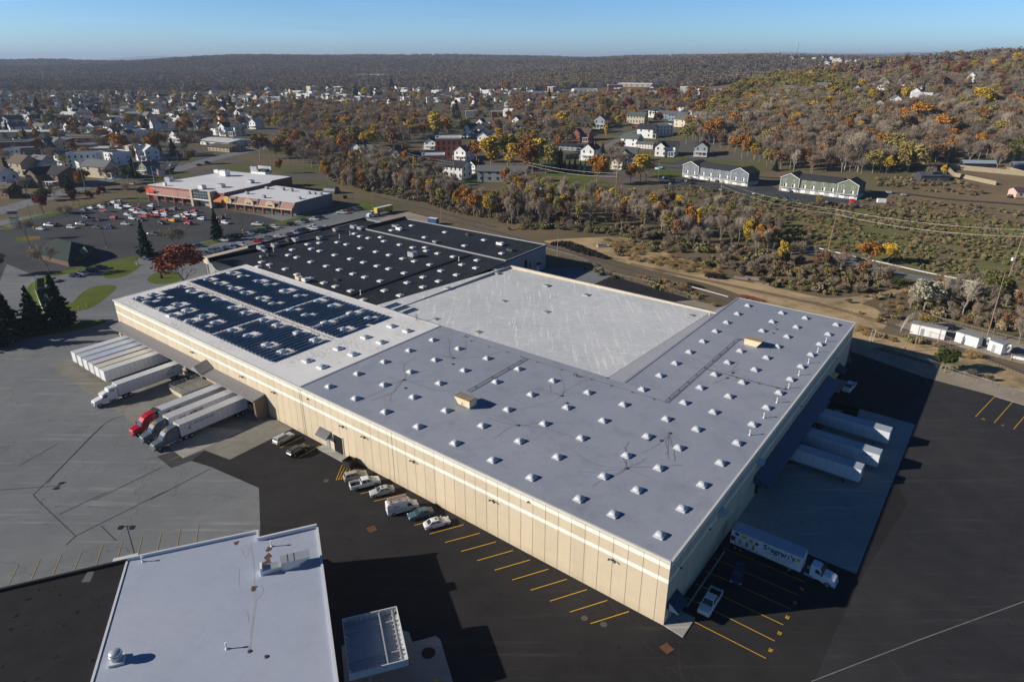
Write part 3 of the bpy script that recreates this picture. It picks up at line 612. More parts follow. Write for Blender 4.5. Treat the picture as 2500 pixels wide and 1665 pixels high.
# dock doors with seals and bumpers
def dockdoor(p, ang, parent, open_=False):
    Mx = FR(p, ang)
    d = MB().box(-1.25, 1.25, -.14, -.06, 1.2, 4.2, M=Mx).build('dock_door', GREYM if not open_ else BLACK, parent)
    mb = MB(); mb.box(-1.75, -1.25, -.5, -.05, .9, 4.3, M=Mx).box(1.25, 1.75, -.5, -.05, .9, 4.3, M=Mx).box(-1.75, 1.75, -.5, -.05, 4.3, 4.9, M=Mx); mb.box(-1.1, -.7, -.3, -.05, .7, 1.2, M=Mx).box(.7, 1.1, -.3, -.05, .7, 1.2, M=Mx)
    mb.build('door_seal', RUBBER, d)
AW = math.atan2(-A_.y, -A_.x)
for a in (165.5, 161.7, 158, 154.2, 150.6, 147.8, 143.5, 139.5, 135.3, 131, 120.6, 116.8, 111.6, 106.7, 103): dockdoor(W(a, -.02), AW, WH)
BW = ANG_B
for b in (41, 45, 49.5, 54, 58.5, 63, 67.5, 74, 78.5, 83): dockdoor(W(-.02, b), BW, WH)
mb = MB(); mb.box(-.35, .35, -3.2, -.06, 0, 4.8, M=FR(W(101.0, 0), AW)); mb.build('canopy_pier', M('brown_pier', (.16, .12, .09)), WH)
mb = MB(); mb.box(-.35, .35, -1.2, -.06, 0, 4.8, M=FR(W(175.0, 0), AW)); mb.build('canopy_pier', CREAM, WH)
mb = MB(); mb.box(-30, 30, -1.2, -.06, 0, .9, M=FR(W(136, -.02), AW)); mb.build('dock_base', CREAM, WH)
# people door, awning, tall opening
AWN = M('slatted_awning', (.20, .205, .215), var=.1, rough=.5)
def awning(a, w_, out, zi, zo, wall='a', mat=None):
    mat = mat or AWN; f = (lambda s, t, z: W(a + s, -t, z)) if wall == 'a' else (lambda s, t, z: W(-t, a + s, z))
    h = w_ / 2; mb = MB()
    mb.add([f(-h, .05, zi), f(h, .05, zi), f(h, out, zo), f(-h, out, zo), f(-h, .05, zi - .12), f(h, .05, zi - .12), f(h, out, zo - .12), f(-h, out, zo - .12)], [(0, 1, 2, 3), (7, 6, 5, 4), (0, 4, 5, 1), (1, 5, 6, 2), (2, 6, 7, 3), (3, 7, 4, 0)])
    n = 9
    for i in range(n + 1):
        s = -h + w_ * i / n
        mb.tube(f(s, .1, zi + .04), f(s, out, zo + .04), .05, n=4)
    mb.add([f(-h, .05, zi - .12), f(-h, out, zo - .12), f(-h, .05, zo - .12)], [(0, 1, 2)]); mb.add([f(h, .05, zi - .12), f(h, out, zo - .12), f(h, .05, zo - .12)], [(2, 1, 0)])
    return mb.build('awning', mat, WH)
awning(79.0, 3.6, 1.6, 4.4, 3.1)
mb = MB().box(-.55, .55, -.12, -.04, .15, 2.3, M=FR(W(78.6, 0), AW)); mb.build('door', GREYM, WH)
mb = MB().box(-1.5, 1.5, -.10, -.035, 0, 4.3, M=FR(W(74.9, 0), AW)); o = mb.build('overhead_doorway', BLACK, WH)
mb = MB(); mb.box(-1.62, -1.5, -.16, -.04, 0, 4.4, M=FR(W(74.9, 0), AW)).box(1.5, 1.62, -.16, -.04, 0, 4.4, M=FR(W(74.9, 0), AW)).box(-1.62, 1.62, -.16, -.04, 4.3, 4.42, M=FR(W(74.9, 0), AW)); mb.build('door_frame', TRIM, o)
mb = MB(); mb.prism([W(80.4, -.05), W(71.6, -.05), W(71.6, -1.9), W(80.4, -1.9)], 0, .12); mb.build('doorstep', CONC2, WH)
awning(2.0, 3.2, 1.9, 4.3, 3.0, 'b', NAVY)
mb = MB(); mb.prism([W(-.05, .0), W(-.05, 4.2), W(-3.2, 4.2), W(-3.2, -.3)], 0, .12); mb.build('doorstep', CONC2, WH)
mb = MB().box(-.5, .5, -.12, -.04, .12, 2.3, M=FR(W(0, 2), BW)); mb.build('door', GREYM, WH)
awning(101, 3.5, 2.2, 4.6, 3.4, 'b', NAVY)
mb = MB().box(-1.6, 1.6, -.12, -.04, .1, 3.6, M=FR(W(0, 98.5), BW)); mb.build('yellow_doorway', M('yellow_paint', (.75, .48, .03)), WH)
mb = MB(); mb.prism([W(-.05, 95), W(-.05, 103), W(-2.6, 103), W(-2.6, 95)], 0, .12); mb.build('doorstep', CONC2, WH)
for b, z in ((19.5, 9.2), (38.5, 8.8)):   # wall vent hoods
    mb = MB(); f = lambda s, t, zz: W(-t, b + s, zz)
    mb.add([f(-.8, .05, z), f(.8, .05, z), f(.8, 1.2, z - .5), f(-.8, 1.2, z - .5), f(-.8, .05, z - 1.5), f(.8, .05, z - 1.5)], [(0, 1, 2, 3), (3, 2, 5, 4), (0, 3, 4), (1, 5, 2)]); mb.build('vent_hood', METAL, WH)
# wall lamps
def walllamp(p, ang, dbl):
    mb = MB(); Mx = FR(p, ang)
    mb.box(-.12, .12, -.35, -.04, -.1, .12, M=Mx)
    if dbl: mb.box(-.6, .6, -.42, -.3, .05, .12, M=Mx).box(-.65, -.35, -.6, -.25, -.05, .1, M=Mx).box(.35, .65, -.6, -.25, -.05, .1, M=Mx)
    mb.build('wall_lamp', DKMET, WH)
for a in (9, 32.5, 52, 66, 72.8, 97, 110, 133): walllamp(W(a, 0, 7.4), AW, True)
for b in (4, 15, 66, 97): walllamp(W(0, b, 8.0), BW, False)
walllamp(W(25, 0, 10.6), AW, False); walllamp(W(84, 0, 10.0), AW, False)
# dark stain veins round the roof drains (kept as one part: the pattern of the stains)
DR = [('C2', 1347, 470), ('C2', 1362, 542), ('C2', 1790, 273), ('C2', 1788, 327), ('C3', 485, 612), ('C3', 530, 677), ('C3', 92, 876), ('C3', 1455, 947), ('C3', 1378, 1014), ('C3', 1068, 1262), ('C3', 1268, 1008), ('C3', 2020, 406), ('C3', 1970, 452), ('F3', 930, 491), ('F3', 888, 536)]
veins = MB(); rr = random.Random(5)
for i, (r, x, y) in enumerate(DR):
    c = P(r, x, y, ZR)
    mb = MB(); lathe(mb, [(.02, .17), (.14, .18), (.2, .1), (.38, .02), (.42, .0)], 10)
    o = mb.build('roof_drain', DKMET, None, loc=c + Vector((0, 0, .004)))
    tag(o, 'black roof drain among stain veins on the grey roof', 'roof drain', 'roof drains on the grey roof')
    if i in (0, 2, 4, 6, 7, 9, 11, 13):
        for k in range(9 if i in (0, 9) else 5):
            an = rr.uniform(0, 2 * PI); L_ = rr.uniform(4, 13); p = Vector((c.x, c.y, 0)); pts = [p]; 
            for j in range(9):
                an += rr.uniform(-.32, .32); p = p + Vector((math.cos(an), math.sin(an), 0)) * L_ / 9; pts.append(p)
            veins.ribbon(pts, rr.uniform(.06, .15), ZR + .012 + .0007 * k + .0001 * i)
tag(veins.build('roof_stain', M('roof_stain_grey', (.17, .175, .195), var=.2), WH), kind='stuff')
# pipes on the roof
def pipe(lines, label, dbl=False):
    mb = MB()
    for l in lines:
        for off in ((0,) if not dbl else (-.15, .15)):
            q = []
            for i, p in enumerate(l):
                d = (l[min(i + 1, len(l) - 1)] - l[max(i - 1, 0)]).normalized(); q.append(p + Vector((-d.y, d.x, 0)) * off)
            mb.path(q, .045, 5)
        tot = 0
        for a, b in zip(l, l[1:]):
            n = max(1, int((b - a).length / 4.5))
            for k in range(n):
                p = a.lerp(b, (k + .5) / n); mb.box(-.1, .1, -.1, .1, ZR + .004, ZR + .24, M=Matrix.Translation((p.x, p.y, 0)))
    o = mb.build('gas_pipe', DKMET); return tag(o, label, 'pipe', 'black gas pipes on the grey roof')
zz = ZR + .3
pipe([[P('C2', 1920, 60, zz), P('C2', 1875, 88, zz), P('C2', 2355, 240, zz), P('C3', 160, 268, zz), P('C3', 590, 405, zz), P('C3', 600, 425, zz), P('C3', 640, 435, zz), P('C3', 660, 430, zz), P('C3', 1410, 665, zz)]], 'long black pipe following the inner edge of the grey roof')
pipe([[P('C2', 1915, 570, zz), P('C2', 2355, 320, zz), P('C3', 160, 268, zz)]], 'double black pipe to the left tan rooftop unit', True)
pipe([[P('C3', 1410, 665, zz), P('C3', 2060, 97, zz)]], 'double black pipe climbing along the right wing', True)
pipe([[P('C3', 2060, 97, zz), P('C3', 2120, 105, zz)], [P('C3', 1765, 365, zz), P('C3', 2355, 520, zz), P('C4', 200, 550, zz), P('C4', 222, 532, zz)]], 'black branch pipe crossing the right wing')
# domed skylights
DOME = M('white_acrylic_dome', (.55, .59, .61), rough=.3, var=.05, spec=.5); CURB = M('skylight_curb', (.5, .52, .54), var=.08)
def skylight(name='dome_skylight', h=.40, curbh=.28, s=.64, mat=None, curb=None):
    t = thing(name, None, None)
    MB().box(-s - .12, s + .12, -s - .12, s + .12, 0, curbh, nobot=True).build('curb', curb or CURB, t)
    secs = []; n = 9
    mb = MB(); vs = []; fs = []
    for i in range(n):
        for j in range(n):
            x = -1 + 2 * i / (n - 1); y = -1 + 2 * j / (n - 1)
            z = (1 - abs(x) ** 3.2) * (1 - abs(y) ** 3.2) if h > .4 else (1 - abs(x) ** 3) * (1 - abs(y) ** 3)
            vs.append((x * s, y * s, curbh + z ** .8 * h))
    for i in range(n - 1):
        for j in range(n - 1): fs.append((i * n + j, (i + 1) * n + j, (i + 1) * n + j + 1, i * n + j + 1))
    mb.add(vs, fs); mb.build('dome', mat or DOME, t, smooth=True)
    return t
ORD = 'first second third fourth fifth sixth seventh eighth ninth tenth eleventh twelfth thirteenth fourteenth fifteenth sixteenth'.split()
acols = [3.6, 11.5, 17.8, 27.3, 35.8, 44.8, 54.4, 63.7, 72.8, 81.5]; brows = [3.9, 11.8, 19.8, 27.9, 36.1, 44.5, 52.9, 61, 69, 77.2, 85.5, 93.3, 101.4, 109.7]
proto = skylight(); first = True
for j, b in enumerate(brows):
    for i, a in enumerate(acols):
        if (j > 4 and i > 3) or (i, j) in ((6, 2), (2, 10)): continue
        lab = 'domed skylight, %s from the right wall, %s row back from the front' % (ORD[i], ORD[j])
        if first: o = proto; o.location = W(a, b, ZR); first = False; o['label'] = lab; o['category'] = 'skylight'; o['group'] = 'domed skylights on the grey roof'
        else: o = copy_tree(proto, None, W(a, b, ZR), label=lab)
        o.rotation_euler = (0, 0, ANG_A)
# rooftop hvac with intake hoods
def hvac(loc, ang, label, flip=1):
    t = thing('rooftop_unit', label, 'air handler', loc, ang, 'tan rooftop air handlers')
    L_, w_, h = 4.2, 2.2, 1.75
    mb = MB(); secs = [[(-L_ / 2, -w_ / 2, h), (-L_ / 2, w_ / 2, h), (-L_ / 2 + 1.1, w_ / 2, .35), (-L_ / 2 + 1.1, -w_ / 2, .35)], [(L_ / 2, -w_ / 2, h), (L_ / 2, w_ / 2, h), (L_ / 2, w_ / 2, .35), (L_ / 2, -w_ / 2, .35)]]
    mb.loft(secs); mb.build('housing', TAN, t)
    mb = MB()
    for k in range(9): x = -L_ / 2 + .1 + k * L_ / 8.6; mb.box(x - .04, x + .04, -w_ / 2 - .04, w_ / 2 + .04, h, h + .09)
    mb.build('roof_ribs', M('tan_rib_dark', (.36, .29, .2)), t)  # raised ribs in a darker tan than the housing
    MB().box(-L_ / 2 + 1.0, L_ / 2 - .1, -w_ / 2 + .1, w_ / 2 - .1, 0, .35).build('base_curb', GREYM, t)
    mb = MB(); mb.path([Vector((.2, -1.3, .3)), Vector((.2, -1.3, .8)), Vector((.2, -1.12, 1.1))], .05); mb.path([Vector((-2.2, -1.3, .25)), Vector((.9, -1.3, .25))], .05); mb.build('gas_feed', DKMET, t)
    mb = MB().box(-.2, .9, -w_ / 2 - .03, -w_ / 2, .6, 1.5); mb.build('access_panel', TAN, t)
    t.scale = (flip, 1, 1) if flip > 0 else (1, 1, 1)
    if flip < 0: t.rotation_euler = (0, 0, ang + PI)
    return t
hvac(P('C2', 1900, 690, ZR), ANG_A + PI, 'tan slanted rooftop unit among the domes near the front wall')
hvac(P('F3', 660, 680, ZR), ANG_A, 'tan slanted rooftop unit on the far right wing')
# vent pipes
VENTM = M('white_vent_pipe', (.75, .75, .73), var=.05)
def vent(loc, label, h=1.1, r=.09):
    mb = MB(); mb.tube((0, 0, 0), (0, 0, h), r, r, 8); mb.tube((0, 0, 0), (0, 0, .25), r * 2.4, r * 1.2, 8); mb.tube((0, 0, h - .12), (0, 0, h + .06), r * 1.7, r * 1.7, 8)
    o = mb.build('vent_pipe', VENTM, None, loc=loc); return tag(o, label, 'vent pipe')
vl = [('F3', 1490, 635), ('F3', 1395, 752), ('F3', 1290, 878), ('F3', 1178, 1018), ('F3', 1060, 1168), ('F3', 925, 1333), ('F3', 775, 1508), ('C3', 2172, 965)]
for i, (r, x, y) in enumerate(vl):
    vent(P(r, x, y, ZR), 'thin white vent pipe, %s from the back along the right wall' % ORD[i])['group'] = 'white vent pipes along the right roof edge'
for r, x, y, z, l in (('F3', 150, 325, 11.5, 'white vent stub at the far corner of the valley roof'), ('F4', 680, 785, 11.2, 'dark vent pipe beside two grey skylights on the white roof'), ('F4', 212, 1105, 11.4, 'dark vent pipe near the middle of the white roof')): vent(P(r, x, y, z), l, .9, .1)
# grey skylights on the white roof
GSK = M('dull_grey_lens', (.30, .30, .27), rough=.4)
sk2 = skylight('flat_skylight', .18, .22, .85, GSK, CURB)
def near(u, v): return px(u[0], u[1], u[2])
lst = [('F2', 1855, 302), ('F2', 1717, 660), ('F2', 2205, 810), ('F4', 65, 505), ('F4', 633, 648), ('F4', 1090, 757), ('F4', 145, 830), ('F4', 635, 955), ('F4', 2305, 997)]
pos = ['at the left end of the white roof', 'by the solar roof edge', 'nearest the grey roof pipe', 'at the far left corner of the white roof', 'behind the far dark vent pipe', 'at the middle back of the white roof', 'left of centre on the white roof', 'at the centre of the white roof', 'at the far right of the white roof']
for i, (r, x, y) in enumerate(lst):
    l = 'low grey skylight ' + pos[i]; loc = P(r, x, y, 11.6 if i < 3 else 11.25)
    if i == 0: o = sk2; o.location = loc; tag(o, l, 'skylight', 'grey skylights on the white roof')
    else: o = copy_tree(sk2, None, loc, label=l)
    o.rotation_euler = (0, 0, ANG_A)
for i, (x, y) in enumerate(((1195, 512), (1295, 543), (1395, 575))):
    t = thing('smoke_hatch', 'long dark roof hatch, %s from the solar roof' % ['farthest', 'second', 'nearest'][i], 'roof hatch', P('F2', x, y, 11.62), ANG_B, 'three long dark roof hatches')
    MB().box(-2.8, 2.8, -.55, .55, 0, .35).build('curb', CURB, t); MB().box(-2.75, 2.75, -.5, .5, .352, .42).build('lid', GLASS, t)
o = MB(); 
for x in (0, .5): o.path([Vector((x, 0, 0)), Vector((x, 0, 1.4)), Vector((x, .6, 1.4)), Vector((x, .6, .0))], .04)
for z in (.3, .6, .9): o.tube((0, 0, z), (.5, 0, z), .03)
tag(o.build('roof_ladder', DKMET, None, loc=P('F2', 1510, 665, 12), rz=ANG_A), 'small dark ladder over the roof step', 'ladder')
# ---------- solar roof ----------
sks = [('F1', x, y) for x, y in ((455, 405), (620, 365), (725, 410), (550, 455), (940, 275), (1055, 325), (890, 480), (710, 530), (1010, 545), (1205, 390), (1350, 435), (830, 605), (1190, 615), (1025, 670), (1330, 690), (1530, 520), (1680, 575), (1525, 775), (1705, 840), (1885, 655), (2050, 715), (1930, 940), (2110, 1020), (1520, 120), (1640, 160), (1235, 195), (1360, 240), (1820, 215), (1945, 258), (1530, 300), (1665, 347), (2130, 323), (1845, 412), (2000, 475), (2290, 385), (2205, 550), (2285, 805))]
sks += [('F2', x, y) for x, y in ((345, 445), (510, 500), (210, 605), (735, 580), (440, 690), (935, 640), (640, 765), (320, 885), (1205, 728), (1385, 782), (905, 855), (1085, 912), (590, 985), (760, 1050), (235, 1125), (405, 1195))]
M2 = Matrix(((A_.x, B_.x), (A_.y, B_.y))).inverted()
def AB(p): d = M2 @ Vector((p[0] - O_.x, p[1] - O_.y)); return d.x, d.y
sab = sorted([AB(P(r, x, y, ZR + .3)) for r, x, y in sks], key=lambda t: (round(t[1] / 6), t[0]))
sk3 = skylight('flat_skylight', .25, .38, .78, M('blue_grey_lens', (.42, .50, .56), rough=.25, spec=.6), M('white_curb', (.78, .78, .77)))
rows_ = {}
for i, (a, b) in enumerate(sab):
    r_ = round(b / 6); rows_.setdefault(r_, 0); rows_[r_] += 1
    l = 'square skylight in the solar roof, %s from its right end in the %s row back' % (ORD[min(rows_[r_] - 1, 15)], ORD[sorted(rows_).index(r_)])
    if i == 0: o = sk3; o.location = W(a, b, ZR); tag(o, l, 'skylight', 'skylights on the solar roof')
    else: o = copy_tree(sk3, None, W(a, b, ZR + .003), label=l)
    o.rotation_euler = (0, 0, ANG_A)
PAN = M('solar_cell_blue', (.05, .095, .165), rough=.25, var=.18, scale=.8, spec=.6); RACK = M('panel_rack', (.70, .72, .74), rough=.5)
def abF(r, x, y): return AB(P(r, x, y, ZR + .4))
def array(label, a0, a1, b0, b1, step=1.62):
    """rows of tilted panels running back from the wall, gaps left round the skylights"""
    t = thing('solar_array', label, 'solar array', W(a0, b0, ZR), 0, 'solar arrays on the weathered roof'); o0 = W(a0, b0, ZR)
    a = a0; k = 0
    while a < a1 - .5:
        mb = MB(); b = b0
        while b < b1 - 1:
            lb = 1.02; ok = all(not (abs(a + .5 - s[0]) < 1.4 and -.9 < (b + .5 - s[1]) < 2.2) for s in sab)
            if R_.random() < .006: ok = False
            if ok:
                p = [W(a, b + .02, .55), W(a + 1.0, b + .02, .22), W(a + 1.0, b + 1.0, .22), W(a, b + 1.0, .55)]
                p = [q_ - Vector((o0.x, o0.y, 0)) for q_ in p]; q2 = [v - Vector((0, 0, .05)) for v in p]
                mb.add(p + q2, [(0, 1, 2, 3) if True else 0, (4, 5, 6, 7), (0, 4, 7, 3), (1, 5, 6, 2), (0, 1, 5, 4), (3, 2, 6, 7)], 0)
                if int((b - b0) / lb) % 2 == 0:
                    c = [W(a + 1.02, b + .1, .15), W(a + 1.5, b + .1, .05), W(a + 1.5, b + .42, .05), W(a + 1.02, b + .42, .15)]
                    mb.add([v - Vector((o0.x, o0.y, 0)) for v in c], [(0, 1, 2, 3)], 1)
            b += lb
        if mb.v: mb.build('panel_row', [PAN, RACK], t)
        a += step; k += 1
fa = lambda r, x, y: abF(r, x, y)
aL = 173.6; gap1 = fa('F1', 1340, 795)[0]; gap2 = fa('F1', 1500, 940)[0]; aR1 = fa('F1', 1960, 1145)[0]; aR2 = fa('F2', 540, 865)[0]
g3 = fa('F2', 440, 375)[0]; g4 = fa('F2', 880, 510)[0]; bm_ = fa('F1', 1480, 395)[1]
bA = fa('F1', 1340, 850)[1]
array('solar array of the front half, nearest the left end', gap1 + .8, aL, 3.2, 19.7)
array('narrow solar array of the front half, between two white aisles', gap2 + .8, gap1 - .2, 3.2, 19.7)
array('solar array of the front half, nearest the grey roof', aR1, gap2 - .2, 3.2, 19.7)
array('solar array of the back half, nearest the left end', g3 + .8, aL + 2, 21.8, 40.8)
array('narrow solar array of the back half, between two white aisles', g4 + .8, g3 - .2, 21.8, 40.8)
array('solar array of the back half, nearest the grey roof', aR2, g4 - .2, 21.8, 40.8)
mb = MB()   # cable tray down the aisle
for k in range(95):
    a = 174 - k * .8
    if a < aR1: break
    p = W(a, 20.7 + R_.uniform(-.4, .4), ZR + .02); mb.box(-.14, .14, -.1, .1, 0, .22, M=FR(p, ANG_A + R_.uniform(-.3, .3)))
p0 = W(174, 20.75, ZR + .28); p1 = W(aR1, 20.75, ZR + .28); mb.path([p0, p1], .07)
tag(mb.build('cable_tray', M('tray_grey', (.35, .33, .30))), 'cable run on small blocks down the solar aisle', 'cable tray')
# ---------- black roofed building behind ----------
BK = thing('black_roofed_building', 'wide low building with black rubber roof behind the solar roof', 'building', (0, 0, 0))
ZB = 9.0; SIDING = M('grey_rib_siding', (.30, .31, .31), var=.12, scale=.5)
def bpoly(l): return [W(*p) for p in l]
mb = MB(); mb.prism(bpoly([(115.6, 101), (115.6, 110), (116.8, 137), (194.5, 134.6), (194.5, 123.4), (208.5, 123.2), (206.2, 45), (112.4, 45), (113, 60), (106.8, 101)]), 0, ZB - .2, top=False); mb.build('wall', SIDING, BK)
mb = MB(); mb.prism([G(*px('F1', 1280, 0), ZB)] + bpoly([(206.2, 45), (113, 46.5)]) + [G(1236, 641, ZB)] + bpoly([(194.3, 110)]) + [W(194.3, 123.4), W(208.5, 123.2)], ZB - .2, ZB, bot=True) ; mb.build('main_roof', BLACKROOF, BK)
mb = MB(); mb.prism([W(194.5, 110.1), W(115.6, 109.9), W(116.8, 137), W(194.5, 134.6)], ZB - .2, ZB + .25, bot=True); mb.build('back_roof', BLACKROOF, BK)
def parapet(name, pts, w_, z0, z1, mat, parent):
    mb = MB()
    for a, b in zip(pts, pts[1:]):
        d = (b - a).normalized(); n_ = Vector((-d.y, d.x, 0)) * w_ / 2
        mb.prism([a - n_, b - n_, b + n_, a + n_], z0, z1, bot=True)
    return mb.build(name, mat, parent)
parapet('black_parapet', [G(*px('B2', -50, 760), ZB), G(*px('B2', 1000, 500), ZB)], .6, ZB, ZB + .9, PARB, BK)
parapet('black_parapet', [W(194.5, 112), W(194.5, 135)], .7, ZB, ZB + 1.3, PARB, BK)
parapet('expansion_rib', [G(*px('B2', 860, 1190), ZB), G(*px('B2', 1940, 822), ZB)], .9, ZB, ZB + .35, PARB, BK)
parapet('pale_parapet', [W(194.5, 110), W(115.6, 109.9)], .7, ZB + .26, ZB + .6, M('pale_coping', (.34, .36, .37)), BK)
parapet('pale_parapet', [W(194.5, 134.8), W(116.8, 137)], .8, ZB + .26, ZB + .5, M('pale_coping'), BK)
parapet('pale_parapet', [W(116.8, 137), W(115.6, 110)], .3, ZB + .26, ZB + .5, M('pale_coping'), BK)
parapet('roof_curb', [W(208.5, 123.2), W(194.9, 123.3)], .6, ZB, ZB + .4, M('pale_coping'), BK)
# beige porch end
mb = MB(); mb.prism(bpoly([(206.3, 45), (209.5, 45), (210.5, 70), (207.2, 70)]), ZB - 2.4, ZB + .05); mb.build('porch_fascia', CREAM, BK)
for b_ in (46, 54, 62, 69): MB().box(-.2, .2, -.2, .2, 0, ZB - 2.4, M=FR(W(209.3, b_), ANG_A)).build('porch_column', GREYM, BK)
wq = [('F4', 232, 390, 3), ('F4', 428, 380, 2.2), ('F4', 480, 400, .6)]
for i, (a_, w_, z0, z1) in enumerate(((0, 0, 0, 0),)): pass
for bb, w_, h_, mt in ((112, 1.4, 2.4, BLACK), (122.5, 1.5, 6.5, BLACK), (125.5, .7, 5, DKMET), (131, 1.1, 2.3, WHITE)):
    MB().box(-w_ / 2, w_ / 2, -.12, -.03, 0, h_, M=FR(W(115.5 + (bb - 110) * .045, bb), ANG_B)).build('side_door', mt, BK)
MB().box(-1., 1., -1.0, -.03, 3.0, 3.5, M=FR(W(116.4, 131), ANG_B)).build('side_awning', RUBBER, BK)
blk = [(1237, 600), (1418, 558), (1535, 663), (1718, 617), (1892, 738), (2068, 687), (2225, 807), (905, 625), (953, 648), (1030, 664), (1140, 657), (1170, 692), (752, 702), (832, 721), (588, 708), (482, 720), (958, 755), (1098, 787), (1310, 724), (1426, 749), (1540, 749), (1548, 779), (1652, 802), (1790, 831), (515, 761), (592, 780), (345, 769), (310, 817), (386, 838), (727, 816), (868, 851), (1215, 816), (1336, 848), (1442, 872), (1580, 903), (2004, 863), (512, 878), (652, 915), (985, 882), (1107, 914), (1212, 940), (1352, 978), (1867, 902), (1992, 932), (68, 880), (140, 903), (38, 920), (283, 942), (768, 948), (890, 985), (997, 1014), (1137, 1049), (1680, 958), (1820, 994), (1520, 1014), (1660, 1051), (1377, 1064), (1518, 1103), (1172, 1135), (1312, 1178), (980, 1218), (387, 991), (505, 1027), (627, 1066), (732, 1098), (870, 1138)]
sk4 = skylight('flat_skylight', .22, .35, .8, M('pale_lens', (.62, .66, .66), rough=.35), M('white_curb'))
pts = sorted([(AB(P('B2', x, y, ZB + .3)), (x, y)) for x, y in blk], key=lambda t: (round(t[0][1] / 9.5), t[0][0]))
rows_ = {}
for i, ((a, b), _) in enumerate(pts):
    r_ = round(b / 9.5); rows_.setdefault(r_, 0); rows_[r_] += 1
    l = 'pale square skylight on the black roof, %s from the right in the %s row back' % (ORD[min(15, rows_[r_] - 1)], ORD[sorted(rows_).index(r_)])
    loc = W(a, b, ZB + (.254 if b > 109.5 else .004))
    if i == 0: o = sk4; o.location = loc; tag(o, l, 'skylight', 'skylights on the black roof')
    else: o = copy_tree(sk4, None, loc, label=l)
    o.rotation_euler = (0, 0, ANG_A)
def rtu(loc, ang, L_, w_, h, mat, label, cat='rooftop unit'):
    t = thing('rooftop_unit', label, cat, loc, ang, 'packaged rooftop units')
    MB().box(-L_ / 2, L_ / 2, -w_ / 2, w_ / 2, .25, h).build('cabinet', mat, t)
    MB().box(-L_ / 2 + .15, L_ / 2 - .15, -w_ / 2 + .15, w_ / 2 - .15, 0, .25).build('base_curb', DKMET, t)
    mb = MB(); lathe(mb, [(.02, .12), (min(L_, w_) * .32, .12), (min(L_, w_) * .34, 0)], 12, 0, (L_ * .22, 0, h)); mb.build('fan_guard', DKMET, t)
    mb = MB(); mb.add([(-L_ / 2, -w_ / 2 + .1, h * .8), (-L_ / 2 - .5, -w_ / 2 + .1, h * .45), (-L_ / 2, -w_ / 2 + .1, h * .4), (-L_ / 2, w_ / 2 - .1, h * .8), (-L_ / 2 - .5, w_ / 2 - .1, h * .45), (-L_ / 2, w_ / 2 - .1, h * .4)], [(0, 1, 2), (5, 4, 3), (0, 3, 4, 1), (1, 4, 5, 2)]); mb.build('intake_hood', mat, t)
    return t
ru = [(65, 772, 3, 2, 1.6, GREYM, 'boxy grey rooftop unit at the left end of the black roof'), (98, 792, 2, 1.3, 1, GREYM, 'low grey unit beside the leftmost boxy unit'), (188, 750, 2.4, 2, 1.5, GREYM, 'grey rooftop unit near the left parapet'), (375, 700, 2.6, 2, 1.6, METAL, 'pale rooftop unit beside the left parapet'), (312, 697, 2.4, 1.8, 1.2, DKMET, 'dark rooftop unit at the parapet'), (590, 682, 2, 1.8, 1.3, GREYM, 'grey unit right of the pale parapet unit'), (735, 610, 1.8, 1.8, 1.4, GREYM, 'grey unit near the cars behind the parapet'), (897, 582, 2.6, 2, 1.5, GREYM, 'left unit of the pair by the roof notch'), (958, 592, 2.6, 2, 1.3, GREYM, 'right unit of the pair by the roof notch'), (1305, 604, 2.6, 1.6, 1.3, WHITE, 'white unit on the back strip of the black roof'), (1275, 575, 3, 2, 1, GREYM, 'flat grey unit behind a white unit'), (1425, 836, 2.8, 2.4, 2, METAL, 'large pale blue unit in the middle of the black roof'), (1922, 650, 1.6, 1.5, .9, DKMET, 'small dark unit near the back edge'), (1627, 718, 1.7, 1.4, 1, GREYM, 'small grey unit on the back strip'), (2210, 738, 2.8, 1.6, 1.2, WHITE, 'white unit at the right end of the back strip'), (2300, 790, 2.8, 1.4, .9, DKMET, 'dark flat unit at the far right corner'), (405, 1045, 2, 1.6, 1.4, TAN, 'tan unit beside the solar roof edge'), (462, 1062, 1.9, 1.6, 1.4, WHITE, 'white unit beside the tan unit'), (742, 1047, 2, 1.2, .5, DKMET, 'low dark unit on the front of the black roof'), (68, 845, 1.2, 1, .9, GREYM, 'little grey unit left of the first skylight row'), (130, 830, 1.2, 1, 1, DKMET, 'little dark unit near the left units')]
for x, y, L_, w_, h, mt, l in ru:
    p = P('B2', x, y, ZB + .004); bb = AB(p)[1]; p.z = ZB + (.254 if bb > 110 else .004); rtu(p, ANG_A, L_, w_, h, mt, l)
for x, y, l in ((770, 668, 'tall white vent by the left units of the black roof'), (865, 640, 'white vent near the roof notch'), (960, 1175, 'white vent beside the black expansion rib, front end'), (1842, 870, 'white vent beside the black expansion rib, back end'), (178, 788, 'round turbine vent by the leftmost units'), (1100, 545, 'tall pale vent in the notch of the black roof'), (145, 935, 'thin vent next to a pair of skylights at left')): vent(P('B2', x, y, ZB), l, 1.4, .14)
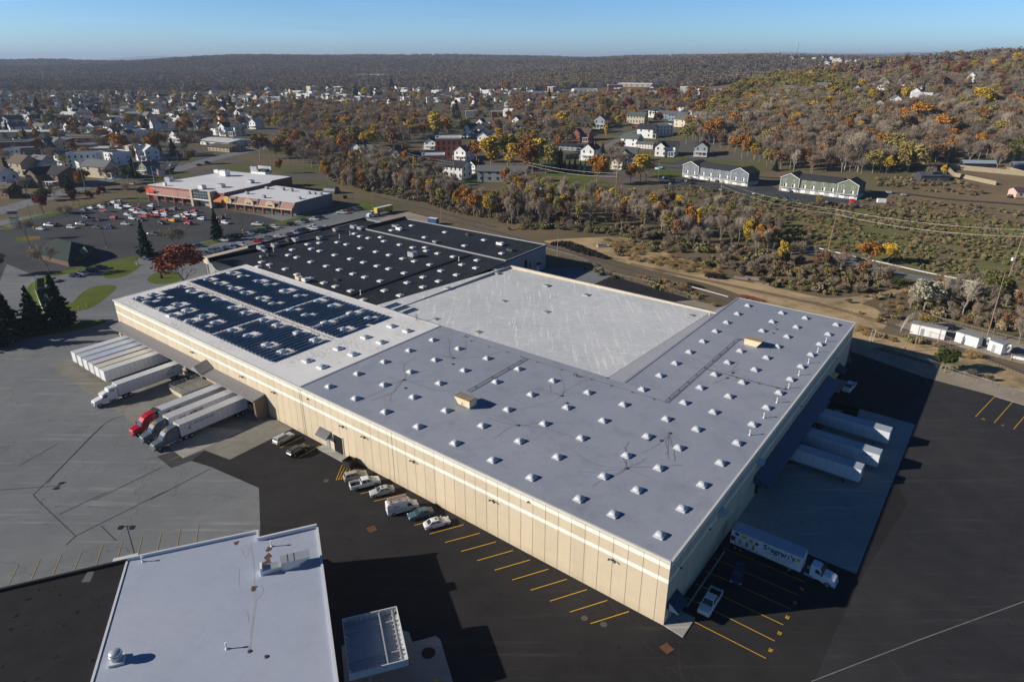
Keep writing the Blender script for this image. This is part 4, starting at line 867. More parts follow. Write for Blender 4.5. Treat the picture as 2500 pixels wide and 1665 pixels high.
# ---------- cars ----------
PAINT = M('car_paint', objcol=True, var=.02, rough=.28, spec=.55); TYRE = M('tyre_rubber', (.016, .016, .017), rough=.85); HUB = M('wheel_hub', (.45, .46, .48), rough=.35, metal=.7)
LAMPW = M('lamp_glass', (.75, .77, .78), rough=.15); LAMPR = M('red_lamp', (.35, .015, .012), rough=.3); WGLASS = M('car_glass', (.035, .05, .052), rough=.08, spec=.8, var=0); CHROME = M('chrome', (.6, .61, .62), rough=.2, metal=.9)
def wheel(parent, x, y, r=.34, w=.24, name='wheel'):
    mb = MB(); s = 1 if y > 0 else -1
    mb.tube((x, y - s * w, r), (x, y, r), r, r, 14, 0); mb.tube((x, y, r), (x, y + s * .015, r), r * .6, r * .5, 10, 1)
    return mb.build(name, [TYRE, HUB], parent)
def cabin(parent, xb, xr, zb, zr, wb, wr, glassname='windows', top=True, pillars=(0.5,)):
    """xb=(front,rear) at the belt, xr=(front,rear) at the roof"""
    mb = MB()
    b = [(xb[0], -wb, zb), (xb[0], wb, zb), (xb[1], wb, zb), (xb[1], -wb, zb)]; r = [(xr[0], -wr, zr), (xr[0], wr, zr), (xr[1], wr, zr), (xr[1], -wr, zr)]
    m_ = [(xr[0] * .5 + xr[1] * .5 + (xr[0] - xr[1]) * .4 * sx, sy * wr * .8, zr + .05) for sx, sy in ((1, -1), (1, 1), (-1, 1), (-1, -1))]
    mb.add(b + r + m_, [(0, 1, 5, 4), (1, 2, 6, 5), (2, 3, 7, 6), (3, 0, 4, 7), (4, 5, 9, 8), (5, 6, 10, 9), (6, 7, 11, 10), (7, 4, 8, 11), (8, 9, 10, 11)])
    mb.build('cab_roof', PAINT, parent)
    B = [Vector(p) for p in b]; Rr = [Vector(p) for p in r]
    def pane(i, j, u0, u1, v0=.12, v1=.88):
        f = lambda u, v: (B[i].lerp(B[j], u)).lerp(Rr[i].lerp(Rr[j], u), v)
        q = [f(u0, v0), f(u1, v0), f(u1, v1), f(u0, v1)]; n = (q[1] - q[0]).cross(q[3] - q[0]).normalized() * .012
        return [p + n for p in q]
    mb = MB()
    mb.add(pane(0, 1, .06, .94, .06, .95), [(0, 1, 2, 3)]); mb.build('windshield', WGLASS, parent)
    mb = MB(); mb.add(pane(2, 3, .08, .92, .15, .9), [(0, 1, 2, 3)]); mb.build('rear_window', WGLASS, parent)
    for i, j in ((1, 2), (3, 0)):
        mb = MB(); cuts = [.05] + list(pillars) + [.95]
        for a, c in zip(cuts, cuts[1:]): mb.add(pane(i, j, a + .02, c - .02), [(0, 1, 2, 3)])
        mb.build('side_windows', WGLASS, parent)
def bodyloft(parent, st, name='body', mat=None):
    """st rows: x, z_bottom, z_belt, z_top, half width"""
    secs = []
    for x, zb, zs, zt, w in st:
        secs.append([(x, -w * .93, zb), (x, -w, (zb + zs) / 2), (x, -w * .97, zs), (x, -w * .84, zt), (x, 0, zt + .035), (x, w * .84, zt), (x, w * .97, zs), (x, w, (zb + zs) / 2), (x, w * .93, zb)])
    mb = MB().loft(secs); return mb.build(name, mat or PAINT, parent)
def lights(parent, xf, xr, w, z):
    for s in (-1, 1):
        MB().box(xf - .12, xf + .02, s * w * .78 - .17, s * w * .78 + .17, z - .07, z + .08).build('headlight', LAMPW, parent)
        MB().box(xr - .02, xr + .08, s * w * .80 - .13, s * w * .80 + .13, z - .02, z + .16).build('taillight', LAMPR, parent)
        MB().box(xf - 1.35, xf - 1.2, s * (w + .08) - .09, s * (w + .08) + .09, z + .28, z + .42).build('mirror', PAINT, parent)
def mk_sedan():
    t = thing('sedan_car', None, None)
    bodyloft(t, [(2.34, .32, .5, .58, .70), (2.22, .22, .62, .72, .84), (1.7, .2, .72, .86, .9), (.95, .2, .82, .95, .91), (-1.3, .2, .86, .98, .91), (-1.85, .2, .86, .99, .9), (-2.25, .25, .8, .93, .85), (-2.36, .34, .6, .8, .74)])
    cabin(t, (1.0, -1.85), (.25, -1.05), .94, 1.44, .80, .62, pillars=(.5,))
    for x in (1.45, -1.4):
        for y in (-.92, .92): wheel(t, x, y, .33)
    lights(t, 2.3, -2.36, .86, .66); MB().box(-.35, .05, -.33, .33, 1.487, 1.497).build('sunroof', WGLASS, t); return t
def mk_suv():
    t = thing('suv_car', None, None)
    bodyloft(t, [(2.3, .38, .6, .72, .76), (2.18, .26, .74, .92, .88), (1.6, .24, .85, 1.04, .94), (.95, .24, .92, 1.08, .95), (-1.9, .24, .95, 1.1, .95), (-2.2, .3, .9, 1.06, .92), (-2.32, .4, .7, .9, .84)])
    cabin(t, (1.0, -2.22), (.3, -1.95), 1.06, 1.68, .85, .68, pillars=(.36, .68))
    for x in (1.42, -1.4):
        for y in (-.96, .96): wheel(t, x, y, .37)
    lights(t, 2.26, -2.32, .9, .8)
    for s in (-1, 1): MB().box(-1.7, .1, s * .6 - .02, s * .6 + .02, 1.74, 1.79).build('roof_rail', DKMET, t)
    return t
def mk_pickup():
    t = thing('pickup_truck', None, None)
    bodyloft(t, [(2.9, .45, .7, .85, .82), (2.8, .36, .85, 1.05, .96), (2.2, .34, .95, 1.16, 1.0), (1.4, .34, 1.0, 1.2, 1.0), (-.85, .34, 1.0, 1.18, 1.0)])
    cabin(t, (1.45, -.85), (.75, -.65), 1.16, 1.84, .9, .74, pillars=(.52,))
    mb = MB(); mb.box(-2.9, -.86, -1.0, -.9, .45, 1.2).box(-2.9, -.86, .9, 1.0, .45, 1.2).box(-2.95, -2.86, -1.0, 1.0, .45, 1.18).box(-2.86, -.86, -.9, .9, .5, .72); mb.build('cargo_bed', PAINT, t)
    MB().box(-2.85, -.9, -.89, .89, .722, .74).build('bed_liner', RUBBER, t)
    for x in (1.9, -1.85):
        for y in (-1.0, 1.0): wheel(t, x, y, .40)
    lights(t, 2.86, -2.95, .92, .85); MB().box(-3.02, -2.9, -.95, .95, .42, .56).build('rear_bumper', CHROME, t); return t
def mk_van():
    t = thing('cargo_van', None, None)
    bodyloft(t, [(2.95, .4, .7, .85, .8), (2.8, .3, .8, 1.1, .95), (2.2, .3, .95, 1.3, 1.0), (1.9, .3, 1.0, 1.4, 1.0)])
    secs = []
    for x, zt, w in ((1.95, 1.45, .99), (1.3, 2.25, .97), (1.0, 2.5, .95), (-2.8, 2.55, .95), (-2.95, 2.4, .93)):
        secs.append([(x, -w, .35), (x, -w * 1.02, 1.3), (x, -w * .95, zt - .15), (x, -w * .8, zt), (x, w * .8, zt), (x, w * .95, zt - .15), (x, w * 1.02, 1.3), (x, w, .35)])
    MB().loft(secs).build('cargo_body', PAINT, t)
    MB().add([(2.0, -.78, 1.48), (2.0, .78, 1.48), (1.36, .72, 2.2), (1.36, -.72, 2.2)], [(0, 1, 2, 3)]).build('windshield', WGLASS, t)
    for s in (-1, 1): MB().add([(1.75, s * 1.03, 1.35), (.75, s * 1.03, 1.35), (.75, s * .99, 2.05), (1.35, s * .99, 2.05)], [(0, 1, 2, 3)]).build('side_windows', WGLASS, t)
    for x in (1.95, -1.85):
        for y in (-1.0, 1.0): wheel(t, x, y, .38)
    lights(t, 2.9, -2.95, .9, .95)
    return t
CAR = {'sedan': mk_sedan(), 'suv': mk_suv(), 'pickup': mk_pickup(), 'van': mk_van()}
CARNAME = {'sedan': 'sedan', 'suv': 'SUV', 'pickup': 'pickup truck', 'van': 'cargo van'}
CC = {'white': (.72, .73, .74), 'black': (.012, .013, .016), 'silver': (.42, .43, .45), 'gray': (.12, .13, .14), 'red': (.42, .012, .02), 'darkred': (.12, .012, .016), 'blue': (.02, .07, .28), 'darkblue': (.012, .025, .07), 'tan': (.36, .30, .22), 'yellow': (.75, .42, .01), 'purple': (.08, .03, .12), 'teal': (.06, .12, .16), 'champagne': (.38, .34, .27)}
_used = {}
def car(kind, col, loc, rz, label, group, names=()):
    cols = {n: (*CC[col], 1) for n in ('body', 'cab_roof', 'mirror', 'cargo_bed', 'cargo_body')}
    p = CAR[kind]
    if kind not in _used: o = p; _used[kind] = 1; o.location = loc; o.rotation_euler = (0, 0, rz); setcol(o, cols); o['label'] = label
    else: o = copy_tree(p, None, loc, rz, label, cols=cols)
    o['category'] = {'sedan': 'car', 'suv': 'car', 'pickup': 'pickup truck', 'van': 'van'}[kind]
    if group: o['group'] = group
    elif 'group' in o: del o['group']
    return o
NAVYP0 = M('navy_ink', (.03, .04, .09))
def glyphs(parent, x0, L_, z, h, y, mat, sgn=1):
    # lettering too small to read in the photo: a row of short strokes
    mb = MB(); r = random.Random(int(x0 * 10)); x = x0
    while x < x0 + L_:
        w_ = h * r.uniform(.3, .55); e = y - .004 if y < 0 else y + .004; a, b = min(y, e), max(y, e)
        mb.box(x, x + h * .12, a, b, z, z + h); 
        if r.random() < .6: mb.box(x + w_ * .6, x + w_ * .6 + h * .1, a, b, z, z + h * r.uniform(.5, 1))
        mb.box(x, x + w_ * .7, a, b, z + h * r.choice((0, .45, .88)), z + h * 1.0 if r.random() < .2 else z + h * .55); x += w_ + h * .12
    tag(mb.build('lettering', mat, parent), kind='stuff')
def dirang(a, b): return math.atan2(b.y - a.y, b.x - a.x)
st_ang = dirang(P('D2', 1402, 683), P('D2', 1640, 618))
# beside the cream wall
gw = 'vehicles parked along the cream wall'
car('sedan', 'white', P('D2', 1240, 505, Z1 * 2), st_ang + .03, 'white sedan with sunroof, last parked car before the empty stalls', gw)
car('sedan', 'teal', P('D2', 1130, 443, Z1 * 2), st_ang + PI + .02, 'dark teal sedan parked between the white van and the white sedan', gw)
vn = car('van', 'white', P('D2', 1008, 405, Z1 * 2), st_ang + .02, 'white service van with ladder racks parked by the cream wall', gw)
RK = M('ladder_rust', (.30, .12, .08)); 
for y in (-.75, .1, .7):
    mb = MB(); mb.box(-2.6, .9, y - .22, y - .17, 2.75, 2.82).box(-2.6, .9, y + .17, y + .22, 2.75, 2.82)
    for k in range(11): mb.box(-2.5 + k * .33, -2.44 + k * .33, y - .2, y + .2, 2.76, 2.80)
    mb.build('ladder', RK if y < .5 else METAL, vn)
mb = MB(); 
for x in (-2.3, -.8, .6): mb.box(x - .03, x + .03, -.95, .95, 2.6, 2.72)
mb.build('roof_rack', METAL, vn)
for x0, x1, z0, z1 in ((-2.6, -1.5, 1.0, 1.45), (-1.3, -.3, 1.0, 1.45), (-.2, .4, .75, 1.5)):
    mb = MB(); y = -1.03
    for q in ((x0, x1, z0, z0 + .04), (x0, x1, z1 - .04, z1), (x0, x0 + .04, z0, z1), (x1 - .04, x1, z0, z1)): mb.box(q[0], q[1], y - .02, y, q[2], q[3])
    mb.build('side_locker', RUBBER, vn)
glyphs(vn, -1.9, 1.2, 1.72, .26, -1.035, NAVYP0)
car('sedan', 'silver', P('D2', 868, 290, Z1 * 2), st_ang + PI, 'silver coupe between the white pickup and the service van', gw)
car('pickup', 'white', P('D2', 755, 238, Z1 * 2), st_ang + .04, 'white crew cab pickup parked by the cream wall', gw)
car('suv', 'champagne', P('D2', 690, 190, Z1 * 2), st_ang + .04, 'champagne SUV next to the yellow hatched block', gw)
s2 = dirang(P('C2', 395, 1170), P('C2', 590, 1062))
car('suv', 'silver', P('C2', 270, 1015, Z1 * 4), s2 + .02, 'silver estate car, farthest vehicle along the cream wall', gw)
car('suv', 'black', P('C2', 395, 1125, Z1 * 4), s2, 'black pickup with a ribbed roof rack beside the awning door', gw)
# right side
car('pickup', 'white', W(-3.9, 8.0, .02), ANG_B + PI + .02, 'white pickup in shade by the near right corner', None)
car('suv', 'darkblue', W(-5.2, 16.4, .02), ANG_B + PI / 2 + 1.75, 'dark blue SUV lost in the building shade', None)
car('pickup', 'white', W(-4.1, 98.5, .02), ANG_B + PI - .06, 'white pickup in the deep shade by the far right corner', None)
# plaza lot
pz = dirang(P('B1', 1360, 340), P('B2', 200, 480)); 
plaza = [(370, 585, 'sedan', 'white'), (450, 555, 'pickup', 'white'), (650, 573, 'suv', 'white'), (735, 545, 'pickup', 'tan'), (875, 502, 'sedan', 'tan'), (775, 482, 'suv', 'darkblue'), (755, 415, 'sedan', 'gray'), (820, 397, 'sedan', 'white'), (910, 380, 'sedan', 'white'), (975, 362, 'sedan', 'black'), (1022, 349, 'suv', 'white'), (1070, 344, 'suv', 'white'), (1078, 398, 'van', 'white'), (1158, 385, 'pickup', 'white'), (1195, 418, 'suv', 'white'), (1252, 410, 'suv', 'red'), (1232, 438, 'sedan', 'white'), (1150, 457, 'sedan', 'white'), (1027, 487, 'suv', 'red'), (1195, 493, 'suv', 'white'), (1268, 503, 'sedan', 'darkblue'), (1362, 380, 'suv', 'white'), (1362, 410, 'suv', 'black'), (1475, 422, 'suv', 'red'), (1560, 408, 'suv', 'gray'), (1360, 453, 'sedan', 'red'), (1408, 443, 'suv', 'white'), (1420, 468, 'suv', 'red'), (1480, 453, 'suv', 'white'), (1600, 473, 'sedan', 'white'), (1645, 465, 'sedan', 'white'), (1672, 486, 'suv', 'red'), (1690, 455, 'suv', 'white'), (1745, 430, 'suv', 'red'), (1753, 460, 'suv', 'white'), (1815, 497, 'suv', 'white'), (1980, 487, 'suv', 'darkred'), (2028, 532, 'suv', 'white'), (1555, 512, 'suv', 'yellow'), (1450, 535, 'suv', 'black'), (1693, 537, 'suv', 'red'), (1133, 542, 'sedan', 'white'), (875, 574, 'sedan', 'gray'), (985, 574, 'sedan', 'blue'), (1380, 635, 'pickup', 'gray'), (2315, 548, 'pickup', 'white'), (510, 552, 'sedan', 'black'), (1290, 428, 'suv', 'darkblue')]
GP = 'cars in the plaza lot'
for i, (x, y, k, c) in enumerate(plaza):
    car(k, c, P('B1', x, y + 8, .05), pz + (PI if R_.random() < .5 else 0) + R_.uniform(-.05, .05) + (.25 if y > 540 else 0), '%s %s in the plaza lot' % (c, CARNAME[k]), GP)
lot2 = [('G2', 1270, 1355, 'pickup', 'white'), ('G2', 1395, 1300, 'suv', 'black'), ('G2', 1465, 1290, 'suv', 'black'), ('G2', 1530, 1285, 'suv', 'black'), ('G2', 1600, 1280, 'suv', 'gray'), ('G2', 1668, 1255, 'sedan', 'silver'), ('G2', 1725, 1230, 'suv', 'blue'), ('G2', 1790, 1232, 'suv', 'black'), ('G2', 1850, 1215, 'suv', 'black'), ('G2', 1910, 1205, 'suv', 'gray'), ('G2', 1980, 1185, 'suv', 'darkblue'), ('G2', 2060, 1155, 'suv', 'white'), ('G2', 2310, 1110, 'suv', 'black'), ('G2', 905, 1435, 'sedan', 'darkblue'), ('G2', 1125, 1520, 'suv', 'white'), ('G2', 1195, 1503, 'suv', 'white'), ('G2', 1370, 1470, 'pickup', 'white'), ('G2', 1470, 1450, 'sedan', 'darkred'), ('G2', 1560, 1425, 'suv', 'white'), ('G2', 1805, 1365, 'sedan', 'red'), ('G2', 1970, 1325, 'suv', 'gray'), ('G2', 2125, 1295, 'sedan', 'white'),
        ('B2', 420, 527, 'sedan', 'silver'), ('B2', 460, 518, 'suv', 'black'), ('B2', 545, 500, 'sedan', 'white'), ('B2', 597, 488, 'suv', 'black'), ('B2', 790, 445, 'pickup', 'white'), ('B2', 835, 433, 'sedan', 'red'), ('B2', 875, 421, 'suv', 'black'), ('B2', 915, 411, 'suv', 'gray'), ('B2', 945, 403, 'suv', 'black'), ('B2', 330, 637, 'sedan', 'purple'), ('B2', 360, 625, 'sedan', 'white'), ('B2', 395, 615, 'sedan', 'blue'), ('B2', 430, 609, 'suv', 'black'), ('B2', 462, 600, 'suv', 'black'), ('B2', 495, 585, 'pickup', 'white'), ('B2', 530, 572, 'pickup', 'white'), ('B2', 562, 592, 'suv', 'white'), ('B2', 610, 585, 'sedan', 'black'), ('B2', 650, 577, 'sedan', 'white'), ('B1', 1790, 835, 'suv', 'white'), ('B1', 1850, 815, 'suv', 'gray')]
gz = dirang(P('B1', 1440, 850), P('B1', 2355, 615)) ; gz = gz + PI / 2 + .45
for r, x, y, k, c in lot2:
    car(k, c, P(r, x, y + 6, .05), gz + PI + R_.uniform(-.06, .06), '%s %s in the lot beside the black roof' % (c, CARNAME[k]), 'cars in the lot beside the black roof')
for r, x, y, k, c, da, l in (('B1', 1320, 860, 'sedan', 'darkblue', 0, 'dark blue sedan beside the dark conifer'), ('B1', 1445, 825, 'pickup', 'black', .2, 'black pickup left of the red beech'), ('B1', 485, 1055, 'sedan', 'silver', -.2, 'silver patrol style sedan at the bay left end'), ('B1', 680, 1015, 'sedan', 'darkblue', .3, 'dark sedan, second from left in the small bay'), ('B1', 745, 998, 'sedan', 'silver', .3, 'silver sedan in the middle of the small bay'), ('B1', 835, 970, 'suv', 'black', .6, 'black SUV near the right end of the small bay'), ('B1', 910, 945, 'suv', 'darkblue', 1.2, 'tall dark blue SUV at the right end of the small bay'), ('B1', 405, 1150, 'suv', 'black', 1.1, 'black SUV half hidden by the leaning pine')):
    car(k, c, P(r, x, y, .05), pz + da, l, 'cars in the small bay')
for r, x, y, k, c, da, l in (('A1', 805, 1378, 'sedan', 'white', 2.6, 'white sedan on the highway beside the plaza verge'), ('A1', 925, 1358, 'sedan', 'gray', 2.6, 'gray sedan on the highway behind a red tree'), ('A1', 1190, 1293, 'suv', 'white', 2.7, 'white SUV on the highway near the brick plaza corner'), ('A1', 1460, 1172, 'sedan', 'red', 2.2, 'red sedan waiting at the junction'), ('A1', 1540, 1127, 'sedan', 'white', 1.5, 'white sedan crossing the junction'), ('A1', 1520, 1178, 'sedan', 'black', .6, 'black sedan at the junction'), ('A1', 1790, 1122, 'sedan', 'darkblue', .6, 'dark sedan on the highway right of the junction'), ('A1', 1865, 1102, 'suv', 'black', .6, 'black SUV leading on the highway')):
    p = T(r, x, y); p.z += .06; car(k, c, p, da, l, 'traffic on the highway')
th = dirang(T('A3', 1575, 1230), T('A3', 2145, 1310))
for r, x, y, k, c, l in (('A3', 1480, 1260, 'suv', 'black', 'black SUV left of the silver car by the blue townhouses'), ('A3', 1532, 1268, 'sedan', 'silver', 'silver car between two dark cars by the blue townhouses'), ('A3', 1610, 1272, 'suv', 'darkred', 'dark red SUV by the blue townhouses'), ('A3', 1655, 1287, 'sedan', 'black', 'black sedan right of the dark red SUV'), ('A3', 1645, 1243, 'suv', 'silver', 'silver SUV under the left balconies'), ('A3', 1795, 1255, 'suv', 'white', 'white SUV at the blue townhouse garages'), ('A3', 1885, 1268, 'suv', 'black', 'black SUV at the blue townhouse garages'), ('A3', 1942, 1276, 'sedan', 'white', 'white sedan at the blue townhouse garages'), ('A3', 1405, 1242, 'suv', 'blue', 'blue SUV in the shade left of the blue townhouses'), ('A3', 1125, 788, 'suv', 'red', 'red SUV in front of the porch house'), ('A3', 1170, 781, 'suv', 'red', 'red SUV at the right of the porch house'), ('A4', 250, 1358, 'sedan', 'silver', 'silver sedan at the green townhouse garages'), ('A4', 595, 1463, 'suv', 'black', 'black SUV across from the green garages'), ('A4', 655, 1472, 'suv', 'black', 'black SUV beside the red truck'), ('A4', 2215, 1460, 'suv', 'black', 'black SUV beside the pink shed')):
    p = T(r, x, y); p.z += .07; car(k, c, p, th + PI / 2 + R_.uniform(-.3, .3) + (1.2 if k == 'suv' and c == 'white' else 0), l, 'cars around the townhouses')
# ---------- semi trailers and tractors ----------
TRW = M('trailer_side', objcol=True, var=.06, rough=.45, scale=.5, spec=.4); TRR = M('trailer_roof', objcol=True, var=.08, rough=.4, scale=.4); RIVET = M('trailer_joint', (.28, .30, .32)); TRIMG = M('trailer_rail', (.42, .43, .44), metal=.4, rough=.4)
def mk_trailer(L_=16.15, wheels=True, bev=False):
    t = thing('semi_trailer', None, None); w_ = 1.3; h0, h1 = 1.15, 4.1
    MB().box(0, L_, -w_, w_, h0, h1 - .04).build('side_panel', TRW, t)
    MB().box(0, L_, -w_, w_, h1 - .04, h1).build('roof_skin', TRR, t)
    mb = MB()
    mb.box(0, L_, -w_ - .025, -w_, h0, h0 + .14).box(0, L_, w_, w_ + .025, h0, h0 + .14).box(0, L_, -w_ - .02, -w_, h1 - .13, h1 - .02).box(0, L_, w_, w_ + .02, h1 - .13, h1 - .02).box(-.02, 0, -w_, w_, h0, h0 + .16)
    mb.build('side_rail', TRIMG, t)
    mb = MB()
    for k in range(1, 13):
        x = k * L_ / 13; mb.box(x - .018, x + .018, -w_ - .012, -w_, h0 + .14, h1 - .13).box(x - .018, x + .018, w_, w_ + .012, h0 + .14, h1 - .13)
    tag(mb.build('panel_joints', RIVET, t), kind='stuff')
    MB().box(-.035, 0, -1.15, -.02, h0 + .2, h1 - .2).build('front_panel', TRW, t)
    mb = MB().box(L_, L_ + .03, -1.2, -.02, h0 + .05, h1 - .15).box(L_, L_ + .03, .02, 1.2, h0 + .05, h1 - .15); mb.build('rear_door', TRW, t)
    MB().box(.5, L_ - .2, -.55, .55, h0 - .28, h0).build('chassis', DKMET, t)
    mb = MB().box(2.6, 2.8, -.95, -.8, .1, h0).box(2.6, 2.8, .8, .95, .1, h0).box(2.5, 2.9, -1.0, -.75, 0, .1).box(2.5, 2.9, .75, 1.0, 0, .1).box(2.65, 2.75, -.9, .9, .5, .6); mb.build('landing_gear', DKMET, t)
    for x in (L_ - 2.7, L_ - 1.4):
        for y in (-1.28, 1.28): wheel(t, x, y, .5, .55)
    MB().box(L_ - .1, L_, -1.1, 1.1, .55, .65).build('underride_bar', DKMET, t)
    return t
TP = mk_trailer(); _tp = [0]
def trailer(loc, ang, side, roof, label, group, drop=()):
    cols = {'side_panel': (*side, 1), 'front_panel': (*side, 1), 'rear_door': (*side, 1), 'roof_skin': (*roof, 1)}
    if not _tp[0]: o = TP; _tp[0] = 1; o.location = loc; o.rotation_euler = (0, 0, ang); setcol(o, cols); tag(o, label, 'trailer', group); return o
    return tag(copy_tree(TP, None, loc, ang, label, group, cols=cols, dropk=drop), None, 'trailer')
WS = (.72, .73, .73)
gl = 'white trailers backed to the left docks'
cols6 = [('(leftmost)', WS, (.60, .63, .66)), ('', (.70, .71, .72), (.52, .58, .64)), ('', WS, (.46, .55, .66)), ('', (.66, .67, .67), (.55, .58, .6)), ('', WS, (.62, .62, .58)), ('', WS, (.66, .67, .66))]
nm6 = ['leftmost white trailer of the row of six', 'second white trailer from the left', 'third white trailer from the left, bluish roof', 'fourth white trailer from the left, red edge line', 'fifth white trailer from the left, yellow edge line', 'nearest white trailer of the row of six, full side showing']
for i, a in enumerate((166.1, 162.3, 158.5, 154.9, 151.5, 148.3)):
    t = trailer(W(a, -16.9 , .02), ANG_B, cols6[i][1], cols6[i][2], nm6[i], gl)
    if i in (3, 4):
        m_ = M('red_edge', (.40, .03, .03)) if i == 3 else M('yellow_edge', (.55, .50, .05)); MB().box(0.1, 16, -1.33, -1.26, 3.9, 4.105).box(.1, 16, 1.26, 1.33, 3.9, 4.105).build('colour_rail', m_, t)
t = trailer(W(137.9, -18.2, .02), ANG_B, (.62, .63, .65), (.62, .64, .66), 'white trailer with a dark bird-like swoosh logo behind a white semi', gl)
MARO = M('maroon_logo', (.05, .012, .03)); NAVYP = M('navy_logo', (.02, .035, .13)); REDP = M('red_logo', (.25, .02, .03)); YELP = M('yellow_logo', (.70, .45, .03))
def swoosh(parent, x0, z0, s, mat, y=-1.33):
    top = [Vector((x0 + s * a, y, z0 + s * b)) for a, b in ((0, .1), (.1, .42), (.3, .5), (.6, .38), (.75, .62), (1.0, .95), (1.35, 1.12), (1.8, 1.1), (1.45, .8), (1.15, .62))]
    mb = MB(); c = curve(top, 4)
    for a, b in zip(c, c[1:]):
        mb.add([a + Vector((0, 0, -.05 * s)), b + Vector((0, 0, -.05 * s)), b + Vector((0, 0, .05 * s)), a + Vector((0, 0, .05 * s))], [(0, 1, 2, 3)])
    mb.build('logo', mat, parent)
# side facing the camera is local -y? choose by geometry: camera lies towards -b,-a, i.e. towards the near corner
def near_side(ang):   # local y sign that faces the camera side (towards -a)
    n_ = Vector((-math.sin(ang), math.cos(ang))); return 1 if n_.dot(Vector((-A_.x, -A_.y))) > 0 else -1
sy = near_side(ANG_B)
def side_text(body, size, mat, parent, x, z, sx=1., shear=0., off=0., s=None):
    s = s or sy; w_ = 1.335
    return text(body, size, mat, parent, (x, s * w_, z), (PI / 2, 0, 0 if s < 0 else PI), sx=sx, shear=shear, off=off, ext=.004)
swoosh(t, 12.2, 2.4, 1.25, MARO, sy * 1.335); glyphs(t, 11.8, 1.8, 2.05, .36, sy * 1.335, MARO)
t1 = trailer(W(116.8, -18.3, .02), ANG_B, (.34, .36, .37), (.50, .53, .57), 'grey-sided trailer with small blue lettering behind the red semi', 'trailers behind the red and grey semis')
side_text('Fleet', .55, NAVYP, t1, 3.6, 3.1, 1.2, .2, .01); MB().add([(1.4, sy * 1.335, 3.35), (2.9, sy * 1.335, 3.45), (2.2, sy * 1.335, 3.0)], [(0, 1, 2)]).build('logo', NAVYP, t1)
t2 = trailer(W(111.9, -18.4, .02), ANG_B, (.68, .69, .69), (.52, .52, .53), 'white trailer with bold red and black company lettering', 'trailers behind the red and grey semis')
side_text('U.S.', .9, REDP, t2, 2.2, 2.9, 1.05, .25, .02); side_text('XPRESS', .9, REDP, t2, 4.6, 2.95, 1.15, .25, .02); MB().box(2.1, 2.5, min(sy * 1.33, sy * 1.34), max(sy * 1.33, sy * 1.34), 2.2, 2.8).build('logo', REDP, t2)
t3 = trailer(W(107.2, -18.4, .02), ANG_B, (.64, .65, .68), (.47, .48, .48), 'nearest docked trailer with thin company lettering, behind grey semi', 'trailers behind the red and grey semis')
side_text('U.S. XPRESS ENTERPRISES', .5, RUBBER, t3, 2.0, 3.1, 1.08, .25, .0); MB().box(1.9, 2.2, min(sy * 1.33, sy * 1.34), max(sy * 1.33, sy * 1.34), 2.3, 2.9).build('logo', REDP, t3)
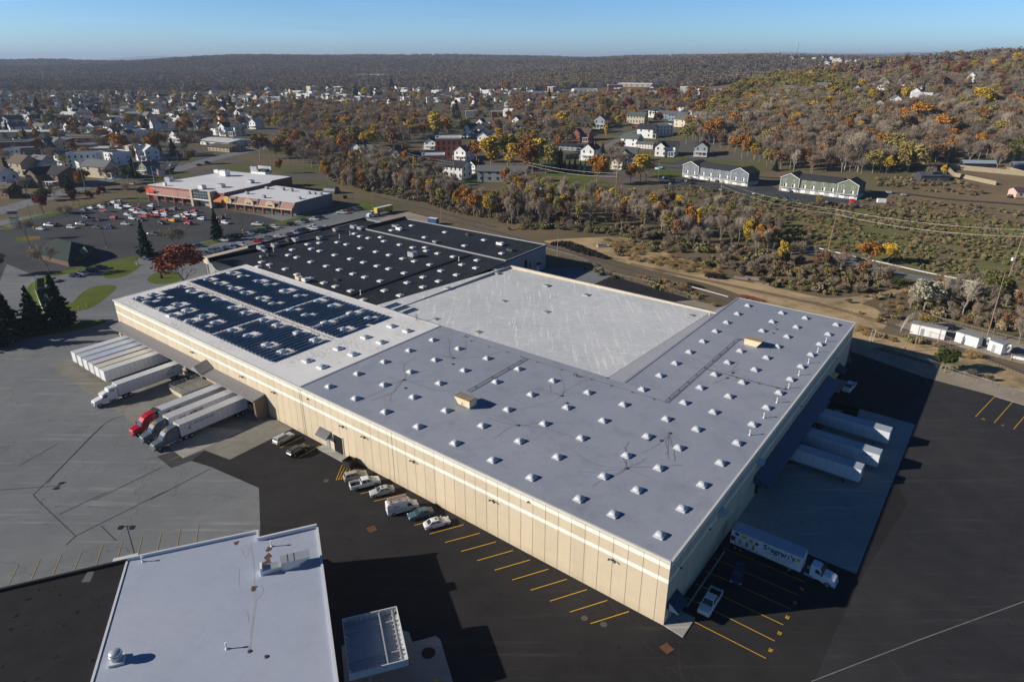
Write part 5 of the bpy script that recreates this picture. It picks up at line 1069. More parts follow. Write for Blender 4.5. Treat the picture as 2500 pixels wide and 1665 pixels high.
def mk_tractor(sleeper=True, flat=False):
    t = thing('semi_tractor', None, None)
    # x forward; fifth wheel at x=0
    mb = MB(); mb.box(-1.4, 6.6, -.45, .45, .7, 1.0); mb.build('frame', DKMET, t)
    bodyloft(t, [(6.9, .5, 1.1, 1.35, .80), (6.7, .45, 1.3, 1.65, 1.0), (5.9, .5, 1.4, 1.85, 1.08), (4.8, .6, 1.5, 2.05, 1.12)], 'hood')
    if sleeper:
        sec = []
        for x, zt, w in ((4.95, 2.1, 1.12), (4.35, 2.95, 1.14), (3.9, 3.4, 1.15), (3.0, 3.85, 1.17), (1.7, 4.0, 1.18), (1.45, 4.0, 1.15)) if not flat else ((4.95, 2.1, 1.12), (4.45, 2.9, 1.12), (3.9, 3.05, 1.12), (3.4, 3.1, 1.14), (3.2, 3.75, 1.1), (1.5, 3.8, 1.15)):
            sec.append([(x, -w, .75), (x, -w * 1.02, 1.9), (x, -w * .96, zt - .25), (x, -w * .78, zt), (x, w * .78, zt), (x, w * .96, zt - .25), (x, w * 1.02, 1.9), (x, w, .75)])
    else:
        sec = []
        for x, zt, w in ((4.95, 2.0, 1.05), (4.4, 2.75, 1.05), (4.1, 2.85, 1.05), (3.1, 2.9, 1.05), (3.0, 2.8, 1.02)):
            sec.append([(x, -w, .75), (x, -w * 1.02, 1.7), (x, -w * .96, zt - .25), (x, -w * .8, zt), (x, w * .8, zt), (x, w * .96, zt - .25), (x, w * 1.02, 1.7), (x, w, .75)])
    MB().loft(sec).build('cab', PAINT, t)
    MB().add([(5.0, -.92, 2.02), (5.0, .92, 2.02), (4.52, .86, 2.78), (4.52, -.86, 2.78)], [(0, 1, 2, 3)]).build('windshield', WGLASS, t)
    for s in (-1, 1):
        MB().add([(4.7, s * 1.175, 1.95), (3.8, s * 1.18, 1.95), (3.8, s * 1.15, 2.6), (4.3, s * 1.15, 2.6)], [(0, 1, 2, 3)]).build('side_window', WGLASS, t)
        MB().box(6.55, 6.85, s * .82 - .15, s * .82 + .15, .95, 1.2).build('headlight', LAMPW, t)
        MB().box(4.75, 4.95, s * 1.35 - .1, s * 1.35 + .1, 1.9, 2.5).build('mirror', DKMET, t)
        MB().tube((2.2, s * .95, .75), (3.7, s * .95, .75), .3, n=10).build('fuel_tank', CHROME, t)
        if sleeper: MB().box(2.0, 2.8, s * 1.19 - .01, s * 1.19 + .01, 3.0, 3.25).build('sleeper_window', WGLASS, t)
        wheel(t, 5.85, s * 1.15, .5, .32)
        for x in (0, -1.3) if sleeper else (0,): wheel(t, x, s * 1.2, .5, .6)
    MB().box(6.86, 6.92, -.55, .55, .7, 1.35).build('grille', CHROME, t); MB().box(6.8, 7.0, -1.05, 1.05, .42, .72).build('bumper', CHROME if flat else PAINT, t)
    lathe(MB(), [(.55, 1.0), (.6, 1.08), (.02, 1.12)], 12).build('fifth_wheel', DKMET, t)
    if flat:
        MB().loft([[(4.5, -.95, 2.75), (4.5, .95, 2.75), (4.5, .95, 2.85), (4.5, -.95, 2.85)], [(5.05, -1.0, 2.6), (5.05, 1.0, 2.6), (5.05, 1.0, 2.68), (5.05, -1.0, 2.68)]]).build('sun_visor', PAINT, t)
        for s in (-1, 1): MB().tube((1.45, s * 1.05, 1), (1.45, s * 1.05, 4.0), .09).build('exhaust_stack', CHROME, t)
    return t
def tractor(loc, ang, col, label, **kw):
    t = mk_tractor(**kw); t.location = loc; t.rotation_euler = (0, 0, ang); setcol(t, {n: (*col, 1) for n in ('hood', 'cab', 'bumper', 'sun_visor')}); return tag(t, label, 'semi truck', 'semi tractors')
AF = ANG_B + PI
tractor(W(137.6, -17.0, .02), AF, (.72, .73, .75), 'white semi tractor with chrome stacks parked in the left yard', flat=True)
tr = tractor(W(116.9, -17.4, .02), AF, (.45, .008, .02), 'bright red semi tractor with curved sleeper roof'); MB().box(2.5, 3.1, -1.21, 1.21, 2.0, 2.35).build('door_badge', M('yellow_logo'), tr)
MB().loft([[(1.5, -1.1, 3.4), (1.5, 1.1, 3.4), (1.5, 1.1, 4.0), (1.5, -1.1, 4.0)], [(.6, -1.15, 3.6), (.6, 1.15, 3.6), (.6, 1.15, 4.35), (.6, -1.15, 4.35)]]).build('roof_fairing', RUBBER, tr)
for a, l in ((112.1, 'grey semi tractor in the middle of three, next to the red one'), (107.1, 'grey semi tractor nearest the camera of the three')):
    tg = tractor(W(a, -17.4, .02), AF, (.115, .135, .16), l)
    for q in range(3):
        an = q * 2 * PI / 3 + .5; MB().box(-.08, .5, -.07, .07, 0, .02, M=Matrix.Translation((3.62, 0, 3.6)) @ Matrix.Rotation(.45, 4, 'Y') @ Matrix.Rotation(an, 4, 'Z')).build('roof_star', M('yellow_logo'), tg)
# right docks
gr = 'trailers backed to the shaded right docks'
AR = ANG_B - PI / 2 + (ANG_A + PI - (ANG_B - PI / 2))   # outwards from the right wall
AR = math.atan2(A_.y, A_.x)
def rtr(a, b, label, L0=1.): return trailer(W(a, b, .03), AR, (.62, .66, .70), (.40, .46, .52), label, gr)
rtr(-17.0, 74.9, 'shaded trailer at the right docks, farthest of three')
t = rtr(-17.0, 64.0, 'shaded trailer at the right docks, middle of three')
sr = -near_side(AR) if False else (1 if Vector((-math.sin(AR), math.cos(AR))).dot(Vector((-B_.x, -B_.y))) > 0 else -1)
side_text('McLANE', .5, RUBBER, t, .3 if sr < 0 else 3.2, 3.0, s=sr)
rtr(-15.2, 56.0, 'shaded trailer at the right docks, nearest of three')
sg = trailer(W(-13.2, 23.7, .03), AR, (.70, .74, .76), (.42, .50, .58), 'beverage trailer with printed drinks advertising on its side', gr)
sg.scale = (.72, 1, 1)
ex = .1
def tx(body, size, mat, xw, z, sx=1., off=0.):
    # written so that it reads along the camera-facing side
    o = text(body, size, mat, sg, ((xw if sr < 0 else 16.15 - xw), sr * 1.335, z), (PI / 2, 0, 0 if sr < 0 else PI), sx=sx / .72, off=off, ext=.004); return o
tx('Seagram\'s', 1.35, NAVYP, 7.6, 2.75, .95, .035); tx('HARD  SELTZER', .5, M('pale_blue_ink', (.25, .38, .5)), 8.3, 2.15, 1.25)
def art(x0, x1, z0, z1, mat): 
    if sr > 0: x0, x1 = 16.15 - x1, 16.15 - x0
    MB().box(x0, x1, min(sr * 1.335, sr * 1.34), max(sr * 1.335, sr * 1.34), z0, z1).build('printed_panel', mat, sg)
ORP = M('orange_ink', (.55, .28, .03)); OLV = M('olive_ink', (.28, .26, .04)); DRP = M('dark_red_ink', (.18, .015, .03)); BLP = M('soft_blue_ink', (.30, .42, .55))
art(.1, 1.1, 1.9, 2.8, DRP); art(2.0, 2.5, 1.7, 2.6, ORP); art(3.6, 4.2, 1.7, 2.6, OLV); art(5.2, 5.7, 1.6, 2.6, OLV); art(2.6, 3.5, 3.1, 3.7, YELP); art(4.3, 5.1, 2.9, 3.4, ORP); art(5.7, 6.4, 2.8, 3.3, DRP); art(.9, 1.9, 3.2, 3.7, NAVYP)
for x in (1.3, 2.8, 4.5, 6.0): art(x, x + .7, 1.45, 1.62, BLP); 
for x in (1.3, 2.8, 4.5): art(x, x + .05, 1.3, 2.6, BLP)
art(9.6, 13.0, 1.72, 1.88, YELP); art(14.9, 15.7, 3.0, 3.6, YELP)
tractor(W(-11.4, 24.0, .03), AR + PI, (.66, .71, .76), 'white day cab tractor in front of the beverage trailer', sleeper=False)
# yellow beverage truck behind and blue box trailer
yt = trailer(P('B2', 1095, 462, .05), dirang(P('B2', 1100, 465), P('B2', 1255, 428)), (.62, .45, .05), (.70, .71, .70), 'trailer with bright yellow side art parked by the tracks', None); yt.scale = (.72, 1, .9)
s_y = -1
glyphs(yt, 8.5, 3, 2.8, .8, -1.335, DRP); glyphs(yt, 8.7, 3, 1.9, .5, -1.335, DRP)
MB().box(.1, 3.4, -1.34, -1.335, 1.5, 3.6).build('printed_panel', OLV, yt); MB().box(3.8, 6.4, -1.34, -1.335, 1.5, 3.2).build('printed_panel', M('grey_ink', (.4, .42, .5)), yt); MB().box(13.4, 15.8, -1.34, -1.335, 2.6, 3.6).build('printed_panel', ORP, yt)
tractor(P('B2', 1110, 462, .05), dirang(P('B2', 1255, 428), P('B2', 1100, 465)), (.74, .75, .76), 'white day cab tractor pulling the yellow trailer', sleeper=False)
p = T('A4', 790, 1480); p.z += .07; tractor(p, -PI / 2 - .2, (.62, .01, .012), 'bright red semi tractor beside the green townhouses')
# ---------- yard objects ----------
def dumpster(loc, ang, L_, w_, h, mat, label, open_=True, name='dumpster'):
    t = thing(name, label, 'dumpster', loc, ang)
    mb = MB(); v = []
    mb.box(-L_ / 2, L_ / 2, -w_ / 2, -w_ / 2 + .06, .15, h).box(-L_ / 2, L_ / 2, w_ / 2 - .06, w_ / 2, .15, h).box(-L_ / 2, -L_ / 2 + .06, -w_ / 2, w_ / 2, .15, h).box(L_ / 2 - .06, L_ / 2, -w_ / 2, w_ / 2, .15, h).box(-L_ / 2, L_ / 2, -w_ / 2, w_ / 2, .15, .22)
    mb.build('bin_body', mat, t)
    mb = MB()
    n = max(3, int(L_ / .6))
    for i in range(n + 1):
        x = -L_ / 2 + L_ * i / n; mb.box(x - .04, x + .04, -w_ / 2 - .06, -w_ / 2, .15, h).box(x - .04, x + .04, w_ / 2, w_ / 2 + .06, .15, h)
    mb.build('side_ribs', mat, t)
    if not open_: MB().add([(-L_ / 2, -w_ / 2, h), (L_ / 2, -w_ / 2, h), (L_ / 2, w_ / 2, h + .25), (-L_ / 2, w_ / 2, h + .25), (-L_ / 2, w_ / 2, h), (L_ / 2, w_ / 2, h)], [(0, 1, 2, 3), (3, 2, 5, 4), (0, 3, 4), (1, 5, 2)]).build('lid', RUBBER, t)
    else: MB().box(-L_ / 2 + .1, L_ / 2 - .1, -w_ / 2 + .1, w_ / 2 - .1, .25, h * .5).build('rubbish', M('rubbish', (.05, .045, .04), var=.5, scale=3), t)
    return t
DB = M('dark_brown_steel', (.035, .028, .026), var=.2); BLU = M('blue_steel', (.02, .07, .2))
dumpster(P('C2', 862, 1240, .02), ANG_A + .12, 1.9, 2.0, 1.6, DB, 'open dark dumpster against the cream wall')
jd = dumpster(W(-5.8, 84.2, .03), AR, 6.2, 2.4, 1.9, M('black_steel', (.01, .01, .012)), 'long black roll-off dumpster in shade with white letters')
text("JIM'S", .95, M('pale_letter', (.5, .6, .65)), jd, (-1.6 if sr < 0 else 1.6, sr * 1.27, .6), (PI / 2, 0, 0 if sr < 0 else PI), off=.02)
dumpster(W(55.2, -28.2, .02), ANG_A, 2.2, 1.6, 3.2, M('navy_steel', (.02, .035, .06)), 'tall navy compactor beside the low white roof', False)
for i, (x, y) in enumerate(((213, 1425), (282, 1440))): p = T('A4', x, y); p.z += .07; dumpster(p, th, 2.2, 1.6, 1.4, BLU, ['left', 'right'][i] + ' blue dumpster by the green townhouses', False)
p = T('A4', 125, 1410); p.z += .07; dumpster(p, th, 1.6, 1.4, 1.4, M('dark_green_steel', (.02, .05, .035)), 'dark green dumpster left of the blue ones', False)
# raised dock platform with stairs and railings by the left docks
ld = thing('dock_platform', 'beige dock platform with stairs and railings between the trailers', 'loading platform', W(127.5, -.3, 0), AW, None)
MB().box(-3.4, 2.8, -6.0 - 2.2, -.3, 0, 1.15).build('platform', CREAM, ld); MB().box(-3.38, 2.78, -8.18, -.3, 1.152, 1.2).build('deck', CONC, ld)
mb = MB()
for i in range(6): mb.box(-4.6 + i * .0 - .3 * (5 - i) + .0, -3.4, -3.6, -2.4, i * .19, (i + 1) * .19)
mb.build('stairs', CONC, ld)
mb = MB()
for a, b in (((-3.3, -8.1), (2.7, -8.1)), ((2.7, -8.1), (2.7, -1.0)), ((-3.3, -8.1), (-3.3, -3.7)), ((-3.3, -2.3), (-3.3, -.5))):
    for z in (1.7, 2.25): mb.tube((a[0], a[1], z), (b[0], b[1], z), .035, n=4)
    n = int(math.hypot(b[0] - a[0], b[1] - a[1]) / 1.2) + 1
    for k in range(n + 1): x = a[0] + (b[0] - a[0]) * k / n; y = a[1] + (b[1] - a[1]) * k / n; mb.tube((x, y, 1.2), (x, y, 2.25), .03, n=4)
for y in (-3.65, -2.35): mb.tube((-3.3, y, 2.2), (-5.0, y, 1.0), .035, n=4); mb.tube((-5.0, y, .0), (-5.0, y, 1.0), .03, n=4)
mb.build('railing', METAL, ld)
# drains and manholes
for r, x, y, l in (('D3', 1310, 1287, 'rusty square storm grate near the front corner'), ('D2', 800, 530, 'rusty square storm grate in the middle of the black yard')):
    t = thing('storm_grate', l, 'drain grate', P(r, x, y, .03), .6)
    mb = MB(); 
    for k in range(8): mb.box(-.7 + k * .18, -.62 + k * .18, -.62, .62, 0, .03)
    mb.box(-.75, .75, -.7, -.6, 0, .035).box(-.75, .75, .6, .7, 0, .035); mb.build('bars', M('rust', (.22, .10, .055), var=.3), t)
for r, x, y, l in (('D3', 632, 1040, 'round manhole cover between two yellow lines'), ('D3', 790, 1091, 'round manhole cover beside the last yellow line'), ('D2', 490, 203, 'faint manhole cover near the hatched block')):
    mb = MB(); lathe(mb, [(.03, .03), (.3, .032), (.34, .028), (.5, .028), (.52, 0)], 16); tag(mb.build('manhole_cover', M('manhole_iron', (.10, .085, .07), var=.4, scale=5), None, loc=P(r, x, y, .012)), l, 'manhole cover')
mb = MB(); mb.prism([W(-1.4, 5.6), W(-1.15, 5.6), W(-1.15, 21), W(-1.4, 21)], 0, .16); 
tag(mb.build('wheel_stop', CONC2, None), 'long concrete wheel stop beside the shaded right wall', 'curb')
# ---------- low building at the bottom left ----------
LB = thing('low_white_roof_building', 'low building with pale roof and black roof half at the bottom left corner', 'building', (0, 0, 0)); ZL = 7.6
def g3(x, y, z=ZL): return P('G3', x, y, z)
def d1(x, y, z=ZL): return P('D1', x, y, z)
la0 = dirang(d1(0, 795), d1(1045, 555)); c1 = g3(828, 95); c2 = g3(1020, 1568); c2 = c1 + (c2 - c1) * 1.6; dv = d1(1045, 558); dv2 = dv + (d1(750, 1564) - dv) * 1.5; stp = d1(2118, 330); stp2 = d1(2118, 395); far = d1(0, 800); far = dv + (far - dv) * 1.9; far2 = far + (dv2 - dv)
mb = MB(); mb.prism([far2, far, dv, stp, stp2, c1, c2, dv2], 0, ZL - .15, top=False); mb.build('wall', wallmat('pale_panel_wall', (.60, .60, .60), 0), LB)
mb = MB(); mb.prism([dv2, dv, stp, stp2, c1, c2], ZL - .4, ZL - .15, bot=True); mb.build('pale_roof', roofmat('pale_roof_membrane', (.38, .43, .53), (.43, .465, .55), (.32, .35, .42), .4, rot=ANG_B + .38, seam=.18, lines=1.9), LB)
def blkroof():
    m, nt, b = nmat('black_felt_roof'); v = _vec(nt, rot=-(ANG_B + .38))
    c = _mix(nt, (.024, .023, .024), (.034, .033, .034), _noise(nt, .3, 5, .7, v, .3, .7))
    c = _mix(nt, c, (.006, .006, .007), _noise(nt, .8, 3, .5, v, .66, .69))
    nt.links.new(c, b.inputs['Base Color']); b.inputs['Roughness'].default_value = .9; b.inputs['Specular IOR Level'].default_value = .08; return m
mb = MB(); mb.prism([far2, far, dv, dv2], ZL - .6, ZL - .3, bot=True); mb.build('black_roof', blkroof(), LB)
PCP = M('white_coping', (.62, .64, .66), var=.05)
parapet('parapet', [stp2 + Vector((.1, 0, 0)), c1], .35, ZL - .2, ZL + .45, PCP, LB); parapet('parapet', [dv, stp], .3, ZL - .2, ZL + .35, PCP, LB); parapet('parapet', [stp, stp2], .3, ZL - .2, ZL + .4, PCP, LB)
parapet('parapet', [c1, c2], .35, ZL - .2, ZL + .12, PCP, LB); parapet('black_parapet', [far, dv], .4, ZL - .35, ZL + .1, PARB, LB); parapet('roof_joint', [dv, dv2], .3, ZL - .3, ZL - .05, PCP, LB)
MB().box(-1.7, 1.7, -.9, .9, ZL - 1.4, ZL - .6, M=FR(d1(1020, 530, 0) + (d1(1020, 535) - d1(1020, 535, 0)) - Vector((0, 0, ZL)), la0)).build('roof_scupper', PCP, LB)
la = math.atan2((c1 - stp2).y, (c1 - stp2).x)
t = thing('long_duct_unit', 'long silver rooftop air unit with angled hood on the pale roof', 'rooftop unit', g3(560, 470, ZL - .14), la)
MB().box(-3.6, -1.0, -.7, .7, 0, .8).build('duct', METAL, t); MB().box(-1.0, 1.6, -.95, .85, .0, 1.5).build('cabinet', METAL, t)
MB().loft([[(1.6, -.95, .6), (1.6, .85, .6), (1.6, .85, 1.5), (1.6, -.95, 1.5)], [(3.2, -.95, 1.45), (3.2, .85, 1.45), (3.2, .85, 1.55), (3.2, -.95, 1.55)]]).build('intake_hood', METAL, t)
mb = MB()
for x in (.0, .9): mb.box(x - .03, x + .03, -.98, .88, 1.5, 1.54)
mb.build('cabinet_seams', DKMET, t); MB().box(-3.9, -3.6, -.75, .75, 0, 1.3).build('end_cap', WHITE, t)
t = thing('roof_fan', 'round aluminium exhaust fan on the pale roof', 'exhaust fan', d1(965, 1390, ZL - .14), la)
MB().box(-.85, .85, -.85, .85, 0, .35).build('base_curb', PCP, t); lathe(MB(), [(.62, .35), (.66, .9), (.78, 1.0), (.8, 1.15), (.02, 1.15)], 20).build('fan_housing', METAL, t, smooth=True)
lathe(MB(), [(.74, 1.2), (.76, 1.45), (.6, 1.62), (.02, 1.68)], 20).build('fan_cap', METAL, t, smooth=True)
for (r, x, y), l, h in ((('D1', 1172, 575), 'white vent near the black and pale roof corner', .9), (('D1', 1862, 1290), 'thin vent in the middle of the pale roof', 1.0), (('G3', 400, 285), 'vent pipe by the rusty stain on the pale roof', 1.1)): vent(P(r, x, y, ZL - .14), l, h, .09)
MB().prism([d1(720, 655, ZL - .29), d1(775, 655, ZL - .29), d1(740, 740, ZL - .29), d1(668, 742, ZL - .29)], ZL - .3, ZL - .285).build('roof_patch', M('grey_patch', (.13, .13, .13), var=.2), LB)
RST = M('rust_stain', (.13, .075, .045), var=.5, scale=2); mb = MB()
for i, (x, y, r_) in enumerate(((372, 300, .45), (365, 370, .5), (355, 430, .6), (345, 475, .45), (65, 245, .4), (230, 672, .45))): 
    c = g3(x, y); pts = [(c.x + r_ * (1 + .35 * math.sin(k * 2.3 + i)) * math.cos(k * .63), c.y + r_ * 1.3 * (1 + .3 * math.cos(k * 1.7 + i)) * math.sin(k * .63)) for k in range(10)]; mb.prism(pts, ZL - .15, ZL - .143 + .001 * i)
tag(mb.build('roof_stain', RST, LB), kind='stuff')
mb = MB(); VM = M('roof_stain_pale', (.36, .37, .41), var=.2)
for k, ln in enumerate(([(235, 690), (245, 800), (225, 950), (205, 1100), (190, 1270)], [(95, 480), (90, 640), (130, 690), (215, 680)], [(110, 290), (150, 380), (190, 300), (120, 260)], [(200, 250), (230, 440), (235, 650)], [(300, 640), (320, 700), (260, 780)], [(165, 890), (185, 990)])): mb.ribbon(curve([g3(*q) for q in ln], 5), .26 if k in (0,) else .1, ZL - .142 + .001 * k)
tag(mb.build('roof_stain', VM, LB), kind='stuff')
for x, y in ((190, 1275), (350, 1325)): lathe(MB(), [(.02, .08), (.22, .09), (.34, .0)], 9).build('roof_drain', DKMET, LB, loc=g3(x, y, ZL - .145))
# twin floodlight on a mast beside it
t = thing('floodlight_mast', 'dark mast with twin floodlights behind the low building', 'floodlight', d1(1110, 600, 0) * 1, 0); t.location = d1(1108, 520, 3.5); t.location.z = 0
mb = MB().tube((0, 0, 0), (0, 0, 9.3), .1, .07, 8); mb.build('mast', DKMET, t); mb = MB().box(-.9, .9, -.05, .05, 9.1, 9.2); mb.build('cross_arm', DKMET, t)
for s in (-1, 1): MB().box(s * .9 - .35, s * .9 + .35, -.5, .2, 8.95, 9.2).build('lamp_head', RUBBER, t)
t = thing('floodlight_mast', 'tall mast casting the long shadow at the left edge', 'floodlight', (0, 0, 0), 0)
p = P('C1', 545, 1418, 0) - Vector((28.4, 3.8, 0)) / 12 * 11; t.location = p
MB().tube((0, 0, 0), (0, 0, 11), .11, .07, 8).build('mast', DKMET, t); MB().box(-.06, .06, -.9, .9, 10.8, 10.9).build('cross_arm', DKMET, t)
for s in (-1, 1): MB().box(-.3, .35, s * .9 - .35, s * .9 + .35, 10.75, 11.0).build('lamp_head', RUBBER, t)
# ---------- open-topped steel canopy ----------
k1, k2, k3, k4 = [P('G3', x, y, 5.4) for x, y in ((1055, 972), (1565, 853), (1690, 1345), (1130, 1490))]
kx = ((k2 - k1) + (k3 - k4)) / 2; ky = ((k4 - k1) + (k3 - k2)) / 2; Lx = kx.length; Ly = ky.length; ka = math.atan2(kx.y, kx.x)
t = thing('fuel_canopy', 'square white steel canopy open on top, seen from above', 'canopy', (k1.x, k1.y, 0), ka)
t.location = (k4.x, k4.y, 0); sh = math.atan2(-ky.y, -ky.x) - ka
CW = M('white_steel_sheet', (.66, .68, .70), var=.08, rough=.5)
for nm, (x0, x1, y0, y1) in (('fascia', (0, Lx, -.06, .06)), ('fascia', (0, Lx, Ly - .06, Ly + .06)), ('fascia', (-.06, .06, .06, Ly - .06)), ('fascia', (Lx - .06, Lx + .06, .06, Ly - .06))): MB().box(x0, x1, y0, y1, 4.3, 5.4).build(nm, CW, t)
mb = MB()
for k in range(int(Ly / .42)): mb.box(.06, Lx - .06, .1 + k * .42, .1 + k * .42 + .36, 4.32, 4.36); 
MB().box(.06, Lx - .06, .06, Ly - .06, 4.30, 4.315).build('deck', CW, t); mb.build('deck_pans', M('deck_pan', (.50, .52, .55), var=.1), t)
BM = M('beam_grey', (.42, .44, .44), rough=.5, metal=.2)
for x in (Lx * .30, Lx * .66, Lx * .9): MB().box(x - .09, x + .09, .1, Ly - .1, 5.02, 5.25).build('beam', BM, t)
for y in (Ly * .22, Ly * .78): MB().box(.1, Lx - .1, y - .09, y + .09, 4.80, 5.0).build('beam', BM, t)
mb = MB()
for k in range(11):
    y = .5 + k * (Ly - 1) / 10
    mb.tube((Lx - .1, y, 5.3), (Lx - 1.2, y - .35, 4.4), .045, n=4); mb.tube((.1, y, 5.3), (.9, y - .3, 4.4), .045, n=4)
for k in range(9): x = .8 + k * (Lx - 1.6) / 8; mb.box(x - .04, x + .04, Ly - .25, Ly - .06, 4.4, 5.35)
tag(mb.build('braces', BM, t), kind='stuff')
for x in (Lx * .35,) : MB().box(x - .25, x + .25, Ly * .22 - .25, Ly * .22 + .25, 0, 4.3).build('column', CONC2, t); MB().box(Lx * .75 - .25, Lx * .75 + .25, Ly * .7, Ly * .7 + .5, 0, 4.3).build('column', CONC2, t)
sheet('fuel_pad', [P('G3', *q) for q in [(1060, 1230), (1110, 1200), (1400, 1130), (1650, 1080), (1700, 1095), (1730, 1190), (1950, 1130), (1995, 1165), (2115, 1570), (2300, 2200), (1300, 2400), (1090, 1600)]], .03, CONC2, 'concrete fuel pad in shade beneath the steel canopy')
lathe(MB(), [(.02, .03), (.95, .035), (1.0, 0)], 24).build('x', RUBBER, None, loc=P('G3', 1882, 1290, .05)); o = bpy.context.scene.objects['x']; o.name = 'tank_cover'; tag(o, 'large round black tank cover on the fuel pad', 'manhole cover')
o = lathe(MB(), [(.02, .03), (.3, .035), (.33, 0)], 16).build('fill_cap', M('yellow_paint'), None, loc=P('G3', 1960, 1550, .05)); tag(o, 'small yellow fill cap at the bottom of the fuel pad', 'fill cap')
# ---------- shopping plaza ----------
BRK = M('red_brick', (.27, .085, .06), var=.2, scale=1.2); ROSE = M('rose_metal_roof', (.36, .20, .165), var=.08, rough=.5); BEIGE = M('beige_stucco', (.55, .44, .30), var=.08)
PW = roofmat('plaza_white_roof', (.72, .73, .75), (.80, .80, .81), (.5, .5, .5), .35, seam=0)
PLZ = thing('shopping_plaza', 'long brick shopping plaza with white roofs, arcade and rose mansard', 'shopping center', (0, 0, 0))
a0 = G(358, 452.5, 8.2); a1 = G(537, 471.5, 8.2); ad = (a1 - a0).normalized(); bk = (G(557.8, 418.6, 8.2) - a0)
ax_ = math.atan2(ad.y, ad.x); bn = Vector((-ad.y, ad.x, 0)); dep = bk.dot(bn)
fr = lambda s, t, z=0: Vector((a0.x + ad.x * s + bn.x * t, a0.y + ad.y * s + bn.y * t, z))
L1 = (a1 - a0).length; fa_ = G(716.5, 496.5, 6.8) - Vector((a0.x, a0.y, 0)); L2 = fa_.dot(ad); t2_ = fa_.dot(bn); fb_ = G(811.6, 472, 6.8) - Vector((a0.x, a0.y, 0)); dep2 = fb_.dot(bn) - t2_; mbk = G(721.9, 430.2, 8.2) - Vector((a0.x, a0.y, 0)); Lm = mbk.dot(ad)
MB().prism([fr(0, 0), fr(L1 + 3, 0), fr(L1 + 3, dep * .6), fr(Lm, dep * .72), fr(Lm, dep), fr(bk.dot(ad), dep)], 0, 8.2).build('wall', BRK, PLZ)
MB().prism([fr(.5, .5), fr(L1 + 2.5, .5), fr(L1 + 2.5, dep * .6), fr(Lm - .5, dep * .72), fr(Lm - .5, dep - .5), fr(bk.dot(ad) + .5, dep - .5)], 8.2, 8.4).build('main_roof', PW, PLZ)
MB().prism([fr(L1 + 3.1, t2_ + 1), fr(L2, t2_ + 1), fr(L2, t2_ + dep2), fr(L1 + 3.1, dep * .6 + 3)], 0, 6.6).build('side_wall', M('dark_block_wall', (.16, .17, .17), var=.15), PLZ)
MB().prism([fr(L1 + 3.6, t2_ + 1.5), fr(L2 - .4, t2_ + 1.5), fr(L2 - .4, t2_ + dep2 - .4), fr(L1 + 3.6, dep * .6 + 2)], 6.6, 6.8).build('shop_roof', PW, PLZ)
def mans(s0, s1, t0, z0, z1, out, nm='mansard'): MB().add([fr(s0, t0 - out, z0), fr(s1, t0 - out, z0), fr(s1, t0 + .3, z1), fr(s0, t0 + .3, z1), fr(s0, t0 + .3, z0), fr(s1, t0 + .3, z0)], [(0, 1, 2, 3), (0, 3, 4), (1, 5, 2), (0, 4, 5, 1)]).build(nm, ROSE, PLZ)
xs0 = L1 * .70
mans(2.5, xs0 - 2, 0, 4.3, 7.4, 3.2); mans(L1 + 4, L2, t2_ + 1, 3.9, 6.7, 2.8)
MB().prism([fr(2.5, -3.3), fr(xs0 - 2, -3.3), fr(xs0 - 2, -3.0), fr(2.5, -3.0)], 3.6, 4.3, bot=True).build('arcade_beam', BEIGE, PLZ); MB().prism([fr(L1 + 4, t2_ - 1.9), fr(L2, t2_ - 1.9), fr(L2, t2_ - 1.6), fr(L1 + 4, t2_ - 1.6)], 3.2, 3.9, bot=True).build('arcade_beam', BEIGE, PLZ)
for k in range(6): s = 3.5 + k * (xs0 - 6) / 5; MB().prism([fr(s, -3.4), fr(s + .7, -3.4), fr(s + .7, -2.8), fr(s, -2.8)], 0, 3.6).build('arcade_column', BRK, PLZ)
for k in range(8): s = L1 + 5 + k * (L2 - L1 - 6) / 7; MB().prism([fr(s, t2_ - 2.1), fr(s + .8, t2_ - 2.1), fr(s + .8, t2_ - 1.4), fr(s, t2_ - 1.4)], 0, 3.2).build('arcade_column', BRK, PLZ)
for k in range(7): s = L1 + 6.5 + k * (L2 - L1 - 8) / 7; MB().prism([fr(s, t2_ + .85), fr(s + 5.2, t2_ + .85), fr(s + 5.2, t2_ + 1), fr(s, t2_ + 1)], .4, 3.0).build('shop_window', WGLASS, PLZ)
for k in range(3): s = 6 + k * (xs0 - 8) / 3; MB().prism([fr(s, -.15), fr(s + 7, -.15), fr(s + 7, 0), fr(s, 0)], .5, 3.2).build('shop_window', RUBBER, PLZ)
# glazed entrance
MB().prism([fr(xs0 - 2, -3.6), fr(xs0 - .4, -3.6), fr(xs0 - .4, 1), fr(xs0 - 2, 1)], 0, 9.0).build('entrance_pier', BEIGE, PLZ); MB().prism([fr(xs0 + 12, -3.6), fr(xs0 + 13.6, -3.6), fr(xs0 + 13.6, 1), fr(xs0 + 12, 1)], 0, 9.0).build('entrance_pier', BEIGE, PLZ)
MB().prism([fr(xs0 - .4, -3.2), fr(xs0 + 12, -3.2), fr(xs0 + 12, -2.9), fr(xs0 - .4, -2.9)], 4.4, 8.8).build('entrance_glass', M('blue_glass', (.03, .08, .12), rough=.15, spec=.6), PLZ)
mb = MB()
for k in range(7): s = xs0 - .4 + k * 2.05; mb.prism([fr(s, -3.3), fr(s + .12, -3.3), fr(s + .12, -3.15), fr(s, -3.15)], 4.4, 8.8)
for z in (5.9, 7.4): mb.prism([fr(xs0 - .4, -3.3), fr(xs0 + 12, -3.3), fr(xs0 + 12, -3.15), fr(xs0 - .4, -3.15)], z, z + .12)
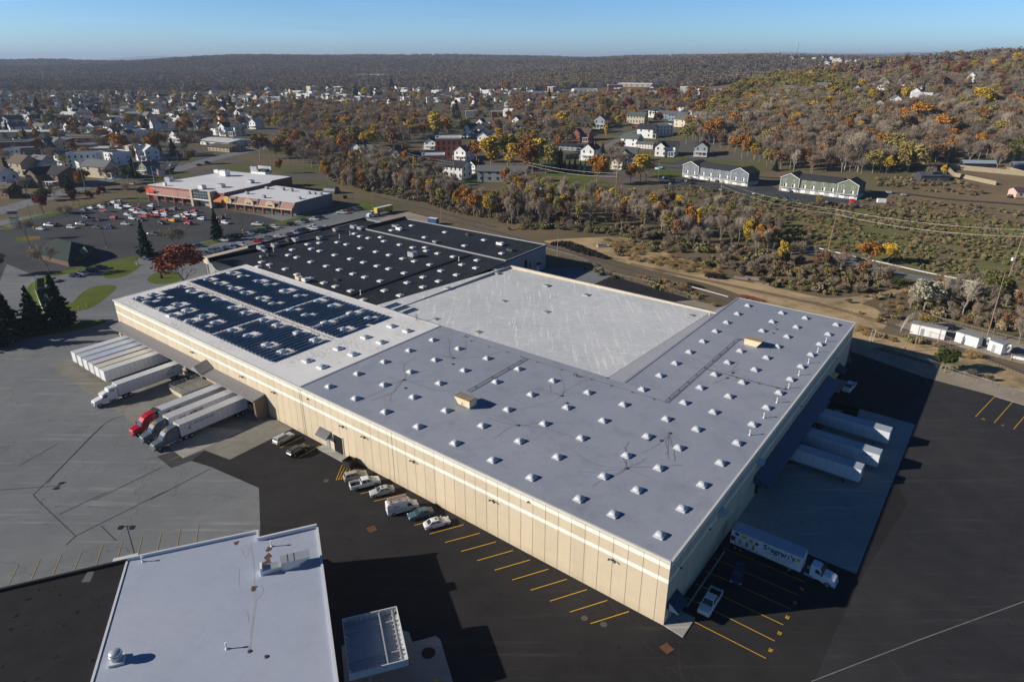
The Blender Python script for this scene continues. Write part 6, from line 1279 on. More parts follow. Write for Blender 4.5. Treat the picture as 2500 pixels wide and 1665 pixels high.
mb.build('mullions', BEIGE, PLZ); MB().prism([fr(xs0 - .4, -3.4), fr(xs0 + 12, -3.4), fr(xs0 + 12, -2.8), fr(xs0 - .4, -2.8)], 3.8, 4.4, bot=True).build('entrance_beam', WHITE, PLZ)
MB().prism([fr(xs0 + 1, -.2), fr(xs0 + 11, -.2), fr(xs0 + 11, 0), fr(xs0 + 1, 0)], .1, 3.3).build('entrance_doors', METAL, PLZ)
mb = MB(); RSG = M('orange_red_sign', (.7, .06, .02))
for s, z, w_ in ((3, 5.6, 1.8), (4.8, 6.0, 1.3), (6.2, 5.5, 1.6), (7.8, 5.7, 1.5)): mb.prism([fr(s, -3.55), fr(s + w_ + .2, -3.55), fr(s + w_ + .2, -3.35), fr(s, -3.35)], z - .6, z + 1.0 + .2 * w_)
mb.prism([fr(4.2, -3.6), fr(9.6, -3.6), fr(9.6, -3.45), fr(4.2, -3.45)], 5.0, 5.9); mb.build('red_sign', RSG, PLZ)
MB().prism([fr(xs0 + 13.6, -3.0), fr(L1 + 3, -3.0), fr(L1 + 3, 0), fr(xs0 + 13.6, 0)], 3.6, [4.2, 4.2, 7, 7]).build('orange_canopy', M('orange_canopy', (.50, .16, .06)), PLZ)
for k, s in enumerate((L1 + 6, L1 + 6 + (L2 - L1) * .31, L1 + 6 + (L2 - L1) * .6)):
    c = [fr(s - 3.2, t2_ - 2.1, 3.3)] + [fr(s + 3.2 * math.cos(PI - i * PI / 8), t2_ - 2.1, 5.0 + 2.1 * math.sin(i * PI / 8)) for i in range(9)] + [fr(s + 3.2, t2_ - 2.1, 3.3)]
    c2 = [p + bn * .4 for p in c]; MB().loft([c, c2]).build('arched_gable', BEIGE, PLZ)
    MB().add([fr(s + 3.2, t2_ - 2, 3.9), fr(s + 6.2, t2_ - 1.9, 3.9), fr(s + 4.6, t2_ + 1.1, 7.2), fr(s + 3.2, t2_ + 1.1, 6.4)], [(0, 1, 2, 3)]).build('dormer', M('shingle_grey', (.14, .12, .115)), PLZ)
    if k == 0: MB().prism([fr(s - 1.6, t2_ - 2.25), fr(s + 1.6, t2_ - 2.25), fr(s + 1.6, t2_ - 2.12), fr(s - 1.6, t2_ - 2.12)], 4.4, 6.6).build('yellow_sign', YEL, PLZ)
    else: MB().prism([fr(s - 1.5, t2_ - 2.2), fr(s + 1.5, t2_ - 2.2), fr(s + 1.5, t2_ - 2.12), fr(s - 1.5, t2_ - 2.12)], 4.3, 4.9).build('shop_sign', RUBBER, PLZ)
for x, y, l_, w_, h_, m_, l in ((1195, 330, 4, 3, 2.2, WHITE, 'white rooftop unit at the back of the plaza roof'), (1300, 375, 5, 4, 3.6, WHITE, 'tallest white rooftop unit on the plaza'), (455, 455, 4, 3, 2.6, METAL, 'rooftop unit near the left end of the plaza'), (960, 570, 3, 3, 2.2, WHITE, 'rooftop unit above the plaza entrance'), (1240, 545, 4, 3, 2, METAL, 'rooftop unit right of the entrance'), (1690, 480, 3, 3, 1.8, METAL, 'rooftop unit on the right of the big plaza roof'), (395, 520, 1.5, 1.5, 1.6, WHITE, 'small rooftop unit by the flagpole')): rtu(P('G2', x, y, 8.4), ax_, l_, w_, h_, m_, l)
for i, (x, y) in enumerate(((1635, 645), (1935, 570), (2180, 590), (2305, 605), (1890, 705))): rtu(P('G2', x, y, 6.8), ax_, 1.6, 1.6, 1.5, GREYM, 'small unit on the lower plaza roof, %s from the left' % ORD[i])
for i, (x, y) in enumerate(((410, 318), (495, 270), (545, 275), (600, 280), (1, 1))[:4]): rtu(P('B2', x, y, 6.8), ax_, 1.6, 1.5, 1.1, GREYM, 'small unit near the right end of the plaza, %s in its row' % ORD[i])
t = thing('roof_penthouse', 'grey screened equipment penthouse behind the plaza', 'equipment screen', P('G2', 1850, 330, 8.4), ax_)
MB().box(-6, 6, -3, 3, 0, 1.2).build('base', WHITE, t); MB().box(-6, -.5, -3.1, -2.9, 1.2, 4.4).build('screen_panel', GREYM, t); MB().box(-5, 6, 2.6, 2.8, 1.2, 4.2).build('screen_panel', METAL, t)
mb = MB()
for k in range(5): mb.box(-.5 + k * 1.3, .3 + k * 1.3, -2, 1.5, 1.2, 2.8)
mb.build('condensers', DKMET, t)
# flagpole and flag
t = thing('flagpole', 'tall white flagpole in front of the plaza', 'flagpole', P('B1', 1430, 382), 0); MB().tube((0, 0, 0), (0, 0, 22), .18, .08, 8).build('pole', METAL, t); lathe(MB(), [(.02, 22.35), (.18, 22.2), (.02, 22)], 8).build('finial', YEL, t)
fm = MB(); FLG = [M('flag_red', (.40, .02, .03)), M('flag_white', (.75, .75, .75)), M('flag_blue', (.02, .03, .14)), M('flag_white')]
for i in range(13):
    n = 10
    for k in range(n):
        q = []
        for kk, ii in ((k, i), (k + 1, i), (k + 1, i + 1), (k, i + 1)):
            x = kk / n * 6.4; q.append((x, .35 * math.sin(x * 1.4), 21.4 - ii * .27 - x * .32))
        fm.add(q, [(0, 1, 2, 3)], 2 if (i < 7 and k < 4) else (i % 2))
for i in range(5):
    for k in range(5): x = .3 + k * .5; fm.box(x, x + .12, .35 * math.sin(x * 1.4) - .05, .35 * math.sin(x * 1.4) + .05, 21.05 - i * .33 - x * .32, 21.17 - i * .33 - x * .32, 3)
f_ = fm.build('national_flag', FLG, None, loc=P('B1', 1430, 382) + Vector((.1, 0, 0)), rz=.1); tag(f_, 'striped flag with a starred blue corner flying from the pole', 'flag')
# bank with green hip roof
t = thing('bank_building', 'small brick building with dark green hip roof in the lot', 'building', P('B1', 640, 800), 0)
q = [P('B1', 300, 800, 2.7), P('B1', 610, 880, 2.7), P('B1', 850, 745, 2.7), P('B1', 560, 675, 2.7)]; c = sum((v for v in q), Vector()) / 4; ctr = t.location; qq = [v - ctr for v in q]; cc = c - ctr
GRF = M('green_shingle', (.018, .035, .028), var=.2, scale=3)
rg = [Vector((qq[0].lerp(qq[3], .5)).lerp(cc, .62)), Vector((qq[1].lerp(qq[2], .5)).lerp(cc, .45))]; rg = [Vector((v.x, v.y, 7.0)) for v in rg]
MB().add(qq + rg, [(0, 1, 5, 4), (1, 2, 5), (2, 3, 4, 5), (3, 0, 4)]).build('hip_roof', GRF, t)
MB().prism([v.lerp(cc, .12) for v in qq], 0, 2.75).build('wall', M('dull_brick', (.14, .08, .06)), t)
m1 = qq[1].lerp(qq[2], .42); MB().add([m1 + Vector((-3, 1, .2)), m1 + Vector((3, 1.5, .2)), m1 + Vector((.2, 4, 2.6))], [(0, 1, 2)]).build('entrance_gable', M('pale_green_trim', (.16, .22, .17)), t)
for k in range(3): p = qq[1].lerp(qq[2], .2 + k * .3); p = p.lerp(cc, .1); MB().box(-1, 1, -.1, .1, .8, 2.6, M=FR(Vector((p.x, p.y, 0)), dirang(qq[1], qq[2]))).build('window', WGLASS, t)
# cart shelters
for i, (x, y, l) in enumerate(((935, 425, 'cart shelter with red rails at the left of the lot'), (1300, 475, 'long cart shelter with red rails in the middle'), (1490, 500, 'cart shelter with red rails beside the yellow car'))):
    t = thing('cart_shelter', l, 'cart shelter', P('B1', x, y + 8), pz); h_ = 6 if i == 1 else 3.6
    MB().loft([[(-h_ / 2, -1.3, 2.2), (-h_ / 2, 0, 2.9), (-h_ / 2, 1.3, 2.2)], [(h_ / 2, -1.3, 2.2), (h_ / 2, 0, 2.9), (h_ / 2, 1.3, 2.2)]]).build('canopy', METAL, t)
    for s in (-1.2, 1.2): MB().box(-h_ / 2, h_ / 2, s - .05, s + .05, .5, 1.1).build('side_rail', M('red_rail', (.5, .08, .05)), t)
    mb = MB(); [mb.tube((sx * h_ / 2.1, sy_ * 1.2, 0), (sx * h_ / 2.1, sy_ * 1.2, 2.3), .06) for sx in (-1, 1) for sy_ in (-1, 1)]; mb.build('posts', METAL, t)
# lamp posts
def lamp(p, h, label, arm=0, ybase=True):
    t = thing('street_lamp', label, 'street lamp', p, R_.uniform(-.3, .3), 'lamp posts'); MB().tube((0, 0, .8 if ybase else 0), (0, 0, h), .12, .07, 6).build('pole', DKMET if ybase else METAL, t)
    if ybase: MB().tube((0, 0, 0), (0, 0, .9), .32, .32, 10).build('base', YEL, t)
    if arm: mb = MB(); mb.path(curve([Vector((0, 0, h)), Vector((-.6, 0, h + .7)), Vector((-arm, 0, h + .9))], 4), .07); mb.build('arm', METAL, t); MB().box(-arm - .6, -arm, -.15, .15, h + .82, h + .95).build('lamp_head', METAL, t)
    else: MB().box(-.7, .7, -.2, .2, h, h + .14).build('lamp_head', DKMET, t)
for b_, tp, a_, l in (((1622, 410), (1595, 240), 0, 'lamp post by the plaza entrance'), ((2030, 465), (2005, 290), 0, 'lamp post in front of the yellow sign'), ((2185, 605), (2155, 410), 0, 'lamp post by the right edge of the plaza lot'), ((740, 475), (693, 295), 0, 'lamp post at the upper left of the lot'), ((990, 555), (943, 385), 0, 'lamp post beside the first cart shelter'), ((960, 760), (903, 540), 0, 'lamp post right of the green roofed bank'), ((1425, 635), (1395, 480), 0, 'lamp post below the long cart shelter'), ((1240, 910), (1205, 745), 0, 'lamp post on the lawn near the dark conifer'), ((275, 760), (235, 560), 0, 'lamp post left of the bank'), ((305, 580), (250, 395), 0, 'lamp post beside the plaza road sign'), ((1250, 370), (1240, 240), 0, 'lamp post nearest the plaza brick corner')):
    b0 = P('B1', *b_); lo = 0; zz_ = 11.
    lamp(b0, max(7, min(14, (px('B1', *b_)[1] - px('B1', *tp)[1]) * b0.length / F * .93)), l, a_)
for b_, h, l in (((325, 462), 13, 'curved arm street lamp by the reddish tree on the highway'), ((775, 262), 13, 'curved arm street lamp beside the orange tree')): lamp(P('B1', *b_), h, l, 2.6, False)
for (r, x, y), l in ((('A1', 1535, 1235), 'curved arm street lamp on the highway behind the flag'), (('A1', 2000, 1105), 'curved arm street lamp on the overpass'), (('A1', 2165, 1000), 'slim street lamp by the brown roof')): lamp(T(r, x, y), 12, l, 2.6, False)
t = thing('road_sign', 'tall plaza road sign with red and yellow panels on the verge', 'sign', P('B1', 145, 562), .3)
for s in (-1, 1): MB().box(s * 1.6 - .15, s * 1.6 + .15, -.15, .15, 0, 7.5).build('post', METAL, t)
MB().box(-2.2, 2.2, -.25, .25, 5.6, 8).build('top_panel', WHITE, t); MB().box(-2.1, 2.1, -.3, -.25, 6.2, 7.2).build('red_lettering', M('flag_red'), t); MB().box(-1.9, 1.9, -.25, .25, 3.9, 4.7).build('yellow_panel', YEL, t); MB().box(-1.9, 1.9, -.25, .25, 2.4, 3.8).build('lower_panel', WHITE, t)
t = thing('guard_barrier', 'white board fence along the left lawn', 'fence', P('B1', 318, 1030), 0); c = [P('B1', *q) - P('B1', 318, 1030) for q in ((318, 1030), (322, 1160), (355, 1250), (400, 1355))]
mb = MB()
for a, b in zip(c, c[1:]): mb.add([a + Vector((0, 0, .2)), b + Vector((0, 0, .2)), b + Vector((0, 0, 1.3)), a + Vector((0, 0, 1.3))], [(0, 1, 2, 3)])
mb.build('boards', WHITE, t)
for i, (x, y) in enumerate(((640, 1325), (714, 1310), (783, 1290), (700, 1395))):
    o = MB().tube((0, 0, 0), (0, 0, 1.3), .16, .16, 10).build('bollard', YEL, None, loc=P('B1', x, y)); tag(o, 'yellow bollard by the kidney lawn, %s' % ('leftmost', 'second', 'third', 'nearest the drive')[i], 'bollard', 'yellow bollards')
# ---------- townhouses and houses ----------
HW = M('house_wall', objcol=True, var=.07, scale=1.2, rough=.8); HR = M('house_roof', objcol=True, var=.16, scale=1.6, rough=.85); HT = M('white_trim', (.76, .76, .74), var=.03)
def gable_roof(mb, x0, x1, y0, y1, z, h, ov=.35, axis='x', mi=0):
    if axis == 'x':
        ym = (y0 + y1) / 2; a = [(x0 - ov, y0 - ov, z - .2), (x1 + ov, y0 - ov, z - .2), (x1 + ov, ym, z + h), (x0 - ov, ym, z + h), (x1 + ov, y1 + ov, z - .2), (x0 - ov, y1 + ov, z - .2)]
    else:
        xm = (x0 + x1) / 2; a = [(x0 - ov, y1 + ov, z - .2), (x0 - ov, y0 - ov, z - .2), (xm, y0 - ov, z + h), (xm, y1 + ov, z + h), (x1 + ov, y0 - ov, z - .2), (x1 + ov, y1 + ov, z - .2)]
    v = [Vector(p) for p in a]; w = [p + Vector((0, 0, .16)) for p in v]
    mb.add(v + w, [(6, 7, 8, 9), (9, 8, 10, 11), (3, 2, 1, 0), (5, 4, 2, 3), (0, 1, 7, 6), (4, 5, 11, 10), (1, 2, 8, 7), (2, 4, 10, 8), (0, 6, 9, 3), (3, 9, 11, 5)], mi)
def gable_wall(mb, x0, x1, y0, y1, z, h, axis='x', z0=0):
    mb.box(x0, x1, y0, y1, z0, z)
    if axis == 'x': ym = (y0 + y1) / 2; mb.add([(x0, y0, z), (x0, y1, z), (x0, ym, z + h), (x1, y0, z), (x1, y1, z), (x1, ym, z + h)], [(0, 2, 1), (3, 4, 5)])
    else: xm = (x0 + x1) / 2; mb.add([(x0, y0, z), (x1, y0, z), (xm, y0, z + h), (x0, y1, z), (x1, y1, z), (xm, y1, z + h)], [(0, 1, 2), (3, 5, 4)])
def townhouse(p0, p1, wall, label):
    L_ = (p1 - p0).length; a = dirang(p0, p1); t = thing('townhouse_row', label, 'townhouses', (p0.x, p0.y, min(p0.z, p1.z)), a, 'rows of townhouses'); d = 13; e = L_ * .25
    mb = MB(); mb.box(0, L_, .4, d, 2.6, 8.2); gable_wall(mb, 0, e, -.4, d, 8.2, 2.9, 'y', 2.6); gable_wall(mb, L_ - e, L_, -.4, d, 8.2, 2.9, 'y', 2.6); w = mb.build('wall', HW, t); w.color = (*wall, 1)
    MB().box(.05, L_ - .05, .0, d - .05, 0, 2.6).build('ground_floor', M('pale_block', (.42, .43, .43)), t)
    mb = MB(); gable_roof(mb, e * .9, L_ - e * .9, .4, d, 8.2, 2.6, .3); r = mb.build('roof', HR, t); r.color = (.035, .037, .042, 1)
    for x in (0, L_ - e):
        mb = MB(); gable_roof(mb, x, x + e, -.4, d, 8.25, 2.95, .4, 'y'); r = mb.build('gable_roof', HR, t); r.color = (.03, .032, .036, 1)
        mb = MB()
        for sx in (-1, 1): xm = x + e / 2; mb.add([(xm + sx * (e / 2 + .45), -.86, 7.95), (xm + sx * (e / 2 + .45), -.86, 8.3), (xm, -.86, 11.35), (xm, -.86, 11.0)], [(0, 1, 2, 3)])
        mb.build('rake_trim', HT, t)
    mb = MB()
    for x in (0, e, L_ - e, L_): mb.box(x - .12, x + .12, -.45, -.38, 0, 8.2)
    mb.build('corner_trim', HT, t)
    for k in range(4):
        x = L_ * (k + .5) / 4; y = -.4 if k in (0, 3) else .4; q = L_ / 8
        for s in (-1, 1):
            g_ = MB().box(x + s * q * .5 - 1.4, x + s * q * .5 + 1.4, -.06, -.0, .05, 2.3).build('garage_door', WHITE, t)
            f = MB().box(x + s * q * .5 - 1.0, x + s * q * .5 + 1.0, y - .08, y, 6.2, 7.7).build('window', HT, t)
            mb = MB(); [mb.box(x + s * q * .5 + cx - .4, x + s * q * .5 + cx + .4, y - .1, y - .08, cz - .3, cz + .3) for cx in (-.48, .48) for cz in (6.6, 7.3)]; mb.build('pane', WGLASS, f)
            f = MB().box(x + s * q * .45 - 1.0, x + s * q * .45 + 1.0, y - .08, y, 2.9, 5.1).build('balcony_door', HT, t); MB().box(x + s * q * .45 - .85, x + s * q * .45 + .1, y - .1, y - .08, 3.0, 5.0).build('pane', RUBBER, f)
        b_ = MB().box(x - q * .95, x + q * .95, y - 1.6, y, 2.62, 2.75).build('balcony', HT, t)
        mb = MB(); mb.box(x - q * .95, x + q * .95, y - 1.6, y - 1.54, 3.6, 3.7)
        for j in range(13): xx = x - q * .95 + j * q * 1.9 / 12; mb.box(xx - .03, xx + .03, y - 1.6, y - 1.55, 2.75, 3.6)
        mb.build('railing', DKMET, b_)
    return t
townhouse(T('A3', 1570, 1222), T('A3', 2150, 1310), (.155, .185, .215), 'blue grey townhouse row with white garages and balconies')
townhouse(T('A4', 158, 1345), T('A4', 850, 1430), (.155, .185, .13), 'green townhouse row with white garages and balconies')
def mk_house(kind):
    t = thing({'gable': 'gabled_house', 'ell': 'cross_gabled_house', 'flat': 'flat_roofed_building', 'long': 'long_house'}[kind], None, None)
    mb = MB(); rf = MB(); pr = None
    if kind == 'gable': W_, D_, Z_, h = 8, 11, 5.6, 3.0; gable_wall(mb, -W_ / 2, W_ / 2, -D_ / 2, D_ / 2, Z_, h, 'y'); gable_roof(rf, -W_ / 2, W_ / 2, -D_ / 2, D_ / 2, Z_, h, .4, 'y')
    elif kind == 'ell':
        W_, D_, Z_, h = 11, 8, 5.6, 2.6; gable_wall(mb, -W_ / 2, W_ / 2, -D_ / 2, D_ / 2, Z_, h, 'x'); gable_roof(rf, -W_ / 2, W_ / 2, -D_ / 2, D_ / 2, Z_, h, .4, 'x'); gable_wall(mb, -5.4, .4, -7.2, 0, Z_ - .1, 2.5, 'y'); gable_roof(rf, -5.4, .4, -7.2, 0, Z_ - .1, 2.5, .4, 'y')
    elif kind == 'flat': W_, D_, Z_, h = 14, 11, 7.5, 0; mb.box(-7, 7, -5.5, 5.5, 0, Z_); rf.box(-6.7, 6.7, -5.2, 5.2, Z_, Z_ + .1)
    else: W_, D_, Z_, h = 18, 8, 5.4, 2.1; gable_wall(mb, -W_ / 2, W_ / 2, -D_ / 2, D_ / 2, Z_, h, 'x'); gable_roof(rf, -W_ / 2, W_ / 2, -D_ / 2, D_ / 2, Z_, h, .5, 'x')
    mb.build('wall', HW, t); r = rf.build('roof', HR, t)
    if kind == 'flat': q = MB(); q.box(-7.05, 7.05, -5.55, -5.3, Z_, Z_ + .5).box(-7.05, 7.05, 5.3, 5.55, Z_, Z_ + .5).box(-7.05, -6.8, -5.3, 5.3, Z_, Z_ + .5).box(6.8, 7.05, -5.3, 5.3, Z_, Z_ + .5); q.build('parapet', HT, t)
    else: MB().box(W_ * .2, W_ * .2 + .6, .6, 1.2, Z_, Z_ + h + .9).build('chimney', BRK, r)
    if kind in ('gable', 'ell'):
        yf = -D_ / 2 if kind == 'gable' else -D_ / 2; x0, x1 = (-4, 4) if kind == 'gable' else (.5, 5.5)
        pr = MB().box(x0, x1, yf - 2.2, yf, 2.7, 2.85).box(x0, x1, yf - 2.2, yf, .1, .35); [pr.box(x - .1, x + .1, yf - 2.15, yf - 1.95, .35, 2.7) for x in np.linspace(x0 + .2, x1 - .2, 4)]; pr.build('porch', HT, t)
    n = {'gable': 2, 'ell': 3, 'flat': 5, 'long': 6}[kind]
    for z in ((1.2, 3.9) if kind != 'flat' else (1.2, 3.2, 5.4)):
        for k in range(n):
            x = -W_ / 2 + W_ * (k + .5) / n; yf = -D_ / 2 if not (kind == 'ell' and x < .4) else -7.2
            MB().box(x - .45, x + .45, yf - .05, yf, z, z + 1.3).build('window', WGLASS, t)
    for s in (-1, 1):
        for z in (1.2, 3.9):
            for y in (-D_ * .25, D_ * .25): MB().box(s * W_ / 2 - .05, s * W_ / 2 + .05, y - .45, y + .45, z, z + 1.3).build('window', WGLASS, t)
    return t
HS = {}; _hu = set()
HC = {'white': (.74, .74, .72), 'cream': (.56, .50, .37), 'grey': (.30, .32, .34), 'brick': (.26, .085, .06), 'tan': (.36, .29, .21), 'blue': (.26, .33, .40), 'red': (.33, .07, .06), 'brown': (.16, .10, .07), 'green': (.22, .26, .2)}
RC = {'dark': (.03, .032, .038), 'grey': (.14, .145, .15), 'brown': (.11, .085, .065), 'pale': (.55, .56, .57), 'green': (.10, .12, .11), 'blue': (.05, .10, .2), 'rust': (.2, .07, .04)}
HZN = {'gable': 'gabled house', 'ell': 'cross-gabled house', 'flat': 'flat-roofed building', 'long': 'long gabled house'}
def house(kind, p, ang, wc, rc, sc=(1, 1, 1), label=None):
    if kind not in HS: HS[kind] = mk_house(kind)
    cols = {'wall': (*HC[wc], 1), 'roof': (*RC[rc], 1)}
    nm = label or '%s %s with %s roof' % (wc, HZN[kind], rc if rc != 'dark' else 'black')
    if kind not in _hu: o = HS[kind]; _hu.add(kind); o.location = p; o.rotation_euler = (0, 0, ang); o.scale = sc; setcol(o, cols); o['label'] = nm
    else: o = copy_tree(HS[kind], None, p, ang, nm, cols=cols, scale=sc)
    o['category'] = 'building' if kind == 'flat' else 'house'; o['group'] = 'town houses and buildings'; HP.append((p.x, p.y, 9 * max(sc))); return o
HP = []
def hd(l):
    for r, x, y, k, wc, rc, a, sc, *lb in l: house(k, T(r, x, y), math.radians(a - 38 if 0 <= a <= 20 and k != 'flat' else a), wc, rc, tuple(1.22 * q for q in (sc if hasattr(sc, '__len__') else (sc,) * 3)), lb[0] if lb else None)
